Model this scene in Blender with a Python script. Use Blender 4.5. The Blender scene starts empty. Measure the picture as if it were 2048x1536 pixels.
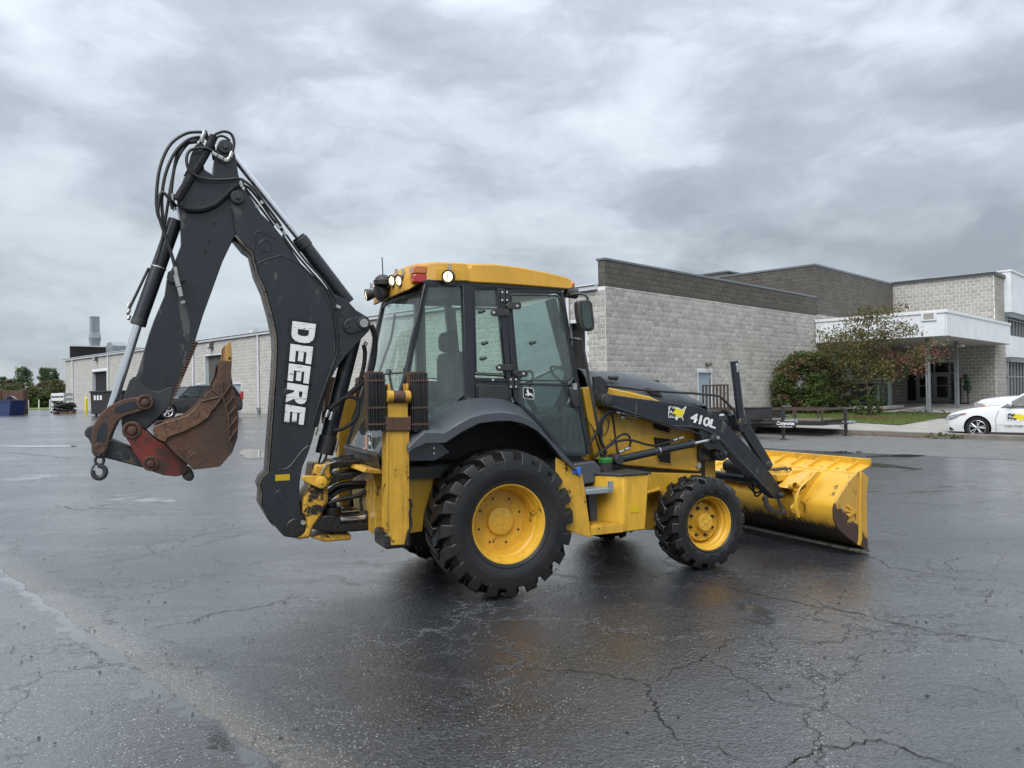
import bpy, bmesh, math, random
from mathutils import Vector, Matrix
random.seed(7)
rad = math.radians
SC = bpy.context.scene
COL = SC.collection

# ------------------------------------------------------------------ camera
F_PX, CAM_H = 1538.0, 1.75
PITCH, ROLL = math.atan(17 / F_PX), rad(1.0)
_fw = Vector((0, math.cos(PITCH), math.sin(PITCH)))
_u0 = Vector((0, -math.sin(PITCH), math.cos(PITCH)))
_r0 = Vector((1, 0, 0))
_R = _r0 * math.cos(ROLL) - _u0 * math.sin(ROLL)
_U = _u0 * math.cos(ROLL) + _r0 * math.sin(ROLL)
CAMP = Vector((0, 0, CAM_H))
cam = bpy.data.cameras.new('camera')
cam.sensor_width = 36
cam.lens = 36 * F_PX / 2048
cam.clip_start, cam.clip_end = 0.1, 3000
camo = bpy.data.objects.new('camera', cam)
COL.objects.link(camo)
camo.matrix_world = Matrix(((_R.x, _U.x, -_fw.x, 0), (_R.y, _U.y, -_fw.y, 0), (_R.z, _U.z, -_fw.z, CAM_H), (0, 0, 0, 1)))
SC.camera = camo

# ------------------------------------------------------------------ sky, sun, exposure
SUN_EL, SUN_AZ = rad(52), rad(205)          # direction the light comes from, azimuth clockwise from +Y
world = bpy.data.worlds.new('World')
SC.world = world
world.use_nodes = True
wn, wl = world.node_tree.nodes, world.node_tree.links
wn.clear()


SKY_OFF = (9.9, 8.8, 6.0)


class NT:
    def __init__(s, tree):
        s.t = tree

    def n(s, kind, ins=None, **props):
        nd = s.t.nodes.new(kind)
        for k, v in props.items():
            setattr(nd, k, v)
        for k, v in (ins or {}).items():
            sock = nd.inputs[k]
            if isinstance(v, bpy.types.NodeSocket):
                s.t.links.new(v, sock)
            else:
                sock.default_value = v
        return nd

    def math(s, op, a, b=0.0, c=None, clamp=False):
        d = {0: a, 1: b}
        if c is not None:
            d[2] = c
        return s.n('ShaderNodeMath', d, operation=op, use_clamp=clamp).outputs[0]

    def vmath(s, op, a, b=(0, 0, 0), out=0):
        return s.n('ShaderNodeVectorMath', {0: a, 1: b}, operation=op).outputs[out]

    def ramp(s, fac, stops, interp='LINEAR'):
        nd = s.n('ShaderNodeValToRGB', {0: fac})
        nd.color_ramp.interpolation = interp
        e = nd.color_ramp.elements
        while len(e) < len(stops):
            e.new(0.5)
        for i, (p, c) in enumerate(stops):
            e[i].position = p
            e[i].color = (c, c, c, 1) if isinstance(c, (int, float)) else (c[0], c[1], c[2], 1)
        return nd.outputs[0]

    def noise(s, vec, scale, detail=4, rough=0.55, dist=0.0):
        return s.n('ShaderNodeTexNoise', {'Vector': vec, 'Scale': scale, 'Detail': detail, 'Roughness': rough, 'Distortion': dist}).outputs[0]

    def mix(s, fac, a, b, mode='MIX'):
        nd = s.n('ShaderNodeMix', data_type='RGBA', blend_type=mode)
        for idx, v in ((0, fac), (6, a), (7, b)):
            if isinstance(v, bpy.types.NodeSocket):
                s.t.links.new(v, nd.inputs[idx])
            elif idx == 0:
                nd.inputs[0].default_value = v
            else:
                nd.inputs[idx].default_value = (v[0], v[1], v[2], 1) if not isinstance(v, (int, float)) else (v, v, v, 1)
        return nd.outputs[2]


W = NT(world.node_tree)
sky = W.n('ShaderNodeTexSky', sky_type='NISHITA', sun_disc=False, sun_elevation=SUN_EL, sun_rotation=SUN_AZ)
tc = W.n('ShaderNodeTexCoord').outputs['Generated']
sep = W.n('ShaderNodeSeparateXYZ', {0: tc})
zc = W.math('MAXIMUM', sep.outputs[2], 0.0)
# a broken deck of cloud: flattened billows, finer towards their edges
cv = W.vmath('ADD', W.vmath('MULTIPLY', tc, (1.0, 1.0, 2.1)), SKY_OFF)
wv = W.n('ShaderNodeVectorMath', {0: W.vmath('SUBTRACT', W.n('ShaderNodeTexNoise', {'Vector': cv, 'Scale': 3.0, 'Detail': 4.0, 'Roughness': 0.6}).outputs['Color'], (0.5, 0.5, 0.5)), 'Scale': 0.22}, operation='SCALE').outputs[0]
cw = W.vmath('ADD', cv, wv)
big = W.noise(cw, 1.7, 3, 0.5)
med = W.noise(W.vmath('ADD', cw, (11.3, 2.1, 4.0)), 3.6, 7, 0.55)
fin = W.noise(cw, 11.0, 5, 0.6)
dens = W.math('ADD', W.math('MULTIPLY', big, 0.50), W.math('ADD', W.math('MULTIPLY', med, 0.39), W.math('MULTIPLY', fin, 0.11)))
cloud = W.ramp(dens, [(0.405, (0.74, 0.81, 0.885)), (0.47, (0.60, 0.67, 0.745)), (0.515, (0.47, 0.53, 0.595)), (0.585, (0.36, 0.41, 0.465))])
# an overcast sky is brighter overhead than at the horizon (CIE overcast law)
grad = W.math('MULTIPLY_ADD', zc, 1.25, 0.82)
# light band of thin cloud low over the horizon
band = W.ramp(zc, [(0.0, 1.0), (0.10, 0.75), (0.24, 0.0)])
cloud = W.mix(W.math('MULTIPLY', band, W.ramp(med, [(0.40, 0.75), (0.60, 0.0)])), cloud, (0.76, 0.83, 0.89))
col = W.vmath('SCALE', cloud)
W.t.links.new(grad, col.node.inputs['Scale'])
skyc = W.vmath('SCALE', sky.outputs[0])
skyc.node.inputs['Scale'].default_value = 0.10
tot = W.mix(0.93, skyc, col)
CLOUD_STRENGTH = 0.425
bg = W.n('ShaderNodeBackground', {'Color': tot, 'Strength': CLOUD_STRENGTH})
wo = W.n('ShaderNodeOutputWorld', {'Surface': bg.outputs[0]})

sun = bpy.data.lights.new('sun', 'SUN')
sun.energy, sun.angle, sun.color = 1.5, rad(55), (1.0, 0.985, 0.96)
suno = bpy.data.objects.new('sun', sun)
COL.objects.link(suno)
_sd = Vector((math.sin(SUN_AZ) * math.cos(SUN_EL), math.cos(SUN_AZ) * math.cos(SUN_EL), math.sin(SUN_EL)))
suno.rotation_euler = (-_sd).to_track_quat('-Z', 'Y').to_euler()
SC.view_settings.view_transform = 'Standard'
SC.view_settings.look = 'None'
SC.view_settings.exposure = 1.22
SC.view_settings.gamma = 1
SC.view_settings.use_curve_mapping = False
SC.cycles.max_bounces = 8
SC.cycles.transparent_max_bounces = 16
SC.cycles.caustics_reflective = SC.cycles.caustics_refractive = False

# ------------------------------------------------------------------ where things stand
TA, TO = rad(24.44), Vector((-0.4708, 7.4933, 0))              # machine: heading and ground point below its rear axle
TF, TL = Vector((math.cos(TA), math.sin(TA), 0)), Vector((-math.sin(TA), math.cos(TA), 0))
BA = rad(45.5)                                                  # building: direction of its long front
BA_, BB_ = Vector((math.cos(BA), math.sin(BA), 0)), Vector((-math.sin(BA), math.cos(BA), 0))
BK = Vector((3.47, 28.2, 0))


def ray(u, v):
    return _R * ((u - 1024) / F_PX) - _U * ((v - 768) / F_PX) + _fw


def gz(x, y):
    s = -0.35 * x + 0.937 * y
    t = min(1, max(0, (s - 10) / 45))
    return 0.8 * t * t * (3 - 2 * t)


def hit(u, v, p, n):
    d = ray(u, v)
    return CAMP + d * ((p - CAMP).dot(n) / d.dot(n))


def onG(u, v):
    z = 0.0
    for _ in range(12):
        d = ray(u, v)
        p = CAMP + d * ((z - CAM_H) / d.z)
        z = 0.5 * z + 0.5 * gz(p.x, p.y)
    return Vector((p.x, p.y, gz(p.x, p.y)))


def tY(u, v, Y):                      # point of the machine's own frame on its lengthwise plane y = Y
    p = hit(u, v, TO + TL * Y, TL) - TO
    return Vector((p.dot(TF), Y, p.z))


def tX(u, v, X):
    p = hit(u, v, TO + TF * X, TF) - TO
    return Vector((X, p.dot(TL), p.z))


def tP(pts, Y):
    return [(q.x, q.z) for q in (tY(u, v, Y) for u, v in pts)]


def bR(u, v, t=0.0):                  # building frame: (s, z) on the plane t = const
    p = hit(u, v, BK + BB_ * t, BB_) - BK
    return p.dot(BA_), p.z


def bL(u, v, s=0.0):                  # (t, z) on the plane s = const
    p = hit(u, v, BK + BA_ * s, BA_) - BK
    return p.dot(BB_), p.z


def bW(s, t, z=0.0):
    return BK + BA_ * s + BB_ * t + Vector((0, 0, z))


# ------------------------------------------------------------------ mesh builder
class MB:
    def __init__(s):
        s.v, s.f = [], []

    def add(s, vs, fs):
        o = len(s.v)
        s.v += [tuple(p) for p in vs]
        s.f += [tuple(i + o for i in q) for q in fs]
        return s

    def box(s, x0, x1, y0, y1, z0, z1):
        return s.add([(x0, y0, z0), (x1, y0, z0), (x1, y1, z0), (x0, y1, z0), (x0, y0, z1), (x1, y0, z1), (x1, y1, z1), (x0, y1, z1)],
                     [(0, 3, 2, 1), (4, 5, 6, 7), (0, 1, 5, 4), (1, 2, 6, 5), (2, 3, 7, 6), (3, 0, 4, 7)])

    def prism(s, pts, y0, y1, pts1=None):       # (x, z) outline drawn from y0 to y1
        n = len(pts)
        b = pts1 or pts
        return s.add([(p[0], y0, p[1]) for p in pts] + [(p[0], y1, p[1]) for p in b],
                     [tuple(range(n)), tuple(range(2 * n - 1, n - 1, -1))] + [(i, i + n, (i + 1) % n + n, (i + 1) % n) for i in range(n)])

    def prismx(s, pts, x0, x1):                  # (y, z) outline drawn along x
        n = len(pts)
        return s.add([(x0, p[0], p[1]) for p in pts] + [(x1, p[0], p[1]) for p in pts],
                     [tuple(range(n)), tuple(range(2 * n - 1, n - 1, -1))] + [(i, i + n, (i + 1) % n + n, (i + 1) % n) for i in range(n)])

    def prismz(s, pts, z0, z1):
        n = len(pts)
        return s.add([(p[0], p[1], z0) for p in pts] + [(p[0], p[1], z1) for p in pts],
                     [tuple(range(n)), tuple(range(2 * n - 1, n - 1, -1))] + [(i, i + n, (i + 1) % n + n, (i + 1) % n) for i in range(n)])

    def tube(s, path, r, n=8, cap=True):
        P = [Vector(p) for p in path]
        rr = r if isinstance(r, (list, tuple)) else [r] * len(P)
        o, vs, fs = len(s.v), [], []
        prev = None
        for i, p in enumerate(P):
            d = (P[min(i + 1, len(P) - 1)] - P[max(i - 1, 0)])
            d = d.normalized() if d.length > 1e-9 else Vector((0, 0, 1))
            if prev is None:
                a = d.orthogonal().normalized()
            else:
                a = (prev - d * prev.dot(d))
                a = a.normalized() if a.length > 1e-6 else d.orthogonal().normalized()
            prev = a
            b = d.cross(a)
            for k in range(n):
                t = 2 * math.pi * k / n
                vs.append(p + (a * math.cos(t) + b * math.sin(t)) * rr[i])
        for i in range(len(P) - 1):
            for k in range(n):
                fs.append((i * n + k, i * n + (k + 1) % n, (i + 1) * n + (k + 1) % n, (i + 1) * n + k))
        if cap:
            fs.append(tuple(range(n - 1, -1, -1)))
            fs.append(tuple((len(P) - 1) * n + k for k in range(n)))
        return s.add(vs, fs)

    def cyl(s, p0, p1, r, n=18, r1=None):
        return s.tube([p0, p1], [r, r if r1 is None else r1], n)

    def lathe(s, prof, c, ax=(0, 1, 0), n=32, closed=False):     # prof: (distance along axis, radius)
        ax = Vector(ax).normalized()
        a = ax.orthogonal().normalized()
        b = ax.cross(a)
        c = Vector(c)
        m = len(prof)
        vs = [c + ax * h + (a * math.cos(2 * math.pi * k / n) + b * math.sin(2 * math.pi * k / n)) * max(r, 1e-4) for h, r in prof for k in range(n)]
        fs = [(i * n + k, i * n + (k + 1) % n, ((i + 1) % m) * n + (k + 1) % n, ((i + 1) % m) * n + k) for i in range(m if closed else m - 1) for k in range(n)]
        return s.add(vs, fs)

    def sphere(s, c, r, n=12, m=8, sc=(1, 1, 1)):
        c = Vector(c)
        prof = [(-math.cos(math.pi * i / m), math.sin(math.pi * i / m)) for i in range(m + 1)]
        vs = [(c.x + sc[0] * r * q * math.cos(2 * math.pi * k / n), c.y + sc[1] * r * q * math.sin(2 * math.pi * k / n), c.z + sc[2] * r * h) for h, q in prof for k in range(n)]
        return s.add(vs, [(i * n + k, i * n + (k + 1) % n, (i + 1) * n + (k + 1) % n, (i + 1) * n + k) for i in range(m) for k in range(n)])

    def mirror(s):                                # repeat everything across y = 0
        o = len(s.v)
        s.v += [(x, -y, z) for x, y, z in s.v]
        s.f += [tuple(i + o for i in reversed(q)) for q in s.f]
        return s

    def build(s, name, mat, parent=None, bevel=0.0, smooth=38, recalc=True, seg=2):
        me = bpy.data.meshes.new(name)
        me.from_pydata(s.v, [], s.f)
        if recalc:
            bm = bmesh.new()
            bm.from_mesh(me)
            bmesh.ops.recalc_face_normals(bm, faces=bm.faces)
            bm.to_mesh(me)
            bm.free()
        me.materials.append(mat)
        if smooth:
            me.polygons.foreach_set('use_smooth', [True] * len(me.polygons))
            me.set_sharp_from_angle(angle=rad(smooth))
        o = bpy.data.objects.new(name, me)
        COL.objects.link(o)
        o.parent = parent
        if bevel:
            b = o.modifiers.new('bevel', 'BEVEL')
            b.width, b.segments, b.limit_method, b.angle_limit = bevel, seg, 'ANGLE', rad(40)
            b.harden_normals = False
        return o


def spline(pts, k=6):
    P = [Vector(p) for p in pts]
    out = []
    for i in range(len(P) - 1):
        p0, p1, p2, p3 = P[max(i - 1, 0)], P[i], P[i + 1], P[min(i + 2, len(P) - 1)]
        for j in range(k):
            t = j / k
            out.append(0.5 * ((2 * p1) + (p2 - p0) * t + (2 * p0 - 5 * p1 + 4 * p2 - p3) * t * t + (3 * p1 - p0 - 3 * p2 + p3) * t ** 3))
    out.append(P[-1])
    return out


def empty(name, loc=(0, 0, 0), rz=0.0):
    o = bpy.data.objects.new(name, None)
    COL.objects.link(o)
    o.location, o.rotation_euler = loc, (0, 0, rz)
    o.empty_display_size = 0.2
    return o


def tag(o, label=None, cat=None, group=None, kind=None):
    for k, v in (('label', label), ('category', cat), ('group', group), ('kind', kind)):
        if v:
            o[k] = v
    return o


# ------------------------------------------------------------------ materials
def new_mat(name):
    m = bpy.data.materials.new(name)
    m.use_nodes = True
    m.node_tree.nodes.clear()
    T = NT(m.node_tree)
    return m, T


def finish(m, T, shader):
    T.n('ShaderNodeOutputMaterial', {'Surface': shader})
    return m


def pbsdf(T, **k):
    ins = {}
    for a, b in k.items():
        key = {'color': 'Base Color', 'rough': 'Roughness', 'metal': 'Metallic', 'normal': 'Normal', 'spec': 'Specular IOR Level', 'ior': 'IOR', 'coat': 'Coat Weight', 'coatr': 'Coat Roughness', 'emit': 'Emission Color', 'emits': 'Emission Strength', 'alpha': 'Alpha', 'trans': 'Transmission Weight'}[a]
        if key in ('Base Color', 'Emission Color') and isinstance(b, tuple):
            b = (b[0], b[1], b[2], 1)
        ins[key] = b
    return T.n('ShaderNodeBsdfPrincipled', ins).outputs[0]


def paint(name, c, rough=0.4, metal=0.0, var=0.18, scale=5.0, wear=0.0, wearc=(0.03, 0.022, 0.015), wscale=14.0, dust=0.0, dustc=(0.20, 0.18, 0.15), bump=0.0, bscale=60.0, coat=0.0, stretch=None, streak=0.0, streakc=(0.04, 0.03, 0.02)):
    """Coloured surface with uneven tone, worn-through spots, dust in patches and fine relief."""
    m, T = new_mat(name)
    co = T.n('ShaderNodeTexCoord').outputs['Object']
    n1 = T.noise(co, scale, 5, 0.6)
    lo = tuple(x * (1 - var) for x in c)
    hi = tuple(min(1, x * (1 + var)) for x in c)
    colr = T.mix(T.ramp(n1, [(0.3, 0.0), (0.7, 1.0)]), lo, hi)
    rg = T.math('MULTIPLY_ADD', T.noise(co, scale * 2.3, 4), 0.24, rough - 0.12)
    if wear > 0:
        sv = co if stretch is None else T.vmath('MULTIPLY', co, stretch)
        w = T.ramp(T.noise(sv, wscale, 8, 0.72, 0.3), [(1 - wear - 0.02, 0.0), (1 - wear + 0.02, 1.0)])
        colr = T.mix(w, colr, wearc)
        rg = T.math('MAXIMUM', rg, T.math('MULTIPLY', w, 0.75))
    if dust > 0:
        d = T.math('MULTIPLY', T.ramp(T.noise(co, scale * 0.8, 6, 0.65), [(0.38, 0.0), (0.72, 1.0)]), dust)
        colr = T.mix(d, colr, dustc)
        rg = T.math('MAXIMUM', rg, T.math('MULTIPLY', d, 0.8))
    if streak > 0:
        d = T.math('MULTIPLY', T.ramp(T.noise(T.vmath('MULTIPLY', co, (7.0, 7.0, 0.9)), 2.2, 7, 0.68, 0.2), [(0.50, 0.0), (0.72, 1.0)]), streak)
        colr = T.mix(d, colr, streakc)
        rg = T.math('MAXIMUM', rg, T.math('MULTIPLY', d, 0.8))
    k = dict(color=colr, rough=rg, metal=metal)
    if coat:
        k['coat'], k['coatr'] = coat, 0.12
    if bump:
        k['normal'] = T.n('ShaderNodeBump', {'Height': T.noise(co, bscale, 4), 'Strength': bump, 'Distance': 0.01}).outputs[0]
    return finish(m, T, pbsdf(T, **k))


def emitter(name, c, s):
    m, T = new_mat(name)
    return finish(m, T, T.n('ShaderNodeEmission', {'Color': (c[0], c[1], c[2], 1), 'Strength': s}).outputs[0])


def glass(name, tint, refl=1.0, dust=0.0, dustc=(0.45, 0.5, 0.48), rough=0.02):
    """Window glass: tinted see-through with a Fresnel mirror and a diffuse film for dust and painted-in glare."""
    m, T = new_mat(name)
    co = T.n('ShaderNodeTexCoord').outputs['Object']
    tr = T.n('ShaderNodeBsdfTransparent', {'Color': (tint[0], tint[1], tint[2], 1)}).outputs[0]
    gl = T.n('ShaderNodeBsdfGlossy', {'Color': (refl, refl, refl, 1), 'Roughness': rough}).outputs[0]
    fr = T.n('ShaderNodeFresnel', {'IOR': 1.5}).outputs[0]
    sh = T.n('ShaderNodeMixShader', {0: fr, 1: tr, 2: gl}).outputs[0]
    if dust:
        df = T.n('ShaderNodeBsdfDiffuse', {'Color': (dustc[0], dustc[1], dustc[2], 1)}).outputs[0]
        st = T.vmath('MULTIPLY', co, (6.0, 6.0, 1.2))
        d = T.math('MULTIPLY', T.ramp(T.noise(st, 3.0, 6, 0.65), [(0.25, 0.25), (0.8, 1.0)]), dust)
        sh = T.n('ShaderNodeMixShader', {0: d, 1: sh, 2: df}).outputs[0]
    return finish(m, T, sh)


def leafmat(name, cols, rough=0.55):
    m, T = new_mat(name)
    r = T.n('ShaderNodeNewGeometry').outputs['Random Per Island']
    k = len(cols)
    c = T.ramp(r, [(i / max(1, k - 1), x) for i, x in enumerate(cols)])
    d = pbsdf(T, color=c, rough=rough)
    t = T.n('ShaderNodeBsdfTranslucent', {'Color': c}).outputs[0]
    return finish(m, T, T.n('ShaderNodeMixShader', {0: 0.3, 1: d, 2: t}).outputs[0])


M = {}
M['white'] = paint('white_paint', (0.72, 0.73, 0.74), 0.35, var=0.05, coat=0.6)
M['panel'] = paint('white_metal_panel', (0.74, 0.77, 0.81), 0.4, var=0.06, scale=1.2, dust=0.12)
M['trim'] = paint('pale_trim', (0.62, 0.64, 0.66), 0.45, var=0.08, scale=1.0)
M['steel'] = paint('galvanised_steel', (0.34, 0.38, 0.40), 0.4, metal=0.6, var=0.15, scale=3)
M['dark'] = paint('black_paint', (0.018, 0.019, 0.021), 0.45, var=0.25, dust=0.25)
M['void'] = paint('dark_interior', (0.012, 0.012, 0.013), 0.8, var=0.3)
M['greydoor'] = paint('grey_blue_door', (0.30, 0.36, 0.43), 0.5, var=0.06, scale=2)
M['shutter'] = paint('brown_shutter', (0.10, 0.095, 0.085), 0.6, var=0.12)
M['concrete'] = paint('concrete', (0.30, 0.285, 0.26), 0.75, var=0.18, scale=1.4, wear=0.30, wearc=(0.17, 0.16, 0.145), wscale=2.0, bump=0.25, bscale=50)
M['chrome'] = paint('polished_steel', (0.75, 0.76, 0.78), 0.16, metal=1.0, var=0.04)
M['rubber'] = paint('rubber', (0.0065, 0.007, 0.008), 0.42, var=0.3, scale=4, dust=0.40, dustc=(0.040, 0.036, 0.031), bump=0.15, bscale=40)

# ================================================================== ground
def asphalt(name, base, rough0, wet=1.0, crackw=1.0, joint=None):
    """Old asphalt: stones in binder, bare pale chips, cracks, and rain water lying in the low spots."""
    m, T = new_mat(name)
    co = T.n('ShaderNodeNewGeometry').outputs['Position']
    big = T.noise(co, 0.20, 5, 0.6)
    streak = T.noise(T.vmath('MULTIPLY', co, (0.30, 1.0, 1.0)), 0.9, 6, 0.62, 0.6)
    mid = T.noise(co, 1.3, 7, 0.68)
    v1 = T.n('ShaderNodeTexVoronoi', {'Vector': co, 'Scale': 78.0})
    v1b = T.n('ShaderNodeTexVoronoi', {'Vector': T.vmath('ADD', co, (7.0, 3.0, 1.0)), 'Scale': 31.0})
    stone = T.ramp(T.n('ShaderNodeSeparateColor', {0: v1.outputs['Color']}).outputs[0], [(0.0, 0.45), (0.6, 0.95), (0.9, 1.5), (1.0, 2.6)])
    c = T.vmath('MULTIPLY', stone, base)
    c = T.mix(T.ramp(mid, [(0.35, 0.0), (0.72, 0.5)]), c, tuple(x * 1.5 for x in base))
    brown = T.ramp(T.noise(co, 0.8, 6, 0.68), [(0.58, 0.0), (0.74, 0.45)])
    c = T.mix(brown, c, (0.050, 0.040, 0.030))
    # cracks wander along the edges of big cells
    wob = T.n('ShaderNodeVectorMath', {0: T.vmath('SUBTRACT', T.n('ShaderNodeTexNoise', {'Vector': co, 'Scale': 1.1, 'Detail': 7.0, 'Roughness': 0.62}).outputs['Color'], (0.5, 0.5, 0.5)), 'Scale': 1.5}, operation='SCALE').outputs[0]
    cw = T.vmath('ADD', co, wob)
    v3 = T.n('ShaderNodeTexVoronoi', {'Vector': cw, 'Scale': 0.50}, feature='DISTANCE_TO_EDGE')
    v4 = T.n('ShaderNodeTexVoronoi', {'Vector': T.vmath('ADD', cw, (5.0, 9.0, 0.0)), 'Scale': 1.25}, feature='DISTANCE_TO_EDGE')
    g1 = T.ramp(T.noise(co, 0.45, 4, 0.6), [(0.28, 0.0), (0.40, 1.0)])
    g2 = T.ramp(T.noise(T.vmath('ADD', co, (3.0, 1.0, 0.0)), 0.6, 4, 0.6), [(0.46, 0.0), (0.55, 1.0)])
    crack = T.math('MAXIMUM', T.math('MULTIPLY', T.ramp(v3.outputs['Distance'], [(0.0, 1.0), (0.0058 * crackw, 0.0)]), g1), T.math('MULTIPLY', T.ramp(v4.outputs['Distance'], [(0.0, 1.0), (0.0068 * crackw, 0.0)]), g2))
    near = T.ramp(v3.outputs['Distance'], [(0.0, 0.16), (0.07, 0.0)])
    # pale chips where the binder has gone, thickest beside cracks
    v2 = T.n('ShaderNodeTexVoronoi', {'Vector': co, 'Scale': 46.0, 'Randomness': 1.0})
    chip = T.ramp(v2.outputs['Distance'], [(0.15, 1.0), (0.27, 0.0)])
    where = T.math('ADD', T.noise(co, 1.0, 8, 0.74, 1.0), near)
    rnd = T.n('ShaderNodeSeparateColor', {0: v2.outputs['Color']}).outputs[0]
    zone = where
    if joint:
        (px, py), (nx, ny), L0 = joint
        dj = T.math('ADD', T.vmath('DOT_PRODUCT', T.vmath('SUBTRACT', co, (px, py, 0)), (nx, ny, 0), out=1), T.math('MULTIPLY_ADD', T.noise(co, 2.2, 7, 0.66), 0.20, -0.10))
        grit = T.math('MULTIPLY', T.ramp(dj, [(0.0, 0.2), (0.03, 1.0), (0.36, 0.0)]), 0.40)
        zone = T.math('ADD', where, grit)
        c = T.mix(T.math('MULTIPLY', grit, 2.3), c, (0.12, 0.108, 0.092))
    rr_ = T.math('ADD', T.math('MULTIPLY', rnd, 0.22), zone)
    chipm = T.math('MULTIPLY', chip, T.ramp(rr_, [(0.672, 0.0), (0.745, 1.0)]))
    c = T.mix(chipm, c, (0.36, 0.345, 0.32))
    c = T.mix(crack, c, (0.007, 0.007, 0.007))
    film = T.math('MULTIPLY', T.ramp(T.math('ADD', T.math('MULTIPLY', big, 0.5), T.math('MULTIPLY', streak, 0.5)), [(0.38, 0.0), (0.58, 1.0)]), wet)
    water = T.math('MULTIPLY', T.ramp(T.math('ADD', T.math('MULTIPLY', T.noise(T.vmath('ADD', co, (9.0, 4.0, 0.0)), 0.33, 7, 0.6, 0.3), 1.0), T.math('MULTIPLY', mid, 0.10)), [(0.672, 0.0), (0.682, 1.0)]), wet)
    if joint:
        left = T.ramp(dj, [(0.0, 1.0), (0.012, 0.0)])
        # standing water along the joint, broken up by the uneven edge
        pool = T.math('MULTIPLY', left, T.ramp(T.math('ADD', dj, T.math('MULTIPLY_ADD', T.noise(co, 1.9, 7, 0.66), 0.75, -0.32)), [(0.0, 0.0), (0.01, 1.0)]))
        pool = T.math('MULTIPLY', pool, T.ramp(T.math('MULTIPLY', dj, -1.0), [(0.30, 1.0), (0.34, 0.0)]))
        water = T.math('MAXIMUM', water, pool)
        film = T.math('MAXIMUM', film, left)
    c = T.mix(T.math('MULTIPLY', water, 0.6), c, (0.045, 0.044, 0.042))
    dry = T.math('SUBTRACT', 1.0, T.math('MULTIPLY', water, 0.88))
    rg = T.math('SUBTRACT', T.math('MULTIPLY_ADD', mid, 0.16, rough0), T.math('MULTIPLY', film, 0.14))
    hgt = T.math('ADD', T.math('MULTIPLY', T.ramp(v1.outputs['Distance'], [(0.0, 1.0), (0.6, 0.0)]), 0.5), T.math('MULTIPLY', T.ramp(v1b.outputs['Distance'], [(0.0, 1.0), (0.6, 0.0)]), 0.55))
    hgt = T.math('SUBTRACT', T.math('ADD', hgt, T.math('MULTIPLY', T.noise(co, 260.0, 3), 0.3)), T.math('MULTIPLY', crack, 3.0))
    stg = T.math('MULTIPLY', T.math('MULTIPLY_ADD', film, -0.36, 0.66), dry)
    bp = T.n('ShaderNodeBump', {'Height': hgt, 'Strength': stg, 'Distance': 0.009})
    bp2 = T.n('ShaderNodeBump', {'Height': T.noise(co, 3.0, 5, 0.65), 'Strength': T.math('MULTIPLY_ADD', dry, 0.11, 0.01), 'Distance': 0.04, 'Normal': bp.outputs[0]})
    cr = T.math('MULTIPLY', T.math('MULTIPLY_ADD', film, -0.08, 0.225), T.math('MULTIPLY_ADD', dry, 0.9, 0.1))
    sh = pbsdf(T, color=c, rough=rg, normal=bp2.outputs[0], ior=1.5, spec=0.5, coat=T.math('MULTIPLY_ADD', film, 0.25, 0.75 * wet), coatr=cr)
    sh.node.inputs['Coat IOR'].default_value = 2.0
    T.t.links.new(bp2.outputs[0], sh.node.inputs['Coat Normal'])
    return finish(m, T, sh)


_j0, _j1 = onG(0, 1140), onG(545, 1536)
_jd = Vector((_j1.x - _j0.x, _j1.y - _j0.y, 0)).normalized()
_jn = Vector((-_jd.y, _jd.x, 0))
M['asphalt'] = asphalt('wet_asphalt', (0.027, 0.0298, 0.0355), 0.28, joint=((_j0.x, _j0.y), (_jn.x, _jn.y), 0))
M['asphalt_dry'] = asphalt('worn_grey_asphalt', (0.125, 0.122, 0.118), 0.62, wet=0.2, crackw=0.6)
m, T = new_mat('puddle_water')
co = T.n('ShaderNodeNewGeometry').outputs['Position']
M['puddle'] = finish(m, T, pbsdf(T, color=T.mix(T.noise(co, 6.0, 5), (0.05, 0.052, 0.055), (0.13, 0.125, 0.12)), rough=0.06, ior=1.36, coat=1.0, coatr=0.03,
                                  normal=T.n('ShaderNodeBump', {'Height': T.noise(co, 14.0, 3), 'Strength': 0.03, 'Distance': 0.01}).outputs[0]))
M['crack'] = paint('crack_fill', (0.010, 0.0095, 0.009), 0.9, var=0.3)
M['grit'] = paint('gritty_edge', (0.075, 0.068, 0.058), 0.7, var=0.35, scale=9, wear=0.42, wearc=(0.30, 0.28, 0.25), wscale=70, bump=0.6, bscale=120)

xs = sorted(set([-900, -600, -420, -300, -220, -160, -120] + [i * 4 for i in range(-25, 26)] + [120, 160, 220, 300, 420, 600, 900]))
ys = sorted(set([-200, -120, -60, -30, -15] + [i * 3 for i in range(-3, 34)] + [110, 120, 135, 150, 180, 220, 300, 420, 600, 900, 1400]))
g = MB()
g.add([(x, y, gz(x, y)) for y in ys for x in xs], [(j * len(xs) + i, j * len(xs) + i + 1, (j + 1) * len(xs) + i + 1, (j + 1) * len(xs) + i) for j in range(len(ys) - 1) for i in range(len(xs) - 1)])
GROUND = tag(g.build('ground', M['asphalt'], recalc=False, smooth=180), kind='structure')


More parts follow.
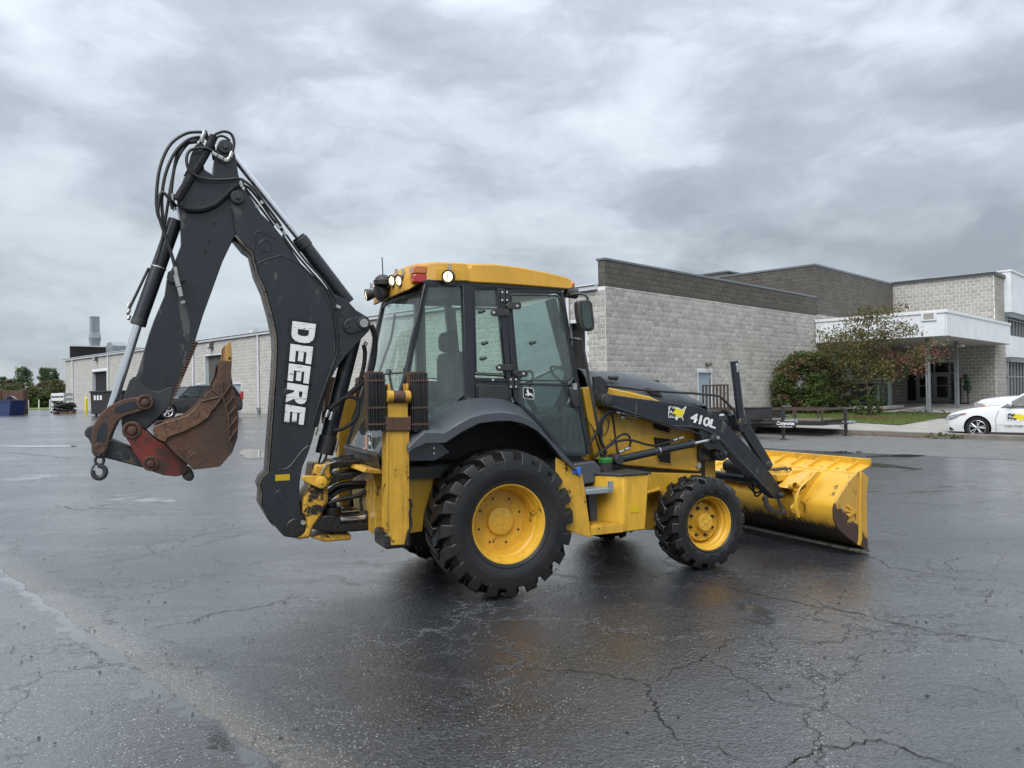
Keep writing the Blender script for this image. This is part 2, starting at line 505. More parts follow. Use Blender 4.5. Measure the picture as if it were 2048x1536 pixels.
def ribbon(pts, w, lift, name, mat, jit=0.75, step=0.035, parent=GROUND, wvar=0.8):
    """Irregular flat strip on the ground along a world polyline."""
    P = [Vector((p.x, p.y, 0)) for p in pts]
    path = []
    for a, b in zip(P[:-1], P[1:]):
        k = max(1, int((b - a).length / step))
        for i in range(k):
            path.append(a.lerp(b, i / k))
    path.append(P[-1])
    vs, fs = [], []
    off = 0.0
    for i, p in enumerate(path):
        d = (path[min(i + 1, len(path) - 1)] - path[max(i - 1, 0)]).normalized()
        n = Vector((-d.y, d.x, 0))
        off = off * 0.82 + random.uniform(-1, 1) * jit * step
        e = min(1.0, min(i, len(path) - 1 - i) / 4.0 + 0.15)
        for sgn in (-1, 1):
            q = p + n * (off + sgn * w * 0.5 * e * (1 + random.uniform(-wvar, wvar)))
            vs.append((q.x, q.y, gz(q.x, q.y) + lift))
    for i in range(len(path) - 1):
        fs.append((2 * i, 2 * i + 1, 2 * i + 3, 2 * i + 2))
    return MB().add(vs, fs).build(name, mat, parent, recalc=False)


CR = [
    ([(60, 1148), (130, 1140), (250, 1120), (330, 1102), (420, 1085), (520, 1062)], .012),
    ([(340, 1100), (390, 1072), (420, 1062)], .008), ([(300, 1098), (335, 1112), (340, 1120)], .008),
    ([(290, 1258), (380, 1240), (470, 1222), (540, 1212), (575, 1196), (612, 1188)], .016),
    ([(575, 1196), (590, 1185), (600, 1182)], .010),
    ([(1030, 1338), (1120, 1343), (1210, 1355), (1296, 1370), (1310, 1405), (1330, 1455), (1380, 1495)], .016),
    ([(1296, 1370), (1345, 1345), (1400, 1315), (1445, 1295), (1480, 1270)], .013),
    ([(1400, 1318), (1450, 1340), (1490, 1360), (1560, 1400), (1640, 1420), (1760, 1475)], .010),
    ([(1555, 1536), (1580, 1515), (1640, 1490), (1700, 1492), (1760, 1478), (1850, 1505), (1930, 1530)], .018),
    ([(1380, 1495), (1440, 1498), (1500, 1525)], .012),
    ([(1290, 1148), (1420, 1168), (1520, 1188), (1620, 1208), (1740, 1235), (1850, 1262), (2048, 1290)], .020),
    ([(1690, 1280), (1630, 1290), (1560, 1285)], .009), ([(1690, 1280), (1740, 1262), (1790, 1258)], .010),
    ([(1730, 1108), (1780, 1135), (1880, 1150), (1990, 1165)], .014), ([(1900, 1145), (1905, 1125), (1940, 1110)], .010),
    ([(1740, 1060), (1840, 1075), (1960, 1082), (2048, 1078)], .012),
    ([(1990, 1175), (1985, 1195), (1970, 1200)], .010), ([(1860, 1360), (1930, 1378), (2010, 1400)], .010),
    ([(0, 905), (60, 908), (130, 916), (140, 917)], .05), ([(110, 1010), (160, 1022), (260, 1000), (300, 990)], .02),
    ([(270, 1068), (400, 1072), (440, 1060), (560, 1045)], .012), ([(150, 1012), (240, 1020), (330, 1028)], .014),
    ([(415, 1118), (470, 1130), (560, 1120), (700, 1112)], .010), ([(700, 1290), (800, 1275), (860, 1268)], .006),
    ([(1745, 990), (1850, 985), (1960, 978), (2048, 985)], .018), ([(1560, 935), (1700, 938), (1830, 930)], .03),
    ([(1780, 1005), (1900, 1010), (2048, 1000)], .015), ([(1430, 1000 + 370), (1500, 1400), (1560, 1412)], .006),
]
for pl, w in CR:
    ribbon([onG(u, v) for u, v in pl], w * .5, 0.004, 'crack', M['crack'])

def puddle(cx, cy, rx, ry):
    c = onG(cx, cy)
    ex = onG(cx + rx, cy) - c
    ey = onG(cx, cy - ry) - c
    n = 40
    ph = [random.uniform(0, 6.28) for _ in range(6)]
    pts = []
    for i in range(n):
        t = 2 * math.pi * i / n
        r = 1 + sum(0.22 / (k + 1) * math.sin((k + 2) * t + ph[k]) for k in range(5)) + random.uniform(-.05, .05)
        q = c + ex * (r * math.cos(t)) + ey * (r * math.sin(t))
        pts.append((q.x, q.y, gz(q.x, q.y) + 0.006))
    MB().add(pts, [tuple(range(n))]).build('puddle', M['puddle'], GROUND, recalc=False)


for a in ((330, 922, 50, 3.0), (70, 893, 70, 2.2), (510, 908, 36, 8), (1795, 912, 46, 3.0), (1690, 905, 40, 2.2)):
    puddle(*a)
# loose grit and fallen leaves
def scatter(name, label, cat, mat, n, place, size, flat=0.5):
    b = MB()
    for _ in range(n):
        p = place()
        s = size * random.uniform(0.5, 1.5)
        a = random.uniform(0, 6.28)
        vs = []
        for k in range(5):
            t = a + k * 1.2566
            r = s * random.uniform(0.6, 1.1)
            vs.append((p.x + r * math.cos(t), p.y + r * math.sin(t), p.z + 0.006))
        vs.append((p.x, p.y, p.z + 0.006 + s * flat))
        b.add(vs, [(0, 1, 5), (1, 2, 5), (2, 3, 5), (3, 4, 5), (4, 0, 5)])
    return tag(b.build(name, mat, recalc=False, smooth=0), label, cat, kind='stuff')


M['pebble'] = paint('dark_grit', (0.03, 0.028, 0.026), 0.8, var=0.4, scale=30)
def _gp():
    q = onG(random.uniform(0, 2048), random.triangular(900, 1530, 1300))
    return q
scatter('loose_grit', 'loose dark grit strewn over the wet asphalt', 'grit', M['pebble'], 260, _gp, 0.011)

# ---- apron road, kerb, pavement, lawn and bed in front of the entrance (all in the building's frame)
KE = [bL0 for bL0 in ()]


def gpt(s, t, dz=0.0):
    p = bW(s, t)
    return Vector((p.x, p.y, gz(p.x, p.y) + dz))


def toB(p):
    d = p - BK
    return d.dot(BA_), d.dot(BB_)


def sheet(name, poly, dz, mat, kind='structure', thick=0.0, n=10, parent=None):
    """Ground-following slab given by its four (s, t) corners."""
    a, b, c, d = poly
    vs, fs = [], []
    for j in range(n + 1):
        for i in range(n + 1):
            u, v = i / n, j / n
            s = (a[0] * (1 - u) + b[0] * u) * (1 - v) + (d[0] * (1 - u) + c[0] * u) * v
            t = (a[1] * (1 - u) + b[1] * u) * (1 - v) + (d[1] * (1 - u) + c[1] * u) * v
            vs.append(gpt(s, t, dz))
    for j in range(n):
        for i in range(n):
            fs.append((j * (n + 1) + i, j * (n + 1) + i + 1, (j + 1) * (n + 1) + i + 1, (j + 1) * (n + 1) + i))
    if thick:
        k = len(vs)
        ring = list(range(n + 1)) + [j * (n + 1) + n for j in range(1, n + 1)] + [n * (n + 1) + i for i in range(n - 1, -1, -1)] + [j * (n + 1) for j in range(n - 1, 0, -1)]
        for i in ring:
            vs.append(vs[i] - Vector((0, 0, thick)))
        m_ = len(ring)
        for i in range(m_):
            fs.append((ring[i], k + i, k + (i + 1) % m_, ring[(i + 1) % m_]))
    o = MB().add(vs, fs).build(name, mat, parent)
    if parent is None:
        tag(o, kind=kind)
    return o


KS, KT = toB(onG(1780, 872))           # the kerb runs along the building's B direction at s = KS
KS2 = KS

RE, RE2 = toB(onG(1560, 906)), toB(onG(2040, 917))
sheet('road', [(-2.6, 2.0), (KS, 2.0), (KS, -40), (-0.9, -40)], 0.004, M['asphalt_dry'], n=24)
# kerb: separate cast lengths with open joints
KERB = tag(sheet('kerb', [(KS + .002, -0.6), (KS + .20, -0.6), (KS + .20, -40), (KS + .002, -40)], 0.147, M['concrete'], thick=0.3, n=20), kind='structure')
kb, t_ = None, -0.6
M['kerb'] = paint('weathered_kerb', (0.17, 0.155, 0.13), 0.8, var=0.25, scale=2.0, wear=0.36, wearc=(0.07, 0.062, 0.05), wscale=5.0, bump=0.4, bscale=40)
KERB.data.materials[0] = M['kerb']
while t_ > -24:
    t2 = t_ - 2.4
    b = MB()
    a0, a1 = gpt(KS, t_ - .01), gpt(KS, t2 + .01)
    d = BA_ * 0.17
    up = Vector((0, 0, 0.155))
    dn = Vector((0, 0, -0.1))
    f0, f1 = a0 - BA_ * 0.02, a1 - BA_ * 0.02
    b.add([f0 + dn, f1 + dn, f1 + up, f0 + up, a0 + d + dn, a1 + d + dn, a1 + d + up, a0 + d + up],
          [(0, 1, 2, 3), (4, 7, 6, 5), (3, 2, 6, 7), (0, 3, 7, 4), (1, 5, 6, 2), (0, 4, 5, 1)])
    b.build('kerb_stone', M['kerb'], KERB, bevel=0.02)
    t_ = t2
sheet('pavement', [(KS + .21, -0.3), (60, -0.3), (60, -40), (KS + .21, -40)], 0.150, M['concrete'], n=30)
LAWN = [toB(onG(1560, 843)), toB(onG(1800, 859)), toB(onG(1912, 838)), (17.9, -0.25)]
m, T = new_mat('lawn_soil')
co = T.n('ShaderNodeNewGeometry').outputs['Position']
M['lawn'] = finish(m, T, pbsdf(T, color=T.mix(T.noise(co, 2.0, 6), (0.07, 0.11, 0.022), (0.14, 0.16, 0.045)), rough=0.9))
sheet('lawn', LAWN, 0.172, M['lawn'])
M['grassblade'] = leafmat('grass_blades', [(0.07, 0.14, 0.025), (0.12, 0.19, 0.04), (0.19, 0.21, 0.06), (0.09, 0.13, 0.035)])
M['mulch'] = paint('dark_mulch', (0.035, 0.024, 0.018), 0.95, var=0.4, scale=9, bump=0.8, bscale=30)
BED = [toB(onG(1770, 838)), toB(onG(1905, 845)), toB(onG(1925, 834)), toB(onG(1800, 829))]
sheet('mulch_bed', BED, 0.178, M['mulch'])


def inquad(q):
    u, v = random.random(), random.random()
    a, b, c, d = q
    return ((a[0] * (1 - u) + b[0] * u) * (1 - v) + (d[0] * (1 - u) + c[0] * u) * v, (a[1] * (1 - u) + b[1] * u) * (1 - v) + (d[1] * (1 - u) + c[1] * u) * v)


b = MB()
for _ in range(16000):
    s, t = inquad(LAWN)
    p = gpt(s, t, 0.17)
    a = random.uniform(0, 6.28)
    h = random.uniform(0.03, 0.10)
    w = random.uniform(0.008, 0.018)
    l = Vector((random.uniform(-.04, .04), random.uniform(-.04, .04), h))
    d = Vector((math.cos(a) * w, math.sin(a) * w, 0))
    b.add([p - d, p + d, p + l], [(0, 1, 2)])
tag(b.build('grass', M['grassblade'], recalc=False, smooth=0), 'short green lawn grass between the kerb and the entrance', 'grass', kind='stuff')
M['fallen'] = leafmat('fallen_leaves', [(0.10, 0.03, 0.012), (0.16, 0.05, 0.02), (0.07, 0.03, 0.015), (0.13, 0.08, 0.04)])
def _fl():
    return gpt(KS - abs(random.gauss(0, .18)) - .03, random.uniform(-10.5, -1.0), 0.0)
scatter('fallen_leaves', 'red brown fallen leaves drifted along the foot of the kerb', 'leaves', M['fallen'], 900, _fl, 0.035, 0.3)
def _fl2():
    s, t = toB(onG(1739, 845))
    return gpt(s + random.gauss(0, .7), t + random.gauss(0, .7), 0.20)
scatter('leaf_litter', 'red brown leaf litter on the lawn round the small tree', 'leaves', M['fallen'], 500, _fl2, 0.045, 0.4)

# ================================================================== building
def blockmat(name, lo, hi, stain, mort=False, off=(0, 0)):
    m, T = new_mat(name)
    # coordinates of the building itself, so that single blocks and joined courses share one pattern
    rel = T.vmath('SUBTRACT', T.n('ShaderNodeNewGeometry').outputs['Position'], (BK.x, BK.y, 0))
    co = T.n('ShaderNodeCombineXYZ', {0: T.vmath('DOT_PRODUCT', rel, tuple(BA_), out=1), 1: T.vmath('DOT_PRODUCT', rel, tuple(BB_), out=1), 2: T.vmath('DOT_PRODUCT', rel, (0, 0, 1), out=1)}).outputs[0]
    sp = T.n('ShaderNodeSeparateXYZ', {0: co})
    row = T.math('FLOOR', T.math('DIVIDE', sp.outputs[2], 0.2032))
    half = T.math('MULTIPLY', T.math('MODULO', row, 2.0), 0.5)
    al = T.math('SUBTRACT', sp.outputs[0], sp.outputs[1])
    colm = T.math('FLOOR', T.math('ADD', T.math('DIVIDE', al, 0.4064), half))
    wn = T.n('ShaderNodeTexWhiteNoise', {'Vector': T.n('ShaderNodeCombineXYZ', {0: colm, 1: row, 2: 0.0}).outputs[0]}, noise_dimensions='3D').outputs['Value']
    n1 = T.noise(co, 0.7, 5, 0.6)
    n2 = T.noise(co, 9.0, 7, 0.78)
    k = T.math('ADD', T.math('MULTIPLY', wn, 0.14), T.math('ADD', T.math('MULTIPLY', n1, 0.22), T.math('MULTIPLY', n2, 0.66)))
    c = T.mix(T.ramp(k, [(0.34, 0.0), (0.74, 1.0)]), lo, hi)
    # stains and drips that run down the wall
    dr = T.ramp(T.noise(T.vmath('MULTIPLY', co, (3.0, 3.0, 0.35)), 1.0, 6, 0.7), [(0.55, 0.0), (0.76, 1.0)])
    c = T.mix(T.math('MULTIPLY', dr, stain), c, tuple(x * 0.35 for x in lo))
    bp = T.n('ShaderNodeBump', {'Height': T.noise(co, 22.0, 6, 0.7), 'Strength': 0.7, 'Distance': 0.02}).outputs[0]
    return finish(m, T, pbsdf(T, color=c, rough=0.85, normal=bp))


M['block'] = blockmat('split_face_block', (0.25, 0.242, 0.22), (0.63, 0.615, 0.575), 0.40)
M['blockL'] = blockmat('painted_block', (0.40, 0.385, 0.355), (0.60, 0.585, 0.55), 0.22)
M['blockD'] = blockmat('dark_block', (0.068, 0.062, 0.053), (0.155, 0.143, 0.124), 0.45)
M['blockW'] = blockmat('grey_tan_block', (0.24, 0.23, 0.205), (0.46, 0.44, 0.405), 0.2)
M['mortar'] = paint('pale_mortar', (0.78, 0.77, 0.74), 0.9, var=0.12, scale=1.0)
M['mortarD'] = paint('grey_mortar', (0.17, 0.16, 0.14), 0.9, var=0.2, scale=1.0)

BLD = tag(empty('block_building', (BK.x, BK.y, 0), BA), 'long pale concrete block building with dark parapet behind the machine', 'building')
HZ = 5.60         # top of the pale blocks
BH, BW = 0.2032, 0.4064


def wall(name, mat, face, a0, a1, z0, z1, at, holes=(), thick=0.3, parent=None):
    """Wall core with real openings. face 'R' looks to -y at y=at, 'L' looks to -x at x=at."""
    cuts = sorted(set([a0, a1] + [h[0] for h in holes] + [h[1] for h in holes]))
    b = MB()
    for c0, c1 in zip(cuts[:-1], cuts[1:]):
        mid = (c0 + c1) / 2
        zs = [(z0, z1)]
        for h in holes:
            if h[0] <= mid <= h[1]:
                nz = []
                for q0, q1 in zs:
                    if h[2] > q0:
                        nz.append((q0, min(q1, h[2])))
                    if h[3] < q1:
                        nz.append((max(q0, h[3]), q1))
                zs = nz
        for q0, q1 in zs:
            if q1 - q0 > 1e-3:
                if face == 'R':
                    b.box(c0, c1, at, at + thick, q0, q1)
                else:
                    b.box(at, at + thick, c0, c1, q0, q1)
    return b.build(name, mat, parent or BLD, smooth=0)


def block_list(a0, a1, z0, z1, holes=(), sign=1):
    out = []
    r0, r1 = int(math.floor(z0 / BH)), int(math.ceil(z1 / BH))
    for r in range(r0, r1):
        zb, zt = max(z0, r * BH), min(z1, (r + 1) * BH)
        if zt - zb < 0.05:
            continue
        sh = 0.5 * (r % 2)
        k0, k1 = int(math.floor(a0 / BW - 1)), int(math.ceil(a1 / BW + 1))
        for k in range(k0, k1):
            x0, x1 = max(a0, (k - sh) * BW), min(a1, (k + 1 - sh) * BW)
            if x1 - x0 < 0.05:
                continue
            ok = True
            for h in holes:
                if x1 > h[0] + .02 and x0 < h[1] - .02 and zt > h[2] + .02 and zb < h[3] - .02:
                    if x0 < h[0] - .06:
                        x1 = h[0]
                    elif x1 > h[1] + .06:
                        x0 = h[1]
                    else:
                        ok = False
            if ok and x1 - x0 > .05:
                out.append((x0, x1, zb, zt))
    return out


def rock_block(w, h, d, rough):
    """Split-face block: chipped front, straight sides."""
    nx, nz = 4, 3
    vs = []
    for j in range(nz + 1):
        for i in range(nx + 1):
            e = i in (0, nx) or j in (0, nz)
            vs.append((w * i / nx, -(0.0 if e else random.uniform(.2, 1) * rough), h * j / nz))
    fs = [(j * (nx + 1) + i, j * (nx + 1) + i + 1, (j + 1) * (nx + 1) + i + 1, (j + 1) * (nx + 1) + i) for j in range(nz) for i in range(nx)]
    ring = [0, nx, (nz + 1) * (nx + 1) - 1, nz * (nx + 1)]
    o = len(vs)
    for i in ring:
        x, y, z = vs[i]
        vs.append((x, d, z))
    fs += [(ring[(i + 1) % 4], ring[i], o + i, o + (i + 1) % 4) for i in range(4)]
    return vs, fs


def put_blocks(items, name_stuff, mat, budget=0, near=None, rough=0.016):
    """items: (face, at, x0, x1, z0, z1). The `budget` nearest become single parts, the rest one joined part."""
    g = 0.013
    if budget:
        items = sorted(items, key=lambda q: near(q))
    proto = {}
    joined = MB()
    for n, (face, at, x0, x1, z0, z1) in enumerate(items):
        w, h = x1 - x0 - 2 * g, z1 - z0 - 2 * g
        full = abs(w - (BW - 2 * g)) < 1e-3 and abs(h - (BH - 2 * g)) < 1e-3
        if n < budget:
            key = (random.randrange(5), round(w, 3), round(h, 3))
            if key not in proto:
                vs, fs = rock_block(w, h, 0.02, rough)
                me = bpy.data.meshes.new('block')
                me.from_pydata(vs, [], fs)
                me.materials.append(mat)
                proto[key] = me
            o = bpy.data.objects.new('block', proto[key])
            COL.objects.link(o)
            o.parent = BLD
            if face == 'R':
                o.location = (x0 + g, at - 0.014, z0 + g)
            else:
                o.location = (at - 0.014, x1 - g, z0 + g)
                o.rotation_euler = (0, 0, -math.pi / 2)
        else:
            vs, fs = rock_block(w, h, 0.02, rough)
            if face == 'R':
                vs = [(x + x0 + g, y + at - 0.014, z + z0 + g) for x, y, z in vs]
            else:
                vs = [(y + at - 0.014, x1 - g - x, z + z0 + g) for x, y, z in vs]
            joined.add(vs, fs)
    if joined.v:
        tag(joined.build(name_stuff, mat, BLD, recalc=False, smooth=0), kind='stuff')


M['blk1'] = M['block']
# openings measured on the two fronts
d0, dz = bR(1394, 745)
d1, _ = bR(1423, 745)
RH = [(d0, d1, -1, dz)]
LH = []
for (ul, ur, vt, bot) in ((1174, 1132, 641, -1), (446, 409, 708, -1), (214, 184, 741, -1)):
    t0, z0 = bL(ul, vt)
    t1, z1 = bL(ur, vt)
    LH.append((t0, t1, bot, (z0 + z1) / 2))
pd = []
for (ul, ur, vt) in ((483, 466, 768), (402, 391, 770)):
    t0, z0 = bL(ul, vt)
    t1, z1 = bL(ur, vt)
    pd.append((t0, t1, -1, z0))
LE = bL(131, 715)[0]
RL = 18.55
wall('front_wall', M['mortar'], 'R', 0.3, RL, -0.6, HZ, 0.0, RH)
wall('side_wall', M['mortar'], 'L', 0.0, LE, -0.6, HZ, 0.0, LH + pd)
MB().box(0.1, 30, 0.2, LE, HZ - .25, HZ - .02).build('roof', M['void'], BLD)
MB().box(1.5, 25, 1.5, LE - 1, -0.5, HZ - .3).build('interior', M['void'], BLD)
itemsR = [('R', 0.0) + q for q in block_list(0.0, RL, -0.1, HZ, RH)]
itemsL = [('L', 0.0) + q for q in block_list(0.0, LE, 0.1, HZ - .1, LH + pd)]


def dist(q):
    p = bW((q[2] + q[3]) / 2, 0) if q[0] == 'R' else bW(0, (q[2] + q[3]) / 2)
    # blocks the machine hides come last
    a = math.atan2(p.x, p.y)
    hid = 1000 if (q[0] == 'L' and q[2] > 2.2) or (q[4] < 1.7 and a < 0.2) else 0
    return (p - CAMP).length * (1.0 if q[0] == 'R' else 1.05) + hid


put_blocks(itemsR + [q for q in itemsL if q[3] < 3.2], 'block_courses', M['block'], 300, dist, 0.007)
put_blocks([q for q in itemsL if q[3] >= 3.2], 'side_block_courses', M['blockL'], 0, None, 0.006)
# dark parapet over the front and its metal coping
PZ = 6.56
wall('parapet', M['mortarD'], 'R', 0.0, RL + .2, HZ, PZ, 0.0, thick=0.3)
put_blocks([('R', 0.0) + q for q in block_list(0.0, RL, HZ + .01, PZ - .02)] + [('L', 0.0) + q for q in block_list(0.0, 0.30, HZ + .01, PZ - .02)], 'parapet_blocks', M['blockD'], 0, None, 0.002)
M['coping'] = paint('grey_coping', (0.16, 0.18, 0.20), 0.4, var=0.1, scale=1)
MB().box(-.05, RL, -.05, .36, PZ, PZ + .09).build('coping', M['coping'], BLD, bevel=.01)
# side front: white eaves board, downspouts, doors, lamps
MB().box(-.14, .3, .33, LE + .3, HZ - .10, HZ + .06).box(-.20, .3, .33, LE + .3, HZ + .065, HZ + .11).build('eaves_board', M['trim'], BLD, bevel=.01)
for u, v in ((1139, 650), (519, 740), (388, 690), (218, 720), (147, 740)):
    t = bL(u, v)[0]
    o = MB().cyl((-.09, t, .3), (-.09, t, HZ - .1), .065, 10).build('downspout', M['trim'], BLD)
    MB().lathe([(0.0, .09), (.55, .09), (.62, .13), (.75, .13), (.80, .07)], (-.09, t, .35), (0, 0, 1), 12).build('standpipe', M['steel'], o)
for i, h in enumerate(LH):
    o = MB().box(.26, .32, h[0], h[1], -.3, h[3]).build('door_or_dark_fill', M['shutter'] if i == 1 else M['void'], BLD)  # near-black sheets in the open doorways stand for their unlit inside
    if i == 1:
        for k in range(22):
            MB().box(.245, .262, h[0] + .01, h[1] - .01, .4 + k * .17, .4 + k * .17 + .155).build('slat', M['shutter'], o, bevel=.01)
    MB().box(-.02, .28, h[1] - .09, h[1], -.3, h[3]).box(-.02, .28, h[0], h[0] + .09, -.3, h[3]).box(-.02, .28, h[0] + .09, h[1] - .09, h[3] - .09, h[3]).build('door_frame', M['trim'], o)
for i, h in enumerate(pd):
    o = MB().box(.05, .12, h[0], h[1], -.2, h[3]).build('door', M['greydoor'], BLD, bevel=.01)
    MB().box(-.03, .06, h[1] - .06, h[1], -.2, h[3]).box(-.03, .06, h[0], h[0] + .06, -.2, h[3]).box(-.03, .06, h[0], h[1], h[3], h[3] + .10).build('frame', M['trim'], o)
    MB().cyl((.05, h[0] + .12, 1.5), (-.02, h[0] + .12, 1.5), .03).build('handle', M['steel'], o)
M['orange'] = paint('orange_notice', (0.75, 0.22, 0.10), 0.6, var=0.1)
h = pd[0]
MB().box(.04, .049, (h[0] + h[1]) / 2 - .2, (h[0] + h[1]) / 2 + .2, 1.75, 2.15).build('notice', M['orange'], BLD)
M['lampglass'] = paint('lamp_glass', (0.55, 0.56, 0.55), 0.2, var=0.1)
for u, v in ((425, 691), (195, 717)):
    t, z = bL(u, v)
    o = MB().prism([(-.02, z - .22), (-.30, z - .18), (-.26, z + .16), (-.02, z + .22)], t - .2, t + .2).build('wall_lamp', M['shutter'], BLD, bevel=.02)
    MB().box(-.315, -.285, t - .12, t + .12, z - .13, z + .10).build('lens', M['lampglass'], o)
t0, z0 = bL(402, 770)
t1, z1 = bL(376, 784)
MB().box(-.35, -.02, t0 - 2.2, t0 - .2, z1 - .1, z0 + .02).build('meter_box', M['coping'], BLD, bevel=.02)
# grey door of the front
o = MB().box(d0, d1, .05, .12, -.2, dz).build('door', M['greydoor'], BLD, bevel=.01)
MB().box(d0, d0 + .06, -.03, .05, -.2, dz).box(d1 - .06, d1, -.03, .05, -.2, dz).box(d0 - .03, d1 + .03, -.05, .05, dz, dz + .12).build('frame', M['trim'], o)
MB().cyl((d0 + .12, .05, 1.35), (d0 + .12, -.03, 1.35), .025).cyl((d0 + .12, -.03, 1.35), (d0 + .26, -.03, 1.35), .015).build('handle', M['steel'], o)
MB().box(d1 - .09, d1 - .05, .02, .055, dz - .5, dz - .25).build('hinge', M['dark'], o)
s, z = bR(1411, 728)
MB().cyl((s, 0, z), (s, -.14, z), .07, 10).sphere((s - .06, -.18, z - .03), .09, 10, 6).sphere((s + .09, -.18, z), .09, 10, 6).build('spotlight', paint('brown_lamp', (0.12, 0.10, 0.07), 0.5), BLD)
s, z = bR(1318, 773)
MB().box(s - .25, s + .25, -.06, -.015, z - .1, z + .08).build('vent', M['dark'], BLD)
# taller dark block at the end of the front, and the wing with the entrance
s1 = bR(1785, 569)[0]
TZ = 8.32
wall('upper_wall', M['mortarD'], 'R', RL, s1, -0.5, TZ, 0.0)
put_blocks([('R', 0.0) + q for q in block_list(RL, s1, 5.72, TZ - .02)], 'upper_blocks', M['blockD'], 0, None, 0.002)
put_blocks([('R', 0.0) + q for q in block_list(RL, s1, 0.1, 5.70)], 'porch_blocks', M['blockW'], 0, None, 0.004)
wall('upper_side_wall', M['mortarD'], 'L', 0.3, 16, HZ, TZ, RL)
put_blocks([('L', RL) + q for q in block_list(0.0, 16, HZ, TZ - .02)], 'upper_side_blocks', M['blockD'], 0, None, 0.002)
MB().box(RL - .05, s1 + .2, -.05, .4, TZ, TZ + .10).box(RL - .05, RL + .4, .4, 16, TZ, TZ + .10).build('coping', M['coping'], BLD)
MB().box(RL + .3, 44, .3, 16, HZ, TZ - .1).build('upper_roof', M['void'], BLD)
# small roof box behind the parapet
s, z = bR(1455, 541, 8.0)
sb, zb = bR(1486, 548, 8.0)
MB().box(s, s + 6, 8, 18, HZ, z - .1).build('roof_box', M['blockD'], BLD)
MB().box(s - .05, s + 6, 7.95, 18, z - .1, z).build('coping', M['coping'], BLD)
WT = bL(1991, 690, s1)[0]
WZ = 8.30
dh = [(bL(1917, 755, s1)[0], bL(1812, 755, s1)[0], -1, bL(1915, 722, s1)[1])]
wall('wing_wall', M['mortar'], 'L', WT, 0.0, -0.5, WZ, s1, dh)
put_blocks([('L', s1) + q for q in block_list(WT, 0.0, 0.3, WZ - .02, dh)], 'wing_blocks', M['blockW'], 0, None, 0.006)
wall('wing_end_wall', M['mortar'], 'R', s1 + .3, s1 + 2.5, -0.5, WZ, WT)
put_blocks([('R', WT) + q for q in block_list(s1, s1 + 2.4, 0.3, WZ - .02)], 'wing_end_blocks', M['blockW'], 0, None, 0.006)
MB().box(s1 - .12, s1 + .35, WT - .12, .2, WZ, WZ + .18).box(s1 + .35, s1 + 2.4, WT - .12, WT + .35, WZ, WZ + .18).build('coping', paint('dark_coping', (0.045, 0.05, 0.05), 0.4), BLD)
MB().box(s1 + .3, s1 + 12, WT + .3, 8, WZ - .5, WZ - .1).build('wing_roof', M['void'], BLD)
# entrance doors in the wing
M['shopglass'] = glass('shop_glass', (0.10, 0.12, 0.12), 1.0)
M['frame'] = paint('grey_window_frame', (0.26, 0.28, 0.29), 0.4, metal=0.3, var=0.08)
ha, hb, _, hz = dh[0]
gb = gz(*bW(s1, -2).xy) + .17
ent = MB()
tr = bL(1860, 747, s1)[1]
uu = (1813, 1832, 1836, 1868, 1870, 1899, 1901, 1917)
tt = [bL(u, 780, s1)[0] for u in uu]
for t in (tt[0], (tt[1] + tt[2]) / 2, (tt[3] + tt[4]) / 2, (tt[5] + tt[6]) / 2, tt[7]):
    ent.box(s1 - .02, s1 + .10, t - .05, t + .05, gb, hz)
for z in (gb + .06, tr, hz - .05):
    ent.box(s1 - .02, s1 + .095, tt[7], tt[0], z - .055, z + .055)
E_ = ent.build('entrance_frame', M['frame'], BLD, bevel=.006)
for k in range(4):
    ta, tb = tt[2 * k + 1], tt[2 * k]
    MB().box(s1 + .03, s1 + .045, ta, tb, gb, tr).build('pane', M['shopglass'], E_)
    MB().box(s1 + .03, s1 + .045, ta, tb, tr, hz).build('pane', M['shopglass'], E_)
    if k in (1, 2):
        MB().box(s1 - .01, s1 + .08, ta, ta + .10, gb + .11, tr - .06).box(s1 - .01, s1 + .08, tb - .10, tb, gb + .11, tr - .06).box(s1 - .01, s1 + .08, ta + .1, tb - .1, gb + .11, gb + .3).box(s1 - .01, s1 + .08, ta + .1, tb - .1, tr - .2, tr - .06).build('door_leaf', M['frame'], E_)
        MB().box(s1 - .06, s1 - .02, ta + .1, tb - .1, gb + 1.02, gb + 1.07).build('push_bar', M['steel'], E_)
# what the entrance glass looks into: a lit showroom with machines
show = MB().box(s1 + 4.5, s1 + 4.6, WT + .4, 6, gb, 4).box(s1 + .4, s1 + 4.6, WT + .4, 6, gb - .05, gb).build('showroom_back', paint('showroom_wall', (0.30, 0.30, 0.28), 0.7), BLD)
M['deereyel'] = paint('yellow_paint_small', (0.72, 0.55, 0.02), 0.4)
M['deeregrn'] = paint('green_paint_small', (0.02, 0.16, 0.03), 0.35)
MB().box(s1 + 2.2, s1 + 3.4, -1.6, -.8, gb + .35, gb + .75).box(s1 + 2.2, s1 + 3.0, -3.2, -2.3, gb + .5, gb + .95).build('display_body', M['deeregrn'], show, bevel=.1)
MB().box(s1 + 2.0, s1 + 2.2, -1.3, -1.1, gb + 1.0, gb + 2.1).box(s1 + 2.2, s1 + 2.6, -1.8, -.7, gb + .75, gb + 1.0).box(s1 + 1.9, s1 + 2.2, -3.0, -2.4, gb + .95, gb + 1.3).build('display_seat', M['deereyel'], show, bevel=.05)
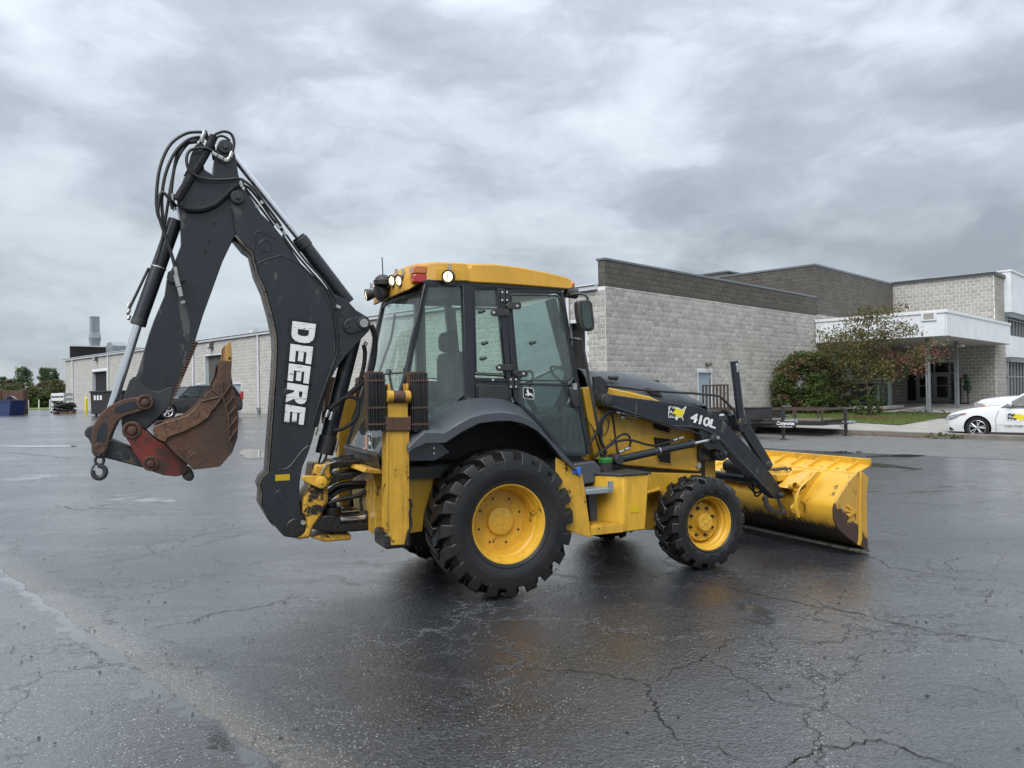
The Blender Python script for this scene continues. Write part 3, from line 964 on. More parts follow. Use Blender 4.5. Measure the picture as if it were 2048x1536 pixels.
# canopy over the entrance
CT = bL(1893, 645, 18.3)[0]
CZ0, CZ1 = bL(1893, 671, 18.3)[1], bL(1893, 623, 18.3)[1]
CE = bR(2020, 660, CT)[0]
cano = MB().box(18.35, CE - .05, CT + .05, -.02, CZ0 + .02, CZ1 - .05).build('canopy', M['panel'], BLD)
M['soffit'] = paint('grey_soffit', (0.36, 0.36, 0.35), 0.7, var=0.08, scale=0.8)
MB().box(18.32, CE - .02, CT + .02, -.02, CZ0 - .02, CZ0 + .018).build('soffit', M['soffit'], cano)
MB().box(18.25, CE + .06, CT - .06, -.02, CZ1 - .05, CZ1 + .10).build('canopy_cap', M['white'], cano, bevel=.015)
n = 10
for k in range(n):                                        # separate fascia sheets with open seams
    a, b2 = 18.32 + (CE - 18.32) * k / n, 18.32 + (CE - 18.32) * (k + 1) / n
    MB().box(a + .006, b2 - .006, CT - .012, CT + .045, CZ0, CZ1 - .055).build('fascia_panel', M['panel'], cano, bevel=.004)
for k in range(4):
    a, b2 = CT + .05 + (-.1 - CT) * k / 4, CT + .05 + (-.1 - CT) * (k + 1) / 4
    MB().box(18.30, 18.345, a + .006, b2 - .006, CZ0, CZ1 - .055).build('fascia_panel', M['panel'], cano, bevel=.004)
t, z = bL(1858, 632, 18.3)
MB().box(18.24, 18.298, t - .34, t + .34, z - .24, z + .2).build('scupper_frame', M['white'], cano, bevel=.01)
MB().box(18.22, 18.239, t - .22, t + .22, z - .13, z + .13).build('scupper', M['blockW'], cano)
for u, v in ((1858, 829), (1915, 822)):
    s, t = toB(onG(u, v))
    MB().box(s - .09, s + .09, t - .02, t + .02, .2, CZ0 - .02).box(s - .09, s - .07, t - .09, t + .09, .2, CZ0 - .02).box(s + .07, s + .09, t - .09, t + .09, .2, CZ0 - .02).build('canopy_post', paint('blue_grey_post', (0.22, 0.235, 0.25), 0.45), cano)
for s, t in ((22.5, -4.6), (25.5, -4.2), (28.5, -4.4), (21.0, -2.4), (26.5, -2.0)):
    o = MB().lathe([(0, .16), (.06, .2), (.12, .2)], (s, t, CZ0 - .14), (0, 0, 1), 14).build('soffit_lamp', M['white'], cano)
    MB().lathe([(0, .001), (0, .15)], (s, t, CZ0 - .141), (0, 0, 1), 14).build('lens', M['lampglass'], o)
# small windows in the porch wall
for u0, u1, v0, v1 in ((1703, 1717, 743, 754), (1725, 1750, 744, 756), (1758, 1772, 744, 756)):
    a, z1_ = bR(u0, v0)
    b2, z0_ = bR(u1, v1)
    MB().box(a, b2, -.05, -.02, z0_, z1_).build('porch_window', M['shopglass'], BLD)
# white panelled storey on the far right
WS = s1 + 2.4
wz = bR(2030, 546, WT - .4)[1]
z_a = bR(2030, 625, WT - .4)[1]
z_b = bR(2030, 672, WT - .4)[1]
z_c = bR(2030, 714, WT - .4)[1]
wp = MB().box(WS, 62, WT - .35, WT + 4, z_a, wz).box(WS, 62, WT - .35, WT + 4, z_c, z_b).build('panelled_storey', M['panel'], BLD)
MB().box(WS - .05, 62, WT - .45, WT + 4, wz, wz + .12).build('coping', M['white'], wp)
for k in range(14):
    a = WS + k * .75
    MB().box(a + .006, a + .744, WT - .375, WT - .352, z_a + .01, wz - .01).build('wall_panel', M['panel'], wp)
    MB().box(a + .006, a + .744, WT - .375, WT - .352, z_c + .01, z_b - .01).build('wall_panel', M['panel'], wp)
MB().box(WS, 62, WT + .2, WT + 4, z_b, z_a).box(WS, 62, WT + .2, WT + 4, -.3, z_c).build('window_back', M['void'], wp)
for (z0_, z1_) in ((z_b, z_a), (0.3, z_c)):
    MB().box(WS, 62, WT - .3, WT + .1, z1_ - .30, z1_ - .001).build('window_head', M['coping'], wp)
    for k in range(12):
        a = WS + .08 + k * .85
        MB().box(a, a + .07, WT - .12, WT + .02, z0_, z1_ - .3).build('mullion', M['frame'], wp)
        MB().box(a + .07, a + .85, WT - .05, WT - .035, z0_, z1_ - .3).build('pane', M['shopglass'], wp)
    MB().box(WS, 62, WT - .10, WT + .01, (z0_ + z1_) / 2 + .3, (z0_ + z1_) / 2 + .37).build('transom', M['frame'], wp)
# roof plant at the far end
o = MB().box(0.5, 14, LE + .2, LE + .5, HZ, HZ + 1.35).build('end_parapet', M['void'], BLD)
MB().box(.3, .5, LE - 6, LE + .5, HZ + .1, HZ + .2).box(0.45, 14, LE + .15, LE + .55, HZ + 1.35, HZ + 1.45).build('coping', M['trim'], o)
t, zt = bL(189, 634, 3.0)
w = .36
zm = bL(189, 664, 3.0)[1]
zk = bL(189, 676, 3.0)[1]
zb_ = bL(189, 690, 3.0)[1]
def sq(w0, w1, za, zb2):
    return [(3 - w0, t - w0, za), (3 + w0, t - w0, za), (3 + w0, t + w0, za), (3 - w0, t + w0, za), (3 - w1, t - w1, zb2), (3 + w1, t - w1, zb2), (3 + w1, t + w1, zb2), (3 - w1, t + w1, zb2)]
BX = [(0, 3, 2, 1), (4, 5, 6, 7), (0, 1, 5, 4), (1, 2, 6, 5), (2, 3, 7, 6), (3, 0, 4, 7)]
stk = MB().add(sq(w, w, HZ, zb_), BX).add(sq(w, w * 1.25, zb_, zk), BX).add(sq(w * 1.25, w, zk, zm), BX).add(sq(w, w, zm + .01, zt), BX).build('exhaust_stack', M['steel'], BLD)
MB().add(sq(w * 1.03, w * 1.03, zm - .02, zm + .04), BX).build('flange', M['steel'], stk)
MB().add(sq(w * 1.03, w * 1.03, zt - .05, zt + .02), BX).build('rim', M['coping'], stk)
t2, z2 = bL(232, 685, 3.0)
hw = .9
MB().prismx([(t2 - hw, HZ), (t2 + hw, HZ), (t2 + hw, z2 - .35), (t2 + hw * .6, z2), (t2 - hw * .6, z2), (t2 - hw, z2 - .35)], 2.4, 3.6).build('roof_vent', M['steel'], BLD)
t3, z3 = bL(508, 660, 1.0)
MB().box(.8, 1.2, t3 - .25, t3 + .25, HZ, z3).build('roof_pipe', M['trim'], BLD)

# ================================================================== the backhoe loader
M['yel'] = paint('construction_yellow', (0.67, 0.388, 0.039), 0.34, var=0.12, scale=3.0, streak=0.30, streakc=(0.16, 0.09, 0.02), dust=0.10, dustc=(0.25, 0.16, 0.05), coat=0.25)
M['yelworn'] = paint('worn_yellow', (0.61, 0.345, 0.038), 0.45, var=0.16, scale=4.0, wear=0.40, wearc=(0.028, 0.018, 0.010), wscale=8.0, stretch=(1.6, 1.6, .8), streak=0.45, streakc=(0.07, 0.045, 0.02), dust=0.15, dustc=(0.20, 0.12, 0.03))
M['yelscuff'] = paint('scuffed_yellow', (0.67, 0.388, 0.039), 0.38, var=0.12, scale=3.0, streak=0.35, streakc=(0.10, 0.06, 0.02), wear=0.36, wearc=(0.03, 0.02, 0.012), wscale=5.0)
M['blk'] = paint('charcoal_paint', (0.0105, 0.0145, 0.0205), 0.36, var=0.14, scale=2.2, dust=0.14, dustc=(0.045, 0.05, 0.055), streak=0.22, streakc=(0.05, 0.053, 0.056), wear=0.385, wearc=(0.085, 0.082, 0.078), wscale=5.0, stretch=(1.4, 1.4, .35), coat=0.2)
M['blkworn'] = paint('worn_charcoal', (0.026, 0.029, 0.033), 0.52, var=0.25, scale=4.0, wear=0.40, wearc=(0.10, 0.075, 0.05), wscale=7.0, dust=0.25, dustc=(0.07, 0.065, 0.06))
M['bare'] = paint('scraped_steel_edge', (0.17, 0.155, 0.135), 0.5, metal=0.4, var=0.3, scale=6, wear=0.42, wearc=(0.05, 0.04, 0.03), wscale=10)
M['rust'] = paint('rusty_steel', (0.072, 0.036, 0.022), 0.66, var=0.35, scale=5.0, wear=0.46, wearc=(0.045, 0.028, 0.02), wscale=8.0, dust=0.35, dustc=(0.16, 0.085, 0.045), bump=0.35, bscale=60)
M['rustlt'] = paint('rubbed_rust', (0.13, 0.068, 0.035), 0.6, var=0.3, scale=6.0, wear=0.45, wearc=(0.055, 0.032, 0.02), wscale=18.0, bump=0.3, bscale=70)
M['redworn'] = paint('worn_red', (0.19, 0.022, 0.016), 0.5, var=0.35, scale=4.0, wear=0.50, wearc=(0.05, 0.03, 0.022), wscale=4.5, dust=0.55, dustc=(0.05, 0.028, 0.02))
M['yelgrease'] = paint('greasy_yellow', (0.58, 0.32, 0.036), 0.42, var=0.2, scale=4, wear=0.44, wearc=(0.014, 0.012, 0.010), wscale=3.2, streak=0.6, streakc=(0.05, 0.035, 0.02))
M['rustside'] = paint('hot_rust', (0.046, 0.027, 0.019), 0.62, var=0.35, scale=4.0, wear=0.40, wearc=(0.022, 0.016, 0.013), wscale=6.0, dust=0.62, dustc=(0.15, 0.058, 0.026), bump=0.35, bscale=60)
M['tooth'] = paint('tooth_paint', (0.42, 0.235, 0.06), 0.5, var=0.2, scale=8, wear=0.34, wearc=(0.12, 0.08, 0.05))
M['grease'] = paint('black_grease', (0.012, 0.011, 0.010), 0.38, var=0.4, scale=10, bump=0.9, bscale=28)
M['fender'] = paint('grey_plastic', (0.058, 0.066, 0.078), 0.33, var=0.10, scale=2.0, dust=0.20, dustc=(0.12, 0.125, 0.13))
M['hose'] = paint('hose_rubber', (0.014, 0.014, 0.015), 0.45, var=0.3, scale=12)
M['sleeve'] = paint('hose_sleeve', (0.010, 0.010, 0.011), 0.8, var=0.4, scale=18, bump=0.7, bscale=50)
M['fitting'] = paint('zinc_fitting', (0.50, 0.50, 0.48), 0.32, metal=0.9, var=0.2, scale=20)
M['whitedecal'] = paint('white_decal', (0.78, 0.79, 0.80), 0.45, var=0.05, scale=12, wear=0.405, wearc=(0.10, 0.10, 0.11), wscale=9.0, stretch=(1, 1, 6))
M['blackdecal'] = paint('black_decal', (0.008, 0.008, 0.009), 0.4, var=0.2)
M['yeldecal'] = paint('yellow_decal', (0.80, 0.66, 0.02), 0.4, var=0.06)
M['reflector'] = paint('yellow_reflector', (0.62, 0.42, 0.01), 0.3, var=0.08)
M['cabglass'] = glass('cab_glass', (0.87, 0.955, 0.925), 0.95, dust=0.15, dustc=(0.50, 0.60, 0.57))  # pale dust film also paints in greyish reflection and brightness behind the glass
M['doorglass'] = glass('lower_door_glass', (0.70, 0.80, 0.78), 0.9, dust=0.30, dustc=(0.20, 0.245, 0.25))
M['redlens'] = paint('red_lens', (0.45, 0.012, 0.015), 0.15, var=0.1, coat=1.0)
M['amberlens'] = paint('amber_lens', (0.55, 0.16, 0.02), 0.15, var=0.1, coat=1.0)
M['lit'] = emitter('lit_work_lamp', (1.0, 0.78, 0.45), 1.25)
M['mirror'] = paint('mirror_glass', (0.10, 0.125, 0.12), 0.05, metal=1.0, var=0.02)  # dark green tint paints in the scenery the mirror would reflect
M['green'] = paint('green_cap', (0.02, 0.15, 0.03), 0.35)
M['blue'] = paint('blue_latch', (0.03, 0.16, 0.62), 0.4)
M['seat'] = paint('dark_seat', (0.02, 0.021, 0.023), 0.8, var=0.2)

TR = tag(empty('backhoe_loader', TO, TA), 'yellow and charcoal backhoe loader with raised boom and front bucket', 'backhoe')


def tp(mb, name, mat, parent=None, bevel=0.0, **k):
    return mb.build(name, mat, parent or TR, bevel=bevel, **k)


def crop(pts, ox, oy, sc):
    return [(ox + x / sc, oy + y / sc) for x, y in pts]


def path(px, Y):
    out = []
    for q in px:
        out.append(tY(q[0], q[1], q[2] if len(q) > 2 else Y))
    return out


def hose(px, Y, r, name='hose', mat=None, parent=None, k=6):
    return tp(MB().tube(spline(path(px, Y), k), r, 8), name, mat or M['hose'], parent)


def pin(u, v, Y0, Y1, r, name='pin', mat=None, parent=None, boss=None):
    p = tY(u, v, Y0)
    b = MB().cyl((p.x, Y0, p.z), (p.x, Y1, p.z), r, 20)
    return tp(b, name, mat or M['blkworn'], parent, bevel=min(r * .15, .006))


def text_mesh(txt, fn, name, mat, parent, offset=0.0, depth=0.004, spacing=1.0):
    """Letters from the built-in font, placed through fn(u, v) -> (point, normal); u runs 0..1 over the word, v 0..1 over the cap height."""
    cu = bpy.data.curves.new(name, 'FONT')
    cu.body, cu.offset, cu.space_character = txt, offset, spacing
    cu.fill_mode = 'FRONT'
    cu.resolution_u = 4
    ob = bpy.data.objects.new(name, cu)
    COL.objects.link(ob)
    me = bpy.data.meshes.new_from_object(ob)
    bpy.data.objects.remove(ob)
    xs_, ys_ = [v.co.x for v in me.vertices], [v.co.y for v in me.vertices]
    x0, x1, y0, y1 = min(xs_), max(xs_), min(ys_), max(ys_)
    for v in me.vertices:
        v.co = fn((v.co.x - x0) / (x1 - x0), (v.co.y - y0) / (y1 - y0))
    me.materials.clear()
    me.materials.append(mat)
    o = bpy.data.objects.new(name, me)
    COL.objects.link(o)
    o.parent = parent
    return o


def quadY(c00, c10, c01, c11, Y):
    """Map (u, v) in the unit square to the lengthwise plane Y through four picture points."""
    def fn(u, v):
        p = [(c00[i] * (1 - u) + c10[i] * u) * (1 - v) + (c01[i] * (1 - u) + c11[i] * u) * v for i in (0, 1)]
        return tY(p[0], p[1], Y)
    return fn


def flat(polys, fn, name, mat, parent):
    b = MB()
    for pl in polys:
        b.add([fn(u, v) for u, v in pl], [tuple(range(len(pl)))])
    return b.build(name, mat, parent, recalc=False, smooth=0)


# ------------------------------------------------------------------ wheels
def wheel(name, x, sg, R, rr, yo, yi, nl, hubr, hubd, discd, steer=0.0):
    yc = (yo + yi) / 2
    W_ = empty(name)
    W_.parent = TR
    W_.location = (x, sg * yc, R)
    W_.rotation_euler = (0, 0, steer)
    Y = lambda a: sg * (a - yc)
    C = (0, 0, 0)
    dR = R - rr
    cR = R - 0.052 * dR / 0.29
    prof = [(yo, rr - .004), (yo + .018, rr + .07 * dR), (yo + .042, rr + .28 * dR), (yo + .046, rr + .48 * dR), (yo + .03, rr + .70 * dR), (yo - .005, cR - .035), (yo - .05, cR - .012), (yc, cR),
            (yi + .05, cR - .012), (yi + .005, cR - .035), (yi - .03, rr + .70 * dR), (yi - .046, rr + .48 * dR), (yi - .04, rr + .28 * dR), (yi, rr - .004)]
    b = MB().lathe([(Y(a), r) for a, r in prof], C, (0, 1, 0), 56)
    rings = ((yo + .047, rr + .40 * dR), (yo + .036, rr + .62 * dR), (yo + .028, rr + .10 * dR))
    for a, r in rings:
        b.lathe([(Y(a), r - .004), (Y(a + .004), r), (Y(a), r + .004)], C, (0, 1, 0), 56)
    lw = 2 * math.pi / nl
    for side in (0, 1):
        for k in range(nl):
            th0 = lw * (k + 0.5 * side)
            st = []
            o_, i_ = (yo, yc) if side == 0 else (yi, yc)
            d = 1 if side == 0 else -1
            wob = random.uniform(-.015, .015)
            for (ya, rb, rt, dt, hw) in ((o_ + d * .044, cR - .115, cR - .100, -.015, .22), (o_ + d * .040, cR - .075, cR - .040, .0, .27), (o_ + d * .006, cR - .05, R - .012, .02, .30), (o_ - d * .06, cR - .03, R, .11, .27), ((o_ + i_) / 2, cR - .03, R, .24, .24), (i_ - d * .025, cR - .03, R - .003, .40, .22)):
                th = th0 + dt * lw * 1.9 + wob
                for (rad_, h) in ((rb, hw * 1.22), (rt, hw)):
                    for s_ in (-1, 1):
                        a = th + s_ * h * lw * 0.92
                        st.append((rad_ * math.cos(a), Y(ya), rad_ * math.sin(a)))
            fs = []
            for q in range(5):
                a, c = q * 4, (q + 1) * 4
                fs += [(a + 2, a + 3, c + 3, c + 2), (a + 0, a + 2, c + 2, c + 0), (a + 3, a + 1, c + 1, c + 3)]
            fs += [(0, 1, 3, 2), (20, 22, 23, 21)]
            b.add(st, fs)
    ty = b.build('tyre', M['rubber'], W_, bevel=.006, seg=1, smooth=40)
    k = rr / .339
    prof = [(yo - .002, rr + .006), (yo + .008, rr), (yo + .004, rr - .012 * k), (yo - .02, rr - .020 * k), (yo - .035 * k, rr - .030 * k), (yo - .05 * k, rr - .036 * k), (yo - .09 * k, rr - .040 * k), (yo - .11 * k, rr - .056 * k),
            (yo - .17 * k, rr - .062 * k), (yo - .20 * k, rr - .074 * k), (yo - .235 * k, rr - .080 * k), (yo - discd + .02, rr - .10 * k), (yo - discd, rr - .115 * k), (yo - discd, hubr * 1.5), (yo - discd + .012, hubr * 1.35), (yo - discd + .012, hubr * .8)]
    rim = MB().lathe([(Y(a), r) for a, r in prof], C, (0, 1, 0), 56).lathe([(Y(yi), rr), (Y(yi + .02), rr - .02), (Y(yc), rr - .06), (Y(yc), .05)], C, (0, 1, 0), 32).build('rim', M['yelscuff'], W_, smooth=30)
    hb = MB().lathe([(Y(yo - discd), hubr * 1.12), (Y(yo - hubd - .02), hubr * 1.04), (Y(yo - hubd - .004), hubr), (Y(yo - hubd), hubr * .93), (Y(yo - hubd), hubr * .30), (Y(yo - hubd + .006), hubr * .26), (Y(yo - hubd + .006), .0)], C, (0, 1, 0), 36)
    for a in (0.5, 2.2, 3.7, 5.2):
        hb.lathe([(Y(yo - hubd - .002), hubr * .14), (Y(yo - hubd + .004), hubr * .11), (Y(yo - hubd + .005), .0)], (hubr * .62 * math.cos(a), 0, hubr * .62 * math.sin(a)), (0, 1, 0), 10)
    hb.build('hub', M['yel'], W_, smooth=30)
    lugs = MB()
    for q in range(8):
        a = q * math.pi / 4 + .3
        c = (hubr * 1.72 * math.cos(a), 0, hubr * 1.72 * math.sin(a))
        MB().lathe([(Y(yo - discd - .005), .021 * k), (Y(yo - discd + .010), .021 * k), (Y(yo - discd + .011), .013 * k), (Y(yo - discd + .036), .012 * k), (Y(yo - discd + .037), .0)], c, (0, 1, 0), 8).build('wheel_nut', M['blkworn'], W_)
    v = MB().tube([(rr * .72 * math.cos(1.9), Y(yo - discd + .01), rr * .72 * math.sin(1.9)), (rr * .76 * math.cos(1.85), Y(yo - discd + .07), rr * .76 * math.sin(1.85))], .007, 6).build('valve', M['fitting'], W_)
    return W_


wheel('rear_wheel', 0, -1, .632, .339, 1.03, .61, 20, .118, .17, .245)
wheel('rear_wheel', 0, 1, .632, .339, 1.03, .61, 20, .118, .17, .245)
wheel('front_wheel', 2.134, -1, .450, .260, 1.00, .70, 16, .082, .045, .125)
wheel('front_wheel', 2.134, 1, .450, .260, 1.00, .70, 16, .082, .045, .125)
tp(MB().cyl((0, -.8, .632), (0, .8, .632), .13, 16).cyl((2.134, -.85, .45), (2.134, .85, .45), .085, 14).sphere((2.134, 0, .45), .19), 'axle', M['blkworn'])

# ------------------------------------------------------------------ chassis
frame = tp(MB().box(-.95, 2.75, -.36, -.28, .62, 1.12).box(-.95, 2.75, .28, .36, .62, 1.12).box(-.2, 2.0, -.28, .28, .55, .75), 'main_frame', M['yel'], bevel=.01)
tp(MB().box(-.35, 1.1, -.27, .27, .42, 1.0).box(.2, .9, -.2, .2, .36, .5), 'transmission', M['blkworn'], bevel=.03)
tp(MB().box(1.25, 2.60, -.40, .40, .75, 1.10), 'engine_block', M['dark'], bevel=.05)
fp = tP([(1297, 945), (1404, 948), (1400, 958), (1352, 985), (1345, 1000), (1328, 1000), (1320, 985), (1297, 990)], -.52)
tp(MB().prism(fp, -.52, -.42), 'frame_rail', M['yel'], bevel=.008)
p = tY(1318, 978, -.53)
tp(MB().cyl((p.x, -.56, p.z), (p.x, -.5, p.z), .022).cyl((p.x - .2, -.545, p.z - .03), (p.x, -.545, p.z), .018), 'tie_rod', M['yel'])
tp(MB().prism(tP([(1292, 990), (1330, 985), (1318, 1060), (1292, 1060)], -.34), -.34, .34), 'axle_cradle', M['yelworn'], bevel=.01)

# engine side panel with its two grilles, and the hood
sp = [(1197, 772), (1222, 776), (1300, 793), (1398, 838), (1403, 870), (1404, 936), (1398, 943), (1250, 931), (1214, 921), (1200, 880)]
side = tp(MB().prism(tP(sp, -.47), -.47, -.40), 'side_panel', M['yel'], bevel=.012)
for g_ in ([(1303, 841), (1339, 849), (1339, 868), (1306, 858)], [(1305, 873), (1341, 878), (1342, 928), (1318, 925), (1309, 905)]):
    pp = tP(g_, -.475)
    o = tp(MB().prism(pp, -.478, -.46), 'grille', M['void'], side)
    tp(MB().tube([(a, -.477, c) for a, c in pp + pp[:1]], .008, 6), 'grille_rim', M['yel'], side)
    z0_, z1_ = min(q[1] for q in pp), max(q[1] for q in pp)
tp(MB().tube([tY(1221, 815, -.478), tY(1232, 900, -.478), tY(1240, 925, -.478)], .02, 8), 'panel_seal', M['hose'], side)
p = tY(1396, 931, -.475)
tp(MB().cyl((p.x, -.492, p.z), (p.x, -.47, p.z), .028), 'latch', M['fitting'], side)
other = tp(MB().prism(tP(sp, -.47), .40, .47), 'side_panel', M['yel'], bevel=.012)
# rear engine cover strip beside the cab
tp(MB().prism(tP([(1165, 775), (1200, 772), (1215, 925), (1190, 918)], -.50), -.50, -.44), 'cowl_panel', M['yelscuff'], bevel=.01)
# hood: lofted cross-sections
prof = [(1150, 735), (1180, 741), (1222, 742), (1255, 748), (1290, 757), (1330, 771), (1362, 787), (1384, 801), (1392, 820), (1396, 838)]
tops = [tY(u, v, -.12) for u, v in prof]
hb = MB()
nx = 13
for p in tops:
    x = p.x
    zt = p.z
    zb = 1.60 - .02 * (x - 1.2) if zt > 1.62 else zt - .05
    sw = .44 if x < 2.1 else .44 - .10 * (x - 2.1) / .7
    for j in range(nx):
        t = -1 + 2 * j / (nx - 1)
        y = sw * (1 if t > 0 else -1) * (abs(t) ** .75)
        dz_ = (zt - zb) * (abs(t) ** 3.4)
        hb.v.append((x, y, zt - dz_))
for i in range(len(tops) - 1):
    for j in range(nx - 1):
        hb.f.append((i * nx + j, i * nx + j + 1, (i + 1) * nx + j + 1, (i + 1) * nx + j))
hb.f.append(tuple(range((len(tops) - 1) * nx, len(tops) * nx)))
hood = tp(hb, 'hood', M['fender'], smooth=50)
sd = hood.modifiers.new('thickness', 'SOLIDIFY')
sd.thickness = .012
gr = tP([(1290, 776), (1312, 780), (1322, 793), (1303, 790)], -.38)
tp(MB().prism(gr, -.415, -.37), 'hood_vent', M['dark'], hood)
for k in range(5):
    a = tY(1293 + 3 * k, 778.5 + 2.6 * k, -.42)
    c = tY(1313 + 2 * k, 782 + 2.4 * k, -.42)
    tp(MB().tube([a, c], .004, 5), 'vent_bar', M['blk'], hood)
strip = tP([(1224, 780), (1262, 783), (1300, 796), (1318, 802), (1330, 806), (1224, 790)], -.455)
tp(MB().prism(strip, -.462, -.44), 'hood_side_panel', M['yel'])
p = tY(1220, 756, -.35)
tp(MB().cyl((p.x - .03, -.38, p.z), (p.x + .05, -.38, p.z), .02).sphere((p.x + .05, -.38, p.z), .028), 'hood_latch', M['dark'])
tp(MB().cyl((tops[3].x + .6, .25, 1.6), (tops[3].x + .6, .25, 1.86), .05), 'intake_cap', M['dark'])
tp(MB().box(2.40, 2.56, -.36, .36, .75, 1.52), 'front_grille', M['dark'], bevel=.03)

# ------------------------------------------------------------------ steps, tank, dark step recess
xa, xb = tY(1247, 950, -1.0).x, tY(1298, 950, -1.0).x
za, zb = .965, .452
tankp = [(xa, -1.0), (xb, -1.0), (xb, -.50), (xa - .17, -.50), (xa - .17, -.80), (xa - .10, -.90)]
tb = MB()
n = len(tankp)
bot = [(q[0] - (.05 if q[0] == xb else .0), q[1]) for q in tankp]
tb.add([(x, y, za) for x, y in tankp] + [(x, y, zb) for x, y in bot], [tuple(range(n)), tuple(range(2 * n - 1, n - 1, -1))] + [(i, i + n, (i + 1) % n + n, (i + 1) % n) for i in range(n)])
tank = tp(tb, 'side_tank', M['yelscuff'], bevel=.012)
tp(MB().prismz([(q[0] * 1.0 + (.02 if q[0] == xb else -.012), q[1] - (.012 if q[1] < -.95 else 0)) for q in tankp], za + .001, za + .02), 'tank_lid', M['blkworn'], tank, bevel=.005)
p = tY(1262, 1019, -1.0)
tp(MB().box(p.x - .01, p.x + .085, -1.004, -1.0015, p.z - .032, p.z + .028), 'reflector', M['reflector'], tank)
p = tY(1211, 925, -.72)
tp(MB().cyl((p.x, -.72, p.z - .11), (p.x, -.72, p.z), .062, 20), 'filler_neck', M['dark'])
tp(MB().lathe([(0, .068), (.035, .07), (.045, .06), (.05, .02), (.05, 0)], (p.x, -.72, p.z), (0, 0, 1), 24), 'filler_cap', M['green'])
gp = [(1112, 915), (1140, 930), (1157, 937), (1165, 950), (1170, 980), (1176, 1025), (1183, 1076), (1150, 1066), (1135, 1062), (1112, 1040)]
tp(MB().prism(tP(gp, -.99), -.99, -.975), 'mud_guard', M['yelworn'], bevel=.004)
x0, x1 = tY(1172, 975, -1.0).x, tY(1226, 975, -1.0).x
z_ = tY(1200, 982, -1.0).z
tp(MB().box(x0, x1, -1.0, -.80, z_ - .025, z_ + .02), 'step', M['steel'], bevel=.006)
for k in range(12):
    pass
tp(MB().box(x1 - .05, x1, -1.01, -.99, z_, z_ + .08), 'step_bracket', M['steel'])
zl0, zl1 = tY(1183, 1076, -1.0).z, tY(1183, 1050, -1.0).z
st = tp(MB().box(tY(1183, 1060, -1.0).x, tY(1247, 1060, -1.0).x + .002, -1.002, -.76, zl0 + .02, zl0 + .10), 'lower_step', M['yelworn'], bevel=.006)
for k in range(18):
    xx = tY(1183, 1060, -1.0).x + .02 + k * .017
    MB().prism([(xx, zl0 + .10), (xx + .006, zl0 + .116), (xx + .012, zl0 + .10)], -1.0, -.78).build('tread_tooth', M['yelworn'], st)
tp(MB().prism(tP([(1176, 985), (1212, 985), (1216, 1050), (1182, 1052)], -.80), -.80, -.55), 'recess_fill', M['fender'], bevel=.012)  # grey block standing for the dark recess below the step
bx = tP([(1148, 928), (1190, 922), (1203, 936), (1200, 962), (1160, 972)], -.78)
tp(MB().prism(bx, -.78, -.5), 'tool_box', M['fender'], bevel=.012)
p = tY(1150, 942, -.99)
tp(MB().box(p.x - .03, p.x + .05, -1.01, -.98, p.z - .02, p.z + .012).box(p.x + .02, p.x + .045, -1.02, -.99, p.z - .04, p.z + .035), 'latch_handle', M['blue'], bevel=.006)

# ------------------------------------------------------------------ fenders
ft = crop([(-10, 400), (60, 330), (105, 292), (240, 296), (330, 240), (420, 190), (520, 162), (640, 152), (760, 168), (850, 212), (940, 300), (1040, 420), (1168, 555)], 820, 780, 3.49)
fl = crop([(-10, 440), (20, 410), (110, 370), (248, 366), (372, 285), (480, 232), (600, 216), (700, 214), (790, 232), (880, 278), (960, 352), (1055, 470), (1140, 552)], 820, 780, 3.49)
for sg in (1, -1):
    fb = MB()
    for (a, c) in zip(ft, fl):
        A, B_ = tY(a[0], a[1], -1.03), tY(c[0], c[1], -1.03)
        fb.v += [(A.x, sg * -.60, A.z + .14), (A.x, sg * -.80, A.z + .115), (A.x, sg * -.93, A.z + .055), (A.x, sg * -1.015, A.z + .008), (A.x, sg * -1.03, A.z - .008), (B_.x, sg * -1.03, B_.z), (B_.x, sg * -1.01, B_.z - .002), (A.x, sg * -.98, A.z - .03), (A.x, sg * -.60, A.z + .09)]
    k = 9
    for i in range(len(ft) - 1):
        for j in range(k - 1):
            fb.f.append((i * k + j, i * k + j + 1, (i + 1) * k + j + 1, (i + 1) * k + j))
        fb.f.append((i * k + k - 1, i * k, (i + 1) * k, (i + 1) * k + k - 1))
    fb.f += [tuple(range(k)), tuple(range(len(ft) * k - 1, (len(ft) - 1) * k - 1, -1))]
    fd = tp(fb, 'fender', M['fender'], smooth=28)
    # dark liner under it
    wl_ = tP(crop([(-10, 430), (110, 375), (250, 370), (480, 240), (700, 222), (880, 290), (1060, 480), (1000, 470), (700, 460), (300, 480), (0, 500)], 820, 780, 3.49), -.62)
    tp(MB().prism(wl_, sg * -.62, sg * -.58), 'fender_liner', M['void'], fd)
    lo = tP([(815, 888), (880, 884), (900, 905), (870, 922), (812, 922)], -.98)
    tp(MB().prism(lo, sg * -.98, sg * -.90), 'fender_skirt', M['blk'], fd, bevel=.006)
for v in (896, 907):
    p = tY(868, v, -.985)
    tp(MB().cyl((p.x, -.988, p.z), (p.x, -.97, p.z), .008, 8), 'skirt_bolt', M['fitting'])

# ------------------------------------------------------------------ cab
CY, CYt = -.72, -.72
cabf = empty('cab')
cabf.parent = TR


def cp(mb, name, mat, bevel=0.0, **k):
    return mb.build(name, mat, cabf, bevel=bevel, **k)


def both(poly, y0, y1, name, mat, bevel=.006):
    o = cp(MB().prism(poly, y0, y1), name, mat, bevel)
    cp(MB().prism(poly, -y0, -y1), name, mat, bevel)
    return o


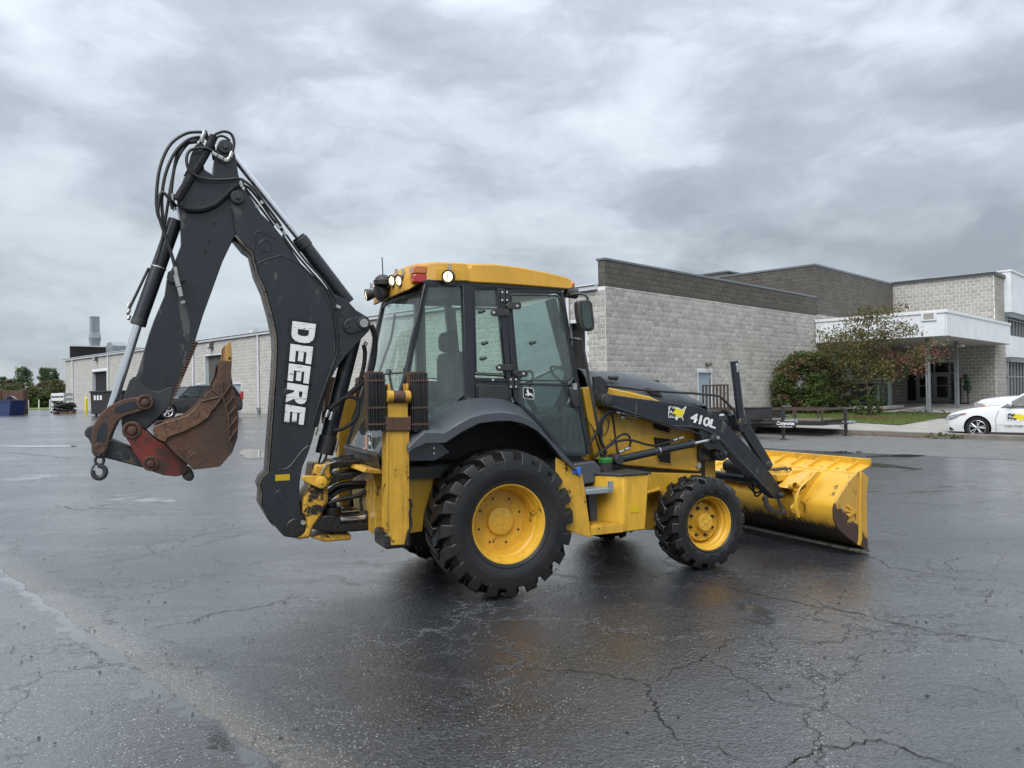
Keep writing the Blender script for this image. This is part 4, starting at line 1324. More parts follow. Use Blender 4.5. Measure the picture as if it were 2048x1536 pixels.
T5 = lambda pts: tP(crop(pts, 720, 500, 3.84), CY)
both(T5([(495, 262), (530, 262), (445, 640), (385, 960), (330, 1110), (345, 1180), (430, 1180), (400, 1260), (300, 1340), (235, 1490), (205, 1490), (225, 1330), (300, 1110), (355, 920), (410, 630)]), CY, -.66, 'rear_pillar', M['blk'])
both(T5([(500, 268), (1560, 312), (1560, 280), (1300, 262), (800, 232), (500, 225)]), CY, -.66, 'roof_rail', M['blk'])
both(T5([(785, 270), (862, 275), (885, 1175), (850, 1190), (790, 1195), (812, 1120)]), CY - .012, -.66, 'middle_pillar', M['blk'])
both(T5([(862, 282), (1075, 290), (1075, 300), (880, 294), (892, 950), (1120, 962), (1130, 975), (870, 960)]), CY, -.68, 'window_frame', M['blk'])
both(T5([(1055, 290), (1110, 292), (1160, 975), (1165, 1160), (1145, 1165), (1120, 960), (1080, 530)]), CY - .01, -.66, 'hinge_pillar', M['blk'])
both(T5([(880, 978), (1125, 985), (1145, 1170), (880, 1165)]), CY, -.69, 'vent_panel', M['blk'])
both(T5([(1540, 318), (1560, 318), (1640, 800), (1690, 1080), (1775, 1565), (1745, 1570), (1650, 1030)]), CY - .01, -.64, 'front_pillar', M['blk'])
both(T5([(1100, 305), (1150, 310), (1200, 860), (1215, 1020), (1225, 1180), (1180, 1150), (1170, 1000), (1115, 400)]), CY - .006, -.69, 'door_frame', M['blk'])
both(T5([(1150, 310), (1545, 318), (1545, 335), (1150, 328)]), CY - .006, -.69, 'door_top', M['blk'])
both(T5([(1215, 1018), (1655, 1030), (1650, 1046), (1215, 1036)]), CY - .008, -.69, 'door_rail', M['dark'])
both(T5([(1180, 1150), (1225, 1165), (1340, 1270), (1480, 1420), (1570, 1545), (1740, 1560), (1740, 1590), (1550, 1580), (1440, 1420), (1300, 1270)]), CY - .006, -.69, 'door_sill', M['blk'])
# panes
both(T5([(528, 285), (790, 282), (812, 1110), (660, 1230), (530, 1300), (400, 1330), (365, 1180), (335, 1110), (385, 960)]), CY + .022, CY + .028, 'quarter_window', M['cabglass'], 0)
both(T5([(880, 294), (1058, 298), (1118, 960), (892, 950)]), CY + .012, CY + .018, 'side_window', M['cabglass'], 0)
dg = both(T5([(1150, 328), (1520, 338), (1548, 370), (1655, 960), (1620, 1020), (1215, 1018), (1200, 860)]), CY + .004, CY + .010, 'door_window', M['cabglass'], 0)
ld = both(T5([(1215, 1036), (1652, 1046), (1740, 1560), (1570, 1545), (1480, 1420), (1340, 1270), (1225, 1165)]), CY + .004, CY + .010, 'lower_door_window', M['doorglass'], 0)
# gasket line round the upper door glass
for pts in ([(1165, 345), (1505, 350), (1540, 385), (1640, 950), (1605, 1003), (1235, 1002), (1215, 980), (1160, 370), (1165, 345)], [(885, 300), (1050, 303), (1105, 940), (1090, 952), (905, 944), (893, 925), (878, 320), (885, 300)]):
    q = [tY(u, v, CY + .001) for u, v in crop(pts, 720, 500, 3.84)]
    cp(MB().tube(q, .006, 5, cap=False), 'gasket', M['dark'])
# rear curved glass
rows = []
NY = 15
for i in range(9):
    f = i / 8
    z = 2.64 - f * (2.64 - 1.235)
    xp = -.590 - .225 * (2.67 - z) / .90 if z > 1.77 else -.815 - .36 * (1.77 - z)
    bul = .085 * (1 - f) + .02 * f
    rows.append([(xp - bul * (1 - (t / .68) ** 2), t, z) for t in [-.66 + 1.32 * j / (NY - 1) for j in range(NY)]])
rg_ = MB()
for r in rows:
    rg_.v += r
for i in range(8):
    for j in range(NY - 1):
        rg_.f.append((i * NY + j, i * NY + j + 1, (i + 1) * NY + j + 1, (i + 1) * NY + j))
rgl = cp(rg_, 'rear_window', M['cabglass'], smooth=60)
cp(MB().tube(rows[0], .018, 6), 'rear_window_frame', M['dark'])
cp(MB().tube(rows[8], .03, 8), 'rear_window_frame', M['dark'])
cp(MB().tube(rows[4], .008, 6), 'rear_window_bar', M['dark'])
cp(MB().tube([r[NY - 1] for r in rows], .02, 6).tube([r[0] for r in rows], .02, 6), 'rear_window_edge', M['dark'])
# header under the roof at the rear
hd = MB()
hrow = [(x - .01, y * 1.02, z) for x, y, z in rows[0]]
hd.v += hrow + [(x + .02, y, z + .13) for x, y, z in hrow]
hd.f += [(j, j + 1, NY + j + 1, NY + j) for j in range(NY - 1)]
cp(hd, 'rear_header', M['dark'], smooth=60)
# lower rear sill
sl = MB()
srow = [(x - .02, y, z) for x, y, z in rows[8]]
sl.v += srow + [(x + .01, y, z - .10) for x, y, z in srow]
sl.f += [(j, j + 1, NY + j + 1, NY + j) for j in range(NY - 1)]
cp(sl, 'rear_sill', M['dark'], smooth=60)
# windscreen and front, floor, inside
fx0, fx1 = tY(1126, 590, -.7).x, tY(1180, 905, -.7).x
cp(MB().add([(fx0, -.68, 2.64), (fx0, .68, 2.64), (fx1 - .06, .68, 1.5), (fx1 - .06, -.68, 1.5)], [(0, 1, 2, 3)]), 'windscreen', M['cabglass'], smooth=0)
cp(MB().box(fx1 - .30, fx1 - .05, -.66, .66, 1.05, 1.52), 'dashboard', M['blk'], bevel=.05)
cp(MB().box(-.9, .95, -.66, .66, 1.02, 1.12), 'cab_floor', M['dark'])
cp(MB().box(-.05, .5, -.28, .28, 1.42, 1.56).box(-.2, -.05, -.27, .27, 1.5, 2.15).box(-.22, -.09, -.16, .16, 2.15, 2.35).box(.0, .4, -.14, .14, 1.1, 1.42), 'operator_seat', M['seat'], bevel=.06)
cp(MB().box(-.1, .45, -.40, -.31, 1.70, 1.77).box(-.1, .45, .31, .40, 1.70, 1.77), 'armrest', M['seat'], bevel=.02)
cp(MB().tube([(.62 + .19 * math.cos(t) * .5, .19 * math.sin(t), 1.80 + .19 * math.cos(t) * .86) for t in [k * math.pi / 10 for k in range(21)]], .014, 6, cap=False).tube([(.85, 0, 1.45), (.62, 0, 1.80)], .03, 8), 'steering_wheel', M['dark'])
cp(MB().box(-.72, -.50, -.5, .5, 1.12, 1.52), 'rear_console', M['blk'], bevel=.05)
for y in (-.3, .3):
    cp(MB().cyl((-.58, y, 1.5), (-.66, y, 1.95), .012).sphere((-.665, y, 1.97), .032), 'control_lever', M['dark'])
cp(MB().tube(spline([(-.55, .45, 2.55), (-.60, .44, 2.3), (-.72, .40, 2.0), (-.80, .36, 1.7), (-.84, .33, 1.45)], 5), .013, 6), 'rear_wiper', M['dark'])
# hinges, bolts, latches, knobs
M['bolt'] = paint('bright_bolt', (0.72, 0.72, 0.70), 0.3, metal=0.7)
for x0_, x1_, y0_, y1_, bx_ in ((1000, 1135, 455, 508, 1027), (1115, 1228, 404, 456, 1206), (1038, 1165, 878, 928, 1068), (1170, 1278, 926, 974, 1254)):
    q = T5([(x0_ + 22, y0_), (x1_ - 8, y0_), (x1_, y0_ + 12), (x1_, y1_ - 12), (x1_ - 8, y1_), (x0_ + 22, y1_), (x0_ + 5, y1_ - 12), (x0_, (y0_ + y1_) / 2), (x0_ + 5, y0_ + 12)])
    h_ = cp(MB().prism(q, CY - .032, CY - .006), 'hinge_strap', M['dark'], .004)
    p = tY(*crop([(bx_, (y0_ + y1_) / 2)], 720, 500, 3.84)[0], CY - .03)
    cp(MB().lathe([(0, .012), (-.006, .011), (-.008, .0)], (p.x, CY - .032, p.z), (0, 1, 0), 12), 'hinge_bolt', M['bolt'])
for x0_, y0_, y1_ in ((1075, 305, 400), (1112, 305, 400), (1140, 975, 1065), (1180, 975, 1065)):
    q = T5([(x0_, y0_), (x0_ + 32, y0_), (x0_ + 36, y1_), (x0_ + 6, y1_)])
    cp(MB().prism(q, CY - .022, CY - .008), 'hinge_plate', M['dark'], .003)
    for yy in (y0_ + 20, y1_ - 14):
        p = tY(*crop([(x0_ + 17, yy)], 720, 500, 3.84)[0], CY - .022)
        cp(MB().lathe([(0, .010), (-.005, .009), (-.007, 0)], (p.x, CY - .022, p.z), (0, 1, 0), 10), 'plate_bolt', M['bolt'])
for u, v in ((925, 475), (948, 718), (936, 835), (1316, 714)):
    p = tY(*crop([(u, v)], 720, 500, 3.84)[0], CY)
    cp(MB().cyl((p.x - .02, CY - .03, p.z - .008), (p.x + .025, CY - .045, p.z + .01), .014, 10).cyl((p.x, CY + .02, p.z), (p.x, CY - .03, p.z), .016, 10), 'window_knob', M['dark'])
q = T5([(1590, 1060), (1630, 1045), (1655, 1060), (1672, 1160), (1665, 1210), (1640, 1220), (1615, 1180)])
dh_ = cp(MB().prism(q, CY - .05, CY), 'door_handle', M['dark'], .012)
p = tY(*crop([(1650, 1048)], 720, 500, 3.84)[0], CY - .05)
cp(MB().box(p.x - .02, p.x + .02, CY - .056, CY - .02, p.z - .03, p.z + .03), 'lock', M['fitting'])
# air grille of the cab side, one slat at a time
q = T5([(888, 1030), (1135, 1040), (1145, 1162), (888, 1160)])
gv = both(q, CY - .016, CY - .002, 'vent_frame', M['blk'], .006)
for k in range(8):
    a = tY(*crop([(908, 1046 + k * 13)], 720, 500, 3.84)[0], CY - .018)
    c = tY(*crop([(1130 + k * .5, 1052 + k * 13.0)], 720, 500, 3.84)[0], CY - .018)
    cp(MB().prism([(a.x, a.z - .007), (c.x, c.z - .007), (c.x, c.z + .006), (a.x, a.z + .006)], CY - .030, CY - .016), 'vent_slat', M['dark'], .002)
p = tY(*crop([(1016, 998)], 720, 500, 3.84)[0], CY)
cp(MB().prism(T5([(885, 980), (1122, 986), (1124, 1012), (888, 1006)]), CY - .014, CY - .002), 'vent_cover', M['blk'], .004)
cp(MB().lathe([(0, .011), (-.006, .010), (-.008, 0)], (p.x, CY - .015, p.z), (0, 1, 0), 10), 'cover_bolt', M['bolt'])
# grab rail at the front corner of the cab
cp(MB().tube(spline([tY(1143, 678, -.74), tY(1158, 679, -.82), tY(1165, 690, -.82), tY(1180, 770, -.82), tY(1194, 845, -.82), tY(1196, 858, -.80), tY(1180, 885, -.74)], 4), .016, 8), 'grab_rail', M['dark'])
# wing mirrors on their arms
for sg in (1, -1):
    a = [tY(1132, 592, -.70), tY(1150, 588, -.78), tY(1168, 589, -.86), tY(1175, 597, -.88), tY(1176, 606, -.88)]
    arm_ = cp(MB().tube(spline([(p.x, sg * p.y, p.z) for p in a], 4), .012, 8), 'mirror_arm', M['dark'])
    q = tP([(1153, 606), (1157, 601), (1178, 600), (1183, 607), (1188, 650), (1186, 660), (1180, 662), (1166, 661), (1160, 655), (1155, 630)], -.88)
    cp(MB().prism(q, sg * -.90, sg * -.82), 'mirror', M['dark'], .012)
    q = tP([(1163, 606), (1176, 605), (1180, 612), (1184, 652), (1178, 657), (1170, 655), (1165, 640)], -.905)
    cp(MB().prism(q, sg * -.906, sg * -.899), 'mirror_glass', M['mirror'])

# roof: wide flat yellow lid with a drooping rear
rt = crop([(205, 210), (240, 165), (330, 130), (490, 94), (600, 88), (825, 98), (838, 130), (858, 132), (868, 102), (1050, 106), (1250, 130), (1450, 170), (1600, 206), (1638, 232)], 720, 500, 3.84)
rb = crop([(205, 288), (240, 280), (330, 264), (490, 240), (600, 236), (780, 238), (838, 246), (858, 248), (868, 250), (1050, 258), (1250, 272), (1450, 288), (1580, 300), (1622, 292)], 720, 500, 3.84)
ro = MB()
NW = 11
Yr = -.74
xs_r = []
for (a, c) in zip(rt, rb):
    A, B_ = tY(a[0], a[1], Yr), tY(c[0], c[1], Yr)
    x = max(A.x, -.74 + .03 * len(xs_r))
    zt, zb2 = A.z, B_.z
    wmax = .74
    if x < -.50:
        wmax = .74 - 1.6 * (-.50 - x) ** 1.5
    xs_r.append(x)
    for j in range(NW):
        t = -1 + 2 * j / (NW - 1)
        ro.v.append((x, wmax * t * (.965 if abs(t) > .95 else 1), zt + .05 * (1 - t * t)))
    for j in range(NW):
        t = 1 - 2 * j / (NW - 1)
        ro.v.append((x, wmax * t, zb2))
k = 2 * NW
for i in range(len(rt) - 1):
    for j in range(k):
        ro.f.append((i * k + j, i * k + (j + 1) % k, (i + 1) * k + (j + 1) % k, (i + 1) * k + j))
ro.f += [tuple(range(k)), tuple(range(len(rt) * k - 1, (len(rt) - 1) * k - 1, -1))]
M['roofyel'] = paint('roof_yellow_plastic', (0.53, 0.285, 0.030), 0.5, var=0.10, scale=2.0, streak=0.25, streakc=(0.30, 0.16, 0.03))
roof = tp(ro, 'cab_roof', M['roofyel'], bevel=.012, smooth=30)
tp(MB().prism(tP(crop([(590, 140), (770, 150), (815, 235), (575, 232)], 720, 500, 3.84), -.741), -.744, -.735), 'lamp_recess', M['yelscuff'], roof, bevel=.002)


def lamp(c, d, r, name='work_lamp'):
    c, d = Vector(c), Vector(d).normalized()
    o = tp(MB().lathe([(-.09, .0), (-.09, r * .55), (-.05, r * .9), (-.005, r * 1.08), (.006, r * 1.06), (.0, r * .97)], c, d, 22), name, M['dark'], roof)
    tp(MB().lathe([(-.012, r * .97), (.002, r * .80)], c, d, 22), 'lens_rim', M['chrome'], roof)
    tp(MB().lathe([(.002, r * .80), (.006, r * .5), (.009, .0)], c, d, 22), 'lit_lens', M['lit'], roof)
    e1 = d.cross(Vector((0, 0, 1))).normalized()
    e2 = e1.cross(d)
    tp(MB().tube([c + d * .011 + e2 * r * .75, c + d * .013, c + d * .011 - e2 * r * .75], .004, 5), 'lens_bar', M['blkworn'], roof)
    tp(MB().cyl(c - d * .05 + Vector((0, 0, r)), c - d * .05 + Vector((0, 0, r + .05)), .014), 'lamp_stud', M['fitting'], roof)


p = tY(896, 553, -.80)
lamp(p, (-.62, -.72, -.15), .054)
for u in (792, 806):
    p = tX(u, 562, -.72)
    lamp((p.x - .04, p.y, p.z), (-.95, -.28, -.2), .050)
lamp((-.86, .35, 2.72), (-.95, .2, -.2), .055)
lamp((-.45, .80, 2.76), (-.5, .8, -.15), .062)
p = tX(836, 548, -.64)
tl = tp(MB().box(p.x - .06, p.x + .06, p.y - .075, p.y + .075, p.z - .085, p.z - .01), 'tail_lamp', M['redlens'], roof, bevel=.012)
tp(MB().box(p.x - .059, p.x + .059, p.y - .074, p.y + .074, p.z - .009, p.z + .065), 'turn_lamp', M['amberlens'], roof, bevel=.012)
tp(MB().box(p.x - .06, p.x + .06, -p.y - .075, -p.y + .075, p.z - .085, p.z - .01), 'tail_lamp', M['redlens'], roof, bevel=.012)
p = tY(1143, 570, -.70)
tp(MB().sphere((p.x, -.70, p.z), .032, 10, 8, (1, 1, 1.2)), 'marker_lamp', M['amberlens'], roof)
tp(MB().cyl((p.x - .06, -.70, p.z - .07), (p.x + .05, -.70, p.z - .08), .05), 'front_lamp', M['dark'], roof)
# dome aerial and camera on the rear edge of the roof
p = tX(766, 562, -.80)
bc = tp(MB().lathe([(0, 0), (0, .085), (.045, .09), (.05, .075), (.07, .07), (.095, .035), (.10, 0)], (p.x, p.y, p.z - .04), (0, 0, 1), 20).box(p.x, p.x + .2, p.y - .07, p.y + .05, p.z - .035, p.z), 'beacon', M['dark'], roof, bevel=.004)
tp(MB().cyl((p.x, p.y, p.z + .05), (p.x - .005, p.y, p.z + .22), .005), 'aerial', M['dark'], roof)
p2 = tX(764, 582, -.80)
tp(MB().lathe([(-.06, .04), (-.03, .07), (.04, .08), (.05, .065), (.05, 0)], (p2.x, p2.y, p2.z - .01), (-.8, -.3, -.35), 18), 'rear_camera', M['dark'], roof)
cp(MB().tube(spline([tY(858, 565, -.74), tY(850, 590, -.735), tY(842, 640, -.735), tY(832, 660, -.735), tY(826, 690, -.735)], 4), .006, 5), 'lamp_cable', M['hose'])

# deer badge on the lower door and on the rear glass
DEER = [(.20, .34), (.26, .42), (.34, .47), (.40, .52), (.38, .62), (.30, .66), (.34, .72), (.40, .73), (.36, .82), (.44, .90), (.43, .80), (.50, .86), (.50, .76), (.53, .64), (.56, .55), (.68, .53), (.80, .48), (.86, .50), (.84, .40), (.92, .24), (.86, .22), (.78, .34), (.68, .36), (.56, .33), (.44, .26), (.36, .20), (.33, .24), (.44, .34), (.40, .40), (.30, .35), (.22, .29)]


def badge(fn, parent):
    def rr(m_, r=.2):
        out = []
        for cx, cy, a0 in ((1 - m_ - r, 1 - m_ - r, 0), (m_ + r, 1 - m_ - r, 90), (m_ + r, m_ + r, 180), (1 - m_ - r, m_ + r, 270)):
            for k in range(5):
                a = rad(a0 + k * 22.5)
                out.append((cx + r * math.cos(a), cy + r * math.sin(a)))
        return out
    flat([rr(0)], lambda u, v: fn(u, v, 0.0), 'badge', M['whitedecal'], parent)
    flat([rr(.05, .17)], lambda u, v: fn(u, v, .0015), 'badge_field', M['blackdecal'], parent)
    flat([DEER], lambda u, v: fn(u, v, .003), 'badge_deer', M['whitedecal'], parent)


b00, b10, b01, b11 = crop([(1253, 1140), (1340, 1150), (1250, 1052), (1335, 1060)], 720, 500, 3.84)
badge(lambda u, v, e: quadY(b00, b10, b01, b11, CY - .002 - e)(u, v), cabf)
q0 = tX(738, 888, -1.02)
badge(lambda u, v, e: Vector((-1.018 - e - .36 * (.0) + .0, q0.y + .06 - .16 * u, q0.z - .05 + .14 * v)), cabf)
text_mesh('JOHN DEERE', lambda u, v: Vector((-1.035, q0.y + .14 - .30 * u, q0.z - .115 + .035 * v)), 'glass_lettering', M['whitedecal'], cabf, offset=.01)
w0 = tX(768, 902, -1.02)
cp(MB().box(-1.03, -1.022, w0.y - .08, w0.y + .02, w0.z - .05, w0.z + .06), 'warning_label', M['whitedecal'])
w0 = tX(731, 888, -1.02)
cp(MB().box(-1.02, -1.012, w0.y - .06, w0.y + .02, w0.z - .08, w0.z + .08), 'warning_label', M['amberlens'])

# ------------------------------------------------------------------ front loader
C7 = lambda pts: crop(pts, 1100, 720, 3.49)
C8 = lambda pts: crop(pts, 1380, 780, 4.2675)
arm_px = [(1205, 789), (1217, 788), (1270, 796), (1340, 805), (1380, 810.5), (1403, 815), (1427, 827), (1450, 843), (1474, 869), (1497, 893), (1521, 921), (1544, 949), (1560, 974), (1566, 988), (1560, 998), (1552, 998), (1544, 992), (1521, 968), (1485, 932), (1457, 904), (1446, 888), (1427, 871), (1403, 860), (1380, 857), (1341, 855), (1272, 832), (1218, 815), (1206, 812), (1200, 801)]
AY = -.66
arms = []
for sg in (1, -1):
    b = MB().prism(tP(arm_px, AY), sg * AY, sg * (AY + .13))
    a = tp(b, 'loader_arm', M['blk'], bevel=.008)
    arms.append(a)
    # stiffening plate welded under the bend, with the lift-cylinder pin
    gus = tP([(1400, 858), (1430, 870), (1446, 888), (1460, 908), (1448, 905), (1432, 898), (1420, 902), (1410, 893), (1404, 875)], AY)
    tp(MB().prism(gus, sg * (AY + .01), sg * (AY + .12)), 'arm_gusset', M['blk'], a, bevel=.006)
    for (u, v, r) in ((1427, 877, .045), (1211, 800, .062), (1560, 990, .032)):
        p = tY(u, v, AY)
        tp(MB().lathe([(.14, r), (-.03, r), (-.035, r * .9), (-.035, r * .72), (-.05, r * .66), (-.055, 0)], (p.x, sg * AY, p.z), (0, sg, 0), 20), 'pivot_boss', M['blkworn'], a, smooth=30)
    p = tY(1430, 876, AY)
    tp(MB().lathe([(-.056, .020), (-.066, .018), (-.068, 0)], (p.x - .01, sg * AY, p.z + .005), (0, sg, 0), 12), 'pin_cap', M['fitting'], a)
    # weld bead along the lower edge
    tp(MB().tube([(x, sg * (AY - .002), z) for x, z in tP([(1225, 813), (1272, 828), (1340, 851), (1380, 853), (1403, 856), (1428, 867), (1450, 887), (1490, 930), (1540, 984)], AY)], .005, 5), 'weld_bead', M['fender'], a)
    # bell-crank link down to the bucket
    lk = tP(C8([(415, 285), (440, 220), (485, 205), (520, 235), (522, 300), (610, 450), (700, 600), (708, 650), (680, 690), (650, 660), (560, 520), (465, 365), (440, 360)]), AY + .02)
    l_ = tp(MB().prism(lk, sg * (AY + .03), sg * (AY + .09)), 'bucket_link', M['blk'], bevel=.008)
    for (u, v, r) in ((1490, 842, .060), (1540, 930, .045)):
        p = tY(u, v, AY + .02)
        tp(MB().lathe([(.10, r), (0, r), (-.008, r * .85), (-.008, r * .65), (-.022, r * .6), (-.026, 0)], (p.x, sg * (AY + .03), p.z), (0, sg, 0), 20), 'link_pin', M['blkworn'], l_, smooth=30)
    # curl-cylinder standing on the near bell crank
    if sg == 1:
        c0, c1 = tY(1468, 722, AY + .06), tY(1482, 842, AY + .06)
        p0, p1 = Vector((c0.x, sg * c0.y, c0.z)), Vector((c1.x, sg * c1.y, c1.z))
        cy = tp(MB().cyl(p0, p1, .042, 22).cyl(p0 + (p1 - p0) * .09, p0 + (p1 - p0) * .10, .0435, 22), 'curl_cylinder', M['blk'], bevel=.004)
        tp(MB().tube([p0 + Vector((.0, -.035 * sg, -.03)), p0 + Vector((.0, -.05 * sg, -.06)), p0 + Vector((.0, -.05 * sg, -.12))], .012, 8), 'port_fitting', M['fitting'], cy)
        br = tP(C8([(360, 215), (440, 205), (500, 215), (520, 300), (470, 370), (420, 350), (395, 290)]), AY + .06)
        tp(MB().prism(br, sg * (AY + .10), sg * (AY + .15)), 'bell_crank', M['blk'], bevel=.008)
    # lift cylinder
    q0, q1, q2 = tY(1237, 919, AY + .02), tY(1386, 887, AY + .02), tY(1428, 878, AY + .02)
    q0, q1, q2 = [Vector((q.x, sg * (q.y), q.z)) for q in (q0, q1, q2)]
    lc = tp(MB().cyl(q0, q1, .038, 22), 'lift_cylinder', M['blk'], bevel=.004)
    tp(MB().cyl(q1, q2, .018, 16), 'rod', M['chrome'], lc)
    tp(MB().cyl(q0 + (q1 - q0) * .52, q0 + (q1 - q0) * .535, .042, 22), 'clamp', M['fitting'], lc)
    tp(MB().cyl(q0 + (q1 - q0) * .96, q1, .041, 22), 'gland', M['blkworn'], lc)
    p = tY(1232, 918, AY + .02)
    tp(MB().cyl((p.x, sg * (AY - .05), p.z), (p.x, sg * (AY + .10), p.z), .05, 18), 'cylinder_eye', M['blkworn'], lc, bevel=.006)
    # guard rail along the hood
    rl = [tY(u, v, AY + .06) for u, v in ((1214, 772), (1230, 773), (1300, 781), (1425, 790), (1446, 799), (1466, 819), (1470, 830), (1474, 850))]
    tp(MB().tube([(q.x, sg * q.y, q.z) for q in spline(rl, 3)], .013, 8), 'guard_rail', M['dark'])
    tw = tP(C7([(310, 115), (350, 110), (400, 150), (415, 185), (400, 240), (385, 290), (330, 270), (300, 240), (315, 170)]), AY + .1)
    tp(MB().prism(tw, sg * (AY + .1), sg * (AY + .16)), 'loader_tower', M['blkworn'], bevel=.008)
    tw2 = tP([(1183, 800), (1215, 795), (1222, 830), (1235, 920), (1205, 925)], AY + .16)
    tp(MB().prism(tw2, sg * (AY + .15), sg * (AY + .20)), 'tower_plate', M['yelworn'], bevel=.008)
# lower front pivot housing behind the arm
p = tY(1437, 905, -.55)
tp(MB().cyl((p.x, -.62, p.z), (p.x, .62, p.z), .085, 20).box(p.x - .22, p.x + .02, -.52, .52, p.z - .09, p.z + .09), 'front_crossbeam', M['blkworn'], bevel=.02)
tp(MB().lathe([(0, .055), (-.02, .05), (-.025, .03), (-.04, .026), (-.042, 0)], (p.x, -.62, p.z), (0, 1, 0), 18), 'beam_pin', M['blkworn'])
p = tY(1485, 935, -.4)
tp(MB().cyl((p.x, -.62, p.z - .12), (p.x, .62, p.z - .12), .05, 16), 'cross_tube', M['blk'])
# numbers and dealer sticker on the near arm
U410 = quadY((1379, 843), (1431, 858), (1383.5, 824), (1435, 841), AY - .002)
text_mesh('410L', U410, 'model_number', M['whitedecal'], arms[0], offset=.035, spacing=.92)
U410b = quadY((1378, 844.5), (1433, 860), (1382, 823), (1437, 839), AY - .001)
text_mesh('410L', U410b, 'number_outline', M['blackdecal'], arms[0], offset=.07, spacing=.92)
USA = [(.02, .80), (.06, .92), (.30, .88), (.52, .86), (.62, .80), (.70, .74), (.78, .78), (.86, .86), (.94, .98), (1.0, .92), (.95, .78), (.91, .62), (.90, .50), (.84, .36), (.82, .24), (.90, .02), (.86, .0), (.78, .18), (.66, .20), (.56, .16), (.50, .04), (.44, .0), (.40, .12), (.30, .22), (.18, .28), (.08, .34), (.02, .50), (.0, .66)]


def dealer_mark(fn, parent, nudge):
    """White-edged yellow map with the dealer's name in black beside it."""
    big_ = [((u - .5) * 1.14 + .56, (v - .5) * 1.2 + .5) for u, v in USA]
    flat([big_, [(-.06, .10), (.42, .10), (.42, .98), (-.06, .98)]], lambda u, v: fn(u, v, 0), 'dealer_sticker', M['whitedecal'], parent)
    flat([[(u * .78 + .26, v * .88 + .06) for u, v in USA]], lambda u, v: fn(u, v, nudge), 'sticker_map', M['yeldecal'], parent)
    text_mesh('Ag-', lambda u, v: fn(u * .42, .56 + v * .36, nudge * 2), 'sticker_word', M['blackdecal'], parent, offset=.05)
    text_mesh('Pro', lambda u, v: fn(u * .46, .16 + v * .32, nudge * 2), 'sticker_word', M['blackdecal'], parent, offset=.05)


dealer_mark(lambda u, v, e: quadY((1338, 838), (1367, 838.5), (1339, 812), (1369, 814), AY - .0015 - e)(u, v), arms[0], .001)

# bucket: curved shell between two end plates
SY = 1.20
bpx = crop([(1005, 415), (1060, 408), (1135, 475), (1112, 700), (1118, 1000), (1128, 1425), (1000, 1345), (850, 1235), (740, 1130), (695, 1010), (688, 900), (700, 830), (750, 740), (810, 650), (880, 540), (940, 470)], 1560, 880, 6.4)
bp_ = tP(bpx, -SY)
BKT = empty('loader_bucket')
BKT.parent = TR


def bp(mb, name, mat, bevel=0.0, **k):
    return mb.build(name, mat, BKT, bevel=bevel, **k)


M['shellpaint'] = paint('bucket_yellow', (0.60, 0.315, 0.035), 0.36, var=0.10, scale=2.5, wear=0.30, wearc=(0.05, 0.03, 0.018), wscale=4.0, coat=0.2)
m, T = new_mat('bucket_side_paint')
co = T.n('ShaderNodeTexCoord').outputs['Object']
sx = T.n('ShaderNodeSeparateXYZ', {0: co})
lo_ = T.math('ADD', T.math('ADD', T.math('MULTIPLY_ADD', sx.outputs[0], 1.3, -1.3 * 3.58), T.math('MULTIPLY', sx.outputs[2], 1.5)), T.math('MULTIPLY_ADD', T.noise(co, 4.0, 7, 0.68), 0.7, -0.35))
rub = T.ramp(lo_, [(0.82, 1.0), (0.86, 0.0)])
scr = T.ramp(T.noise(T.vmath('MULTIPLY', co, (6.0, 6.0, 1.3)), 4.0, 6, 0.7, 0.8), [(0.60, 0.0), (0.64, 1.0)])
cc = T.mix(scr, (0.52, 0.30, 0.06), (0.10, 0.055, 0.025))
cc = T.mix(rub, cc, (0.055, 0.032, 0.024))
M['bucketside'] = finish(m, T, pbsdf(T, color=cc, rough=T.math('MULTIPLY_ADD', rub, 0.25, 0.42)))
m, T = new_mat('bucket_back_paint')
co = T.n('ShaderNodeTexCoord').outputs['Object']
sx = T.n('ShaderNodeSeparateXYZ', {0: co})
lo_ = T.math('ADD', sx.outputs[2], T.math('MULTIPLY', T.noise(T.vmath('MULTIPLY', co, (3.0, 5.0, 1.0)), 2.4, 7, 0.72), 0.42))
rub = T.ramp(lo_, [(0.50, 1.0), (0.58, 0.0)])
sp_ = T.ramp(T.noise(T.vmath('MULTIPLY', co, (1.0, 1.0, .5)), 6.0, 8, 0.74), [(0.585, 0.0), (0.64, 1.0)])
cc = T.mix(T.noise(co, 2.0, 4), (0.60, 0.34, 0.033), (0.71, 0.415, 0.043))
cc = T.mix(sp_, cc, (0.09, 0.05, 0.02))
cc = T.mix(rub, cc, T.mix(T.noise(co, 12, 5), (0.018, 0.013, 0.010), (0.07, 0.05, 0.03)))
M['bucketback'] = finish(m, T, pbsdf(T, color=cc, rough=T.math('MULTIPLY_ADD', rub, 0.3, 0.36)))
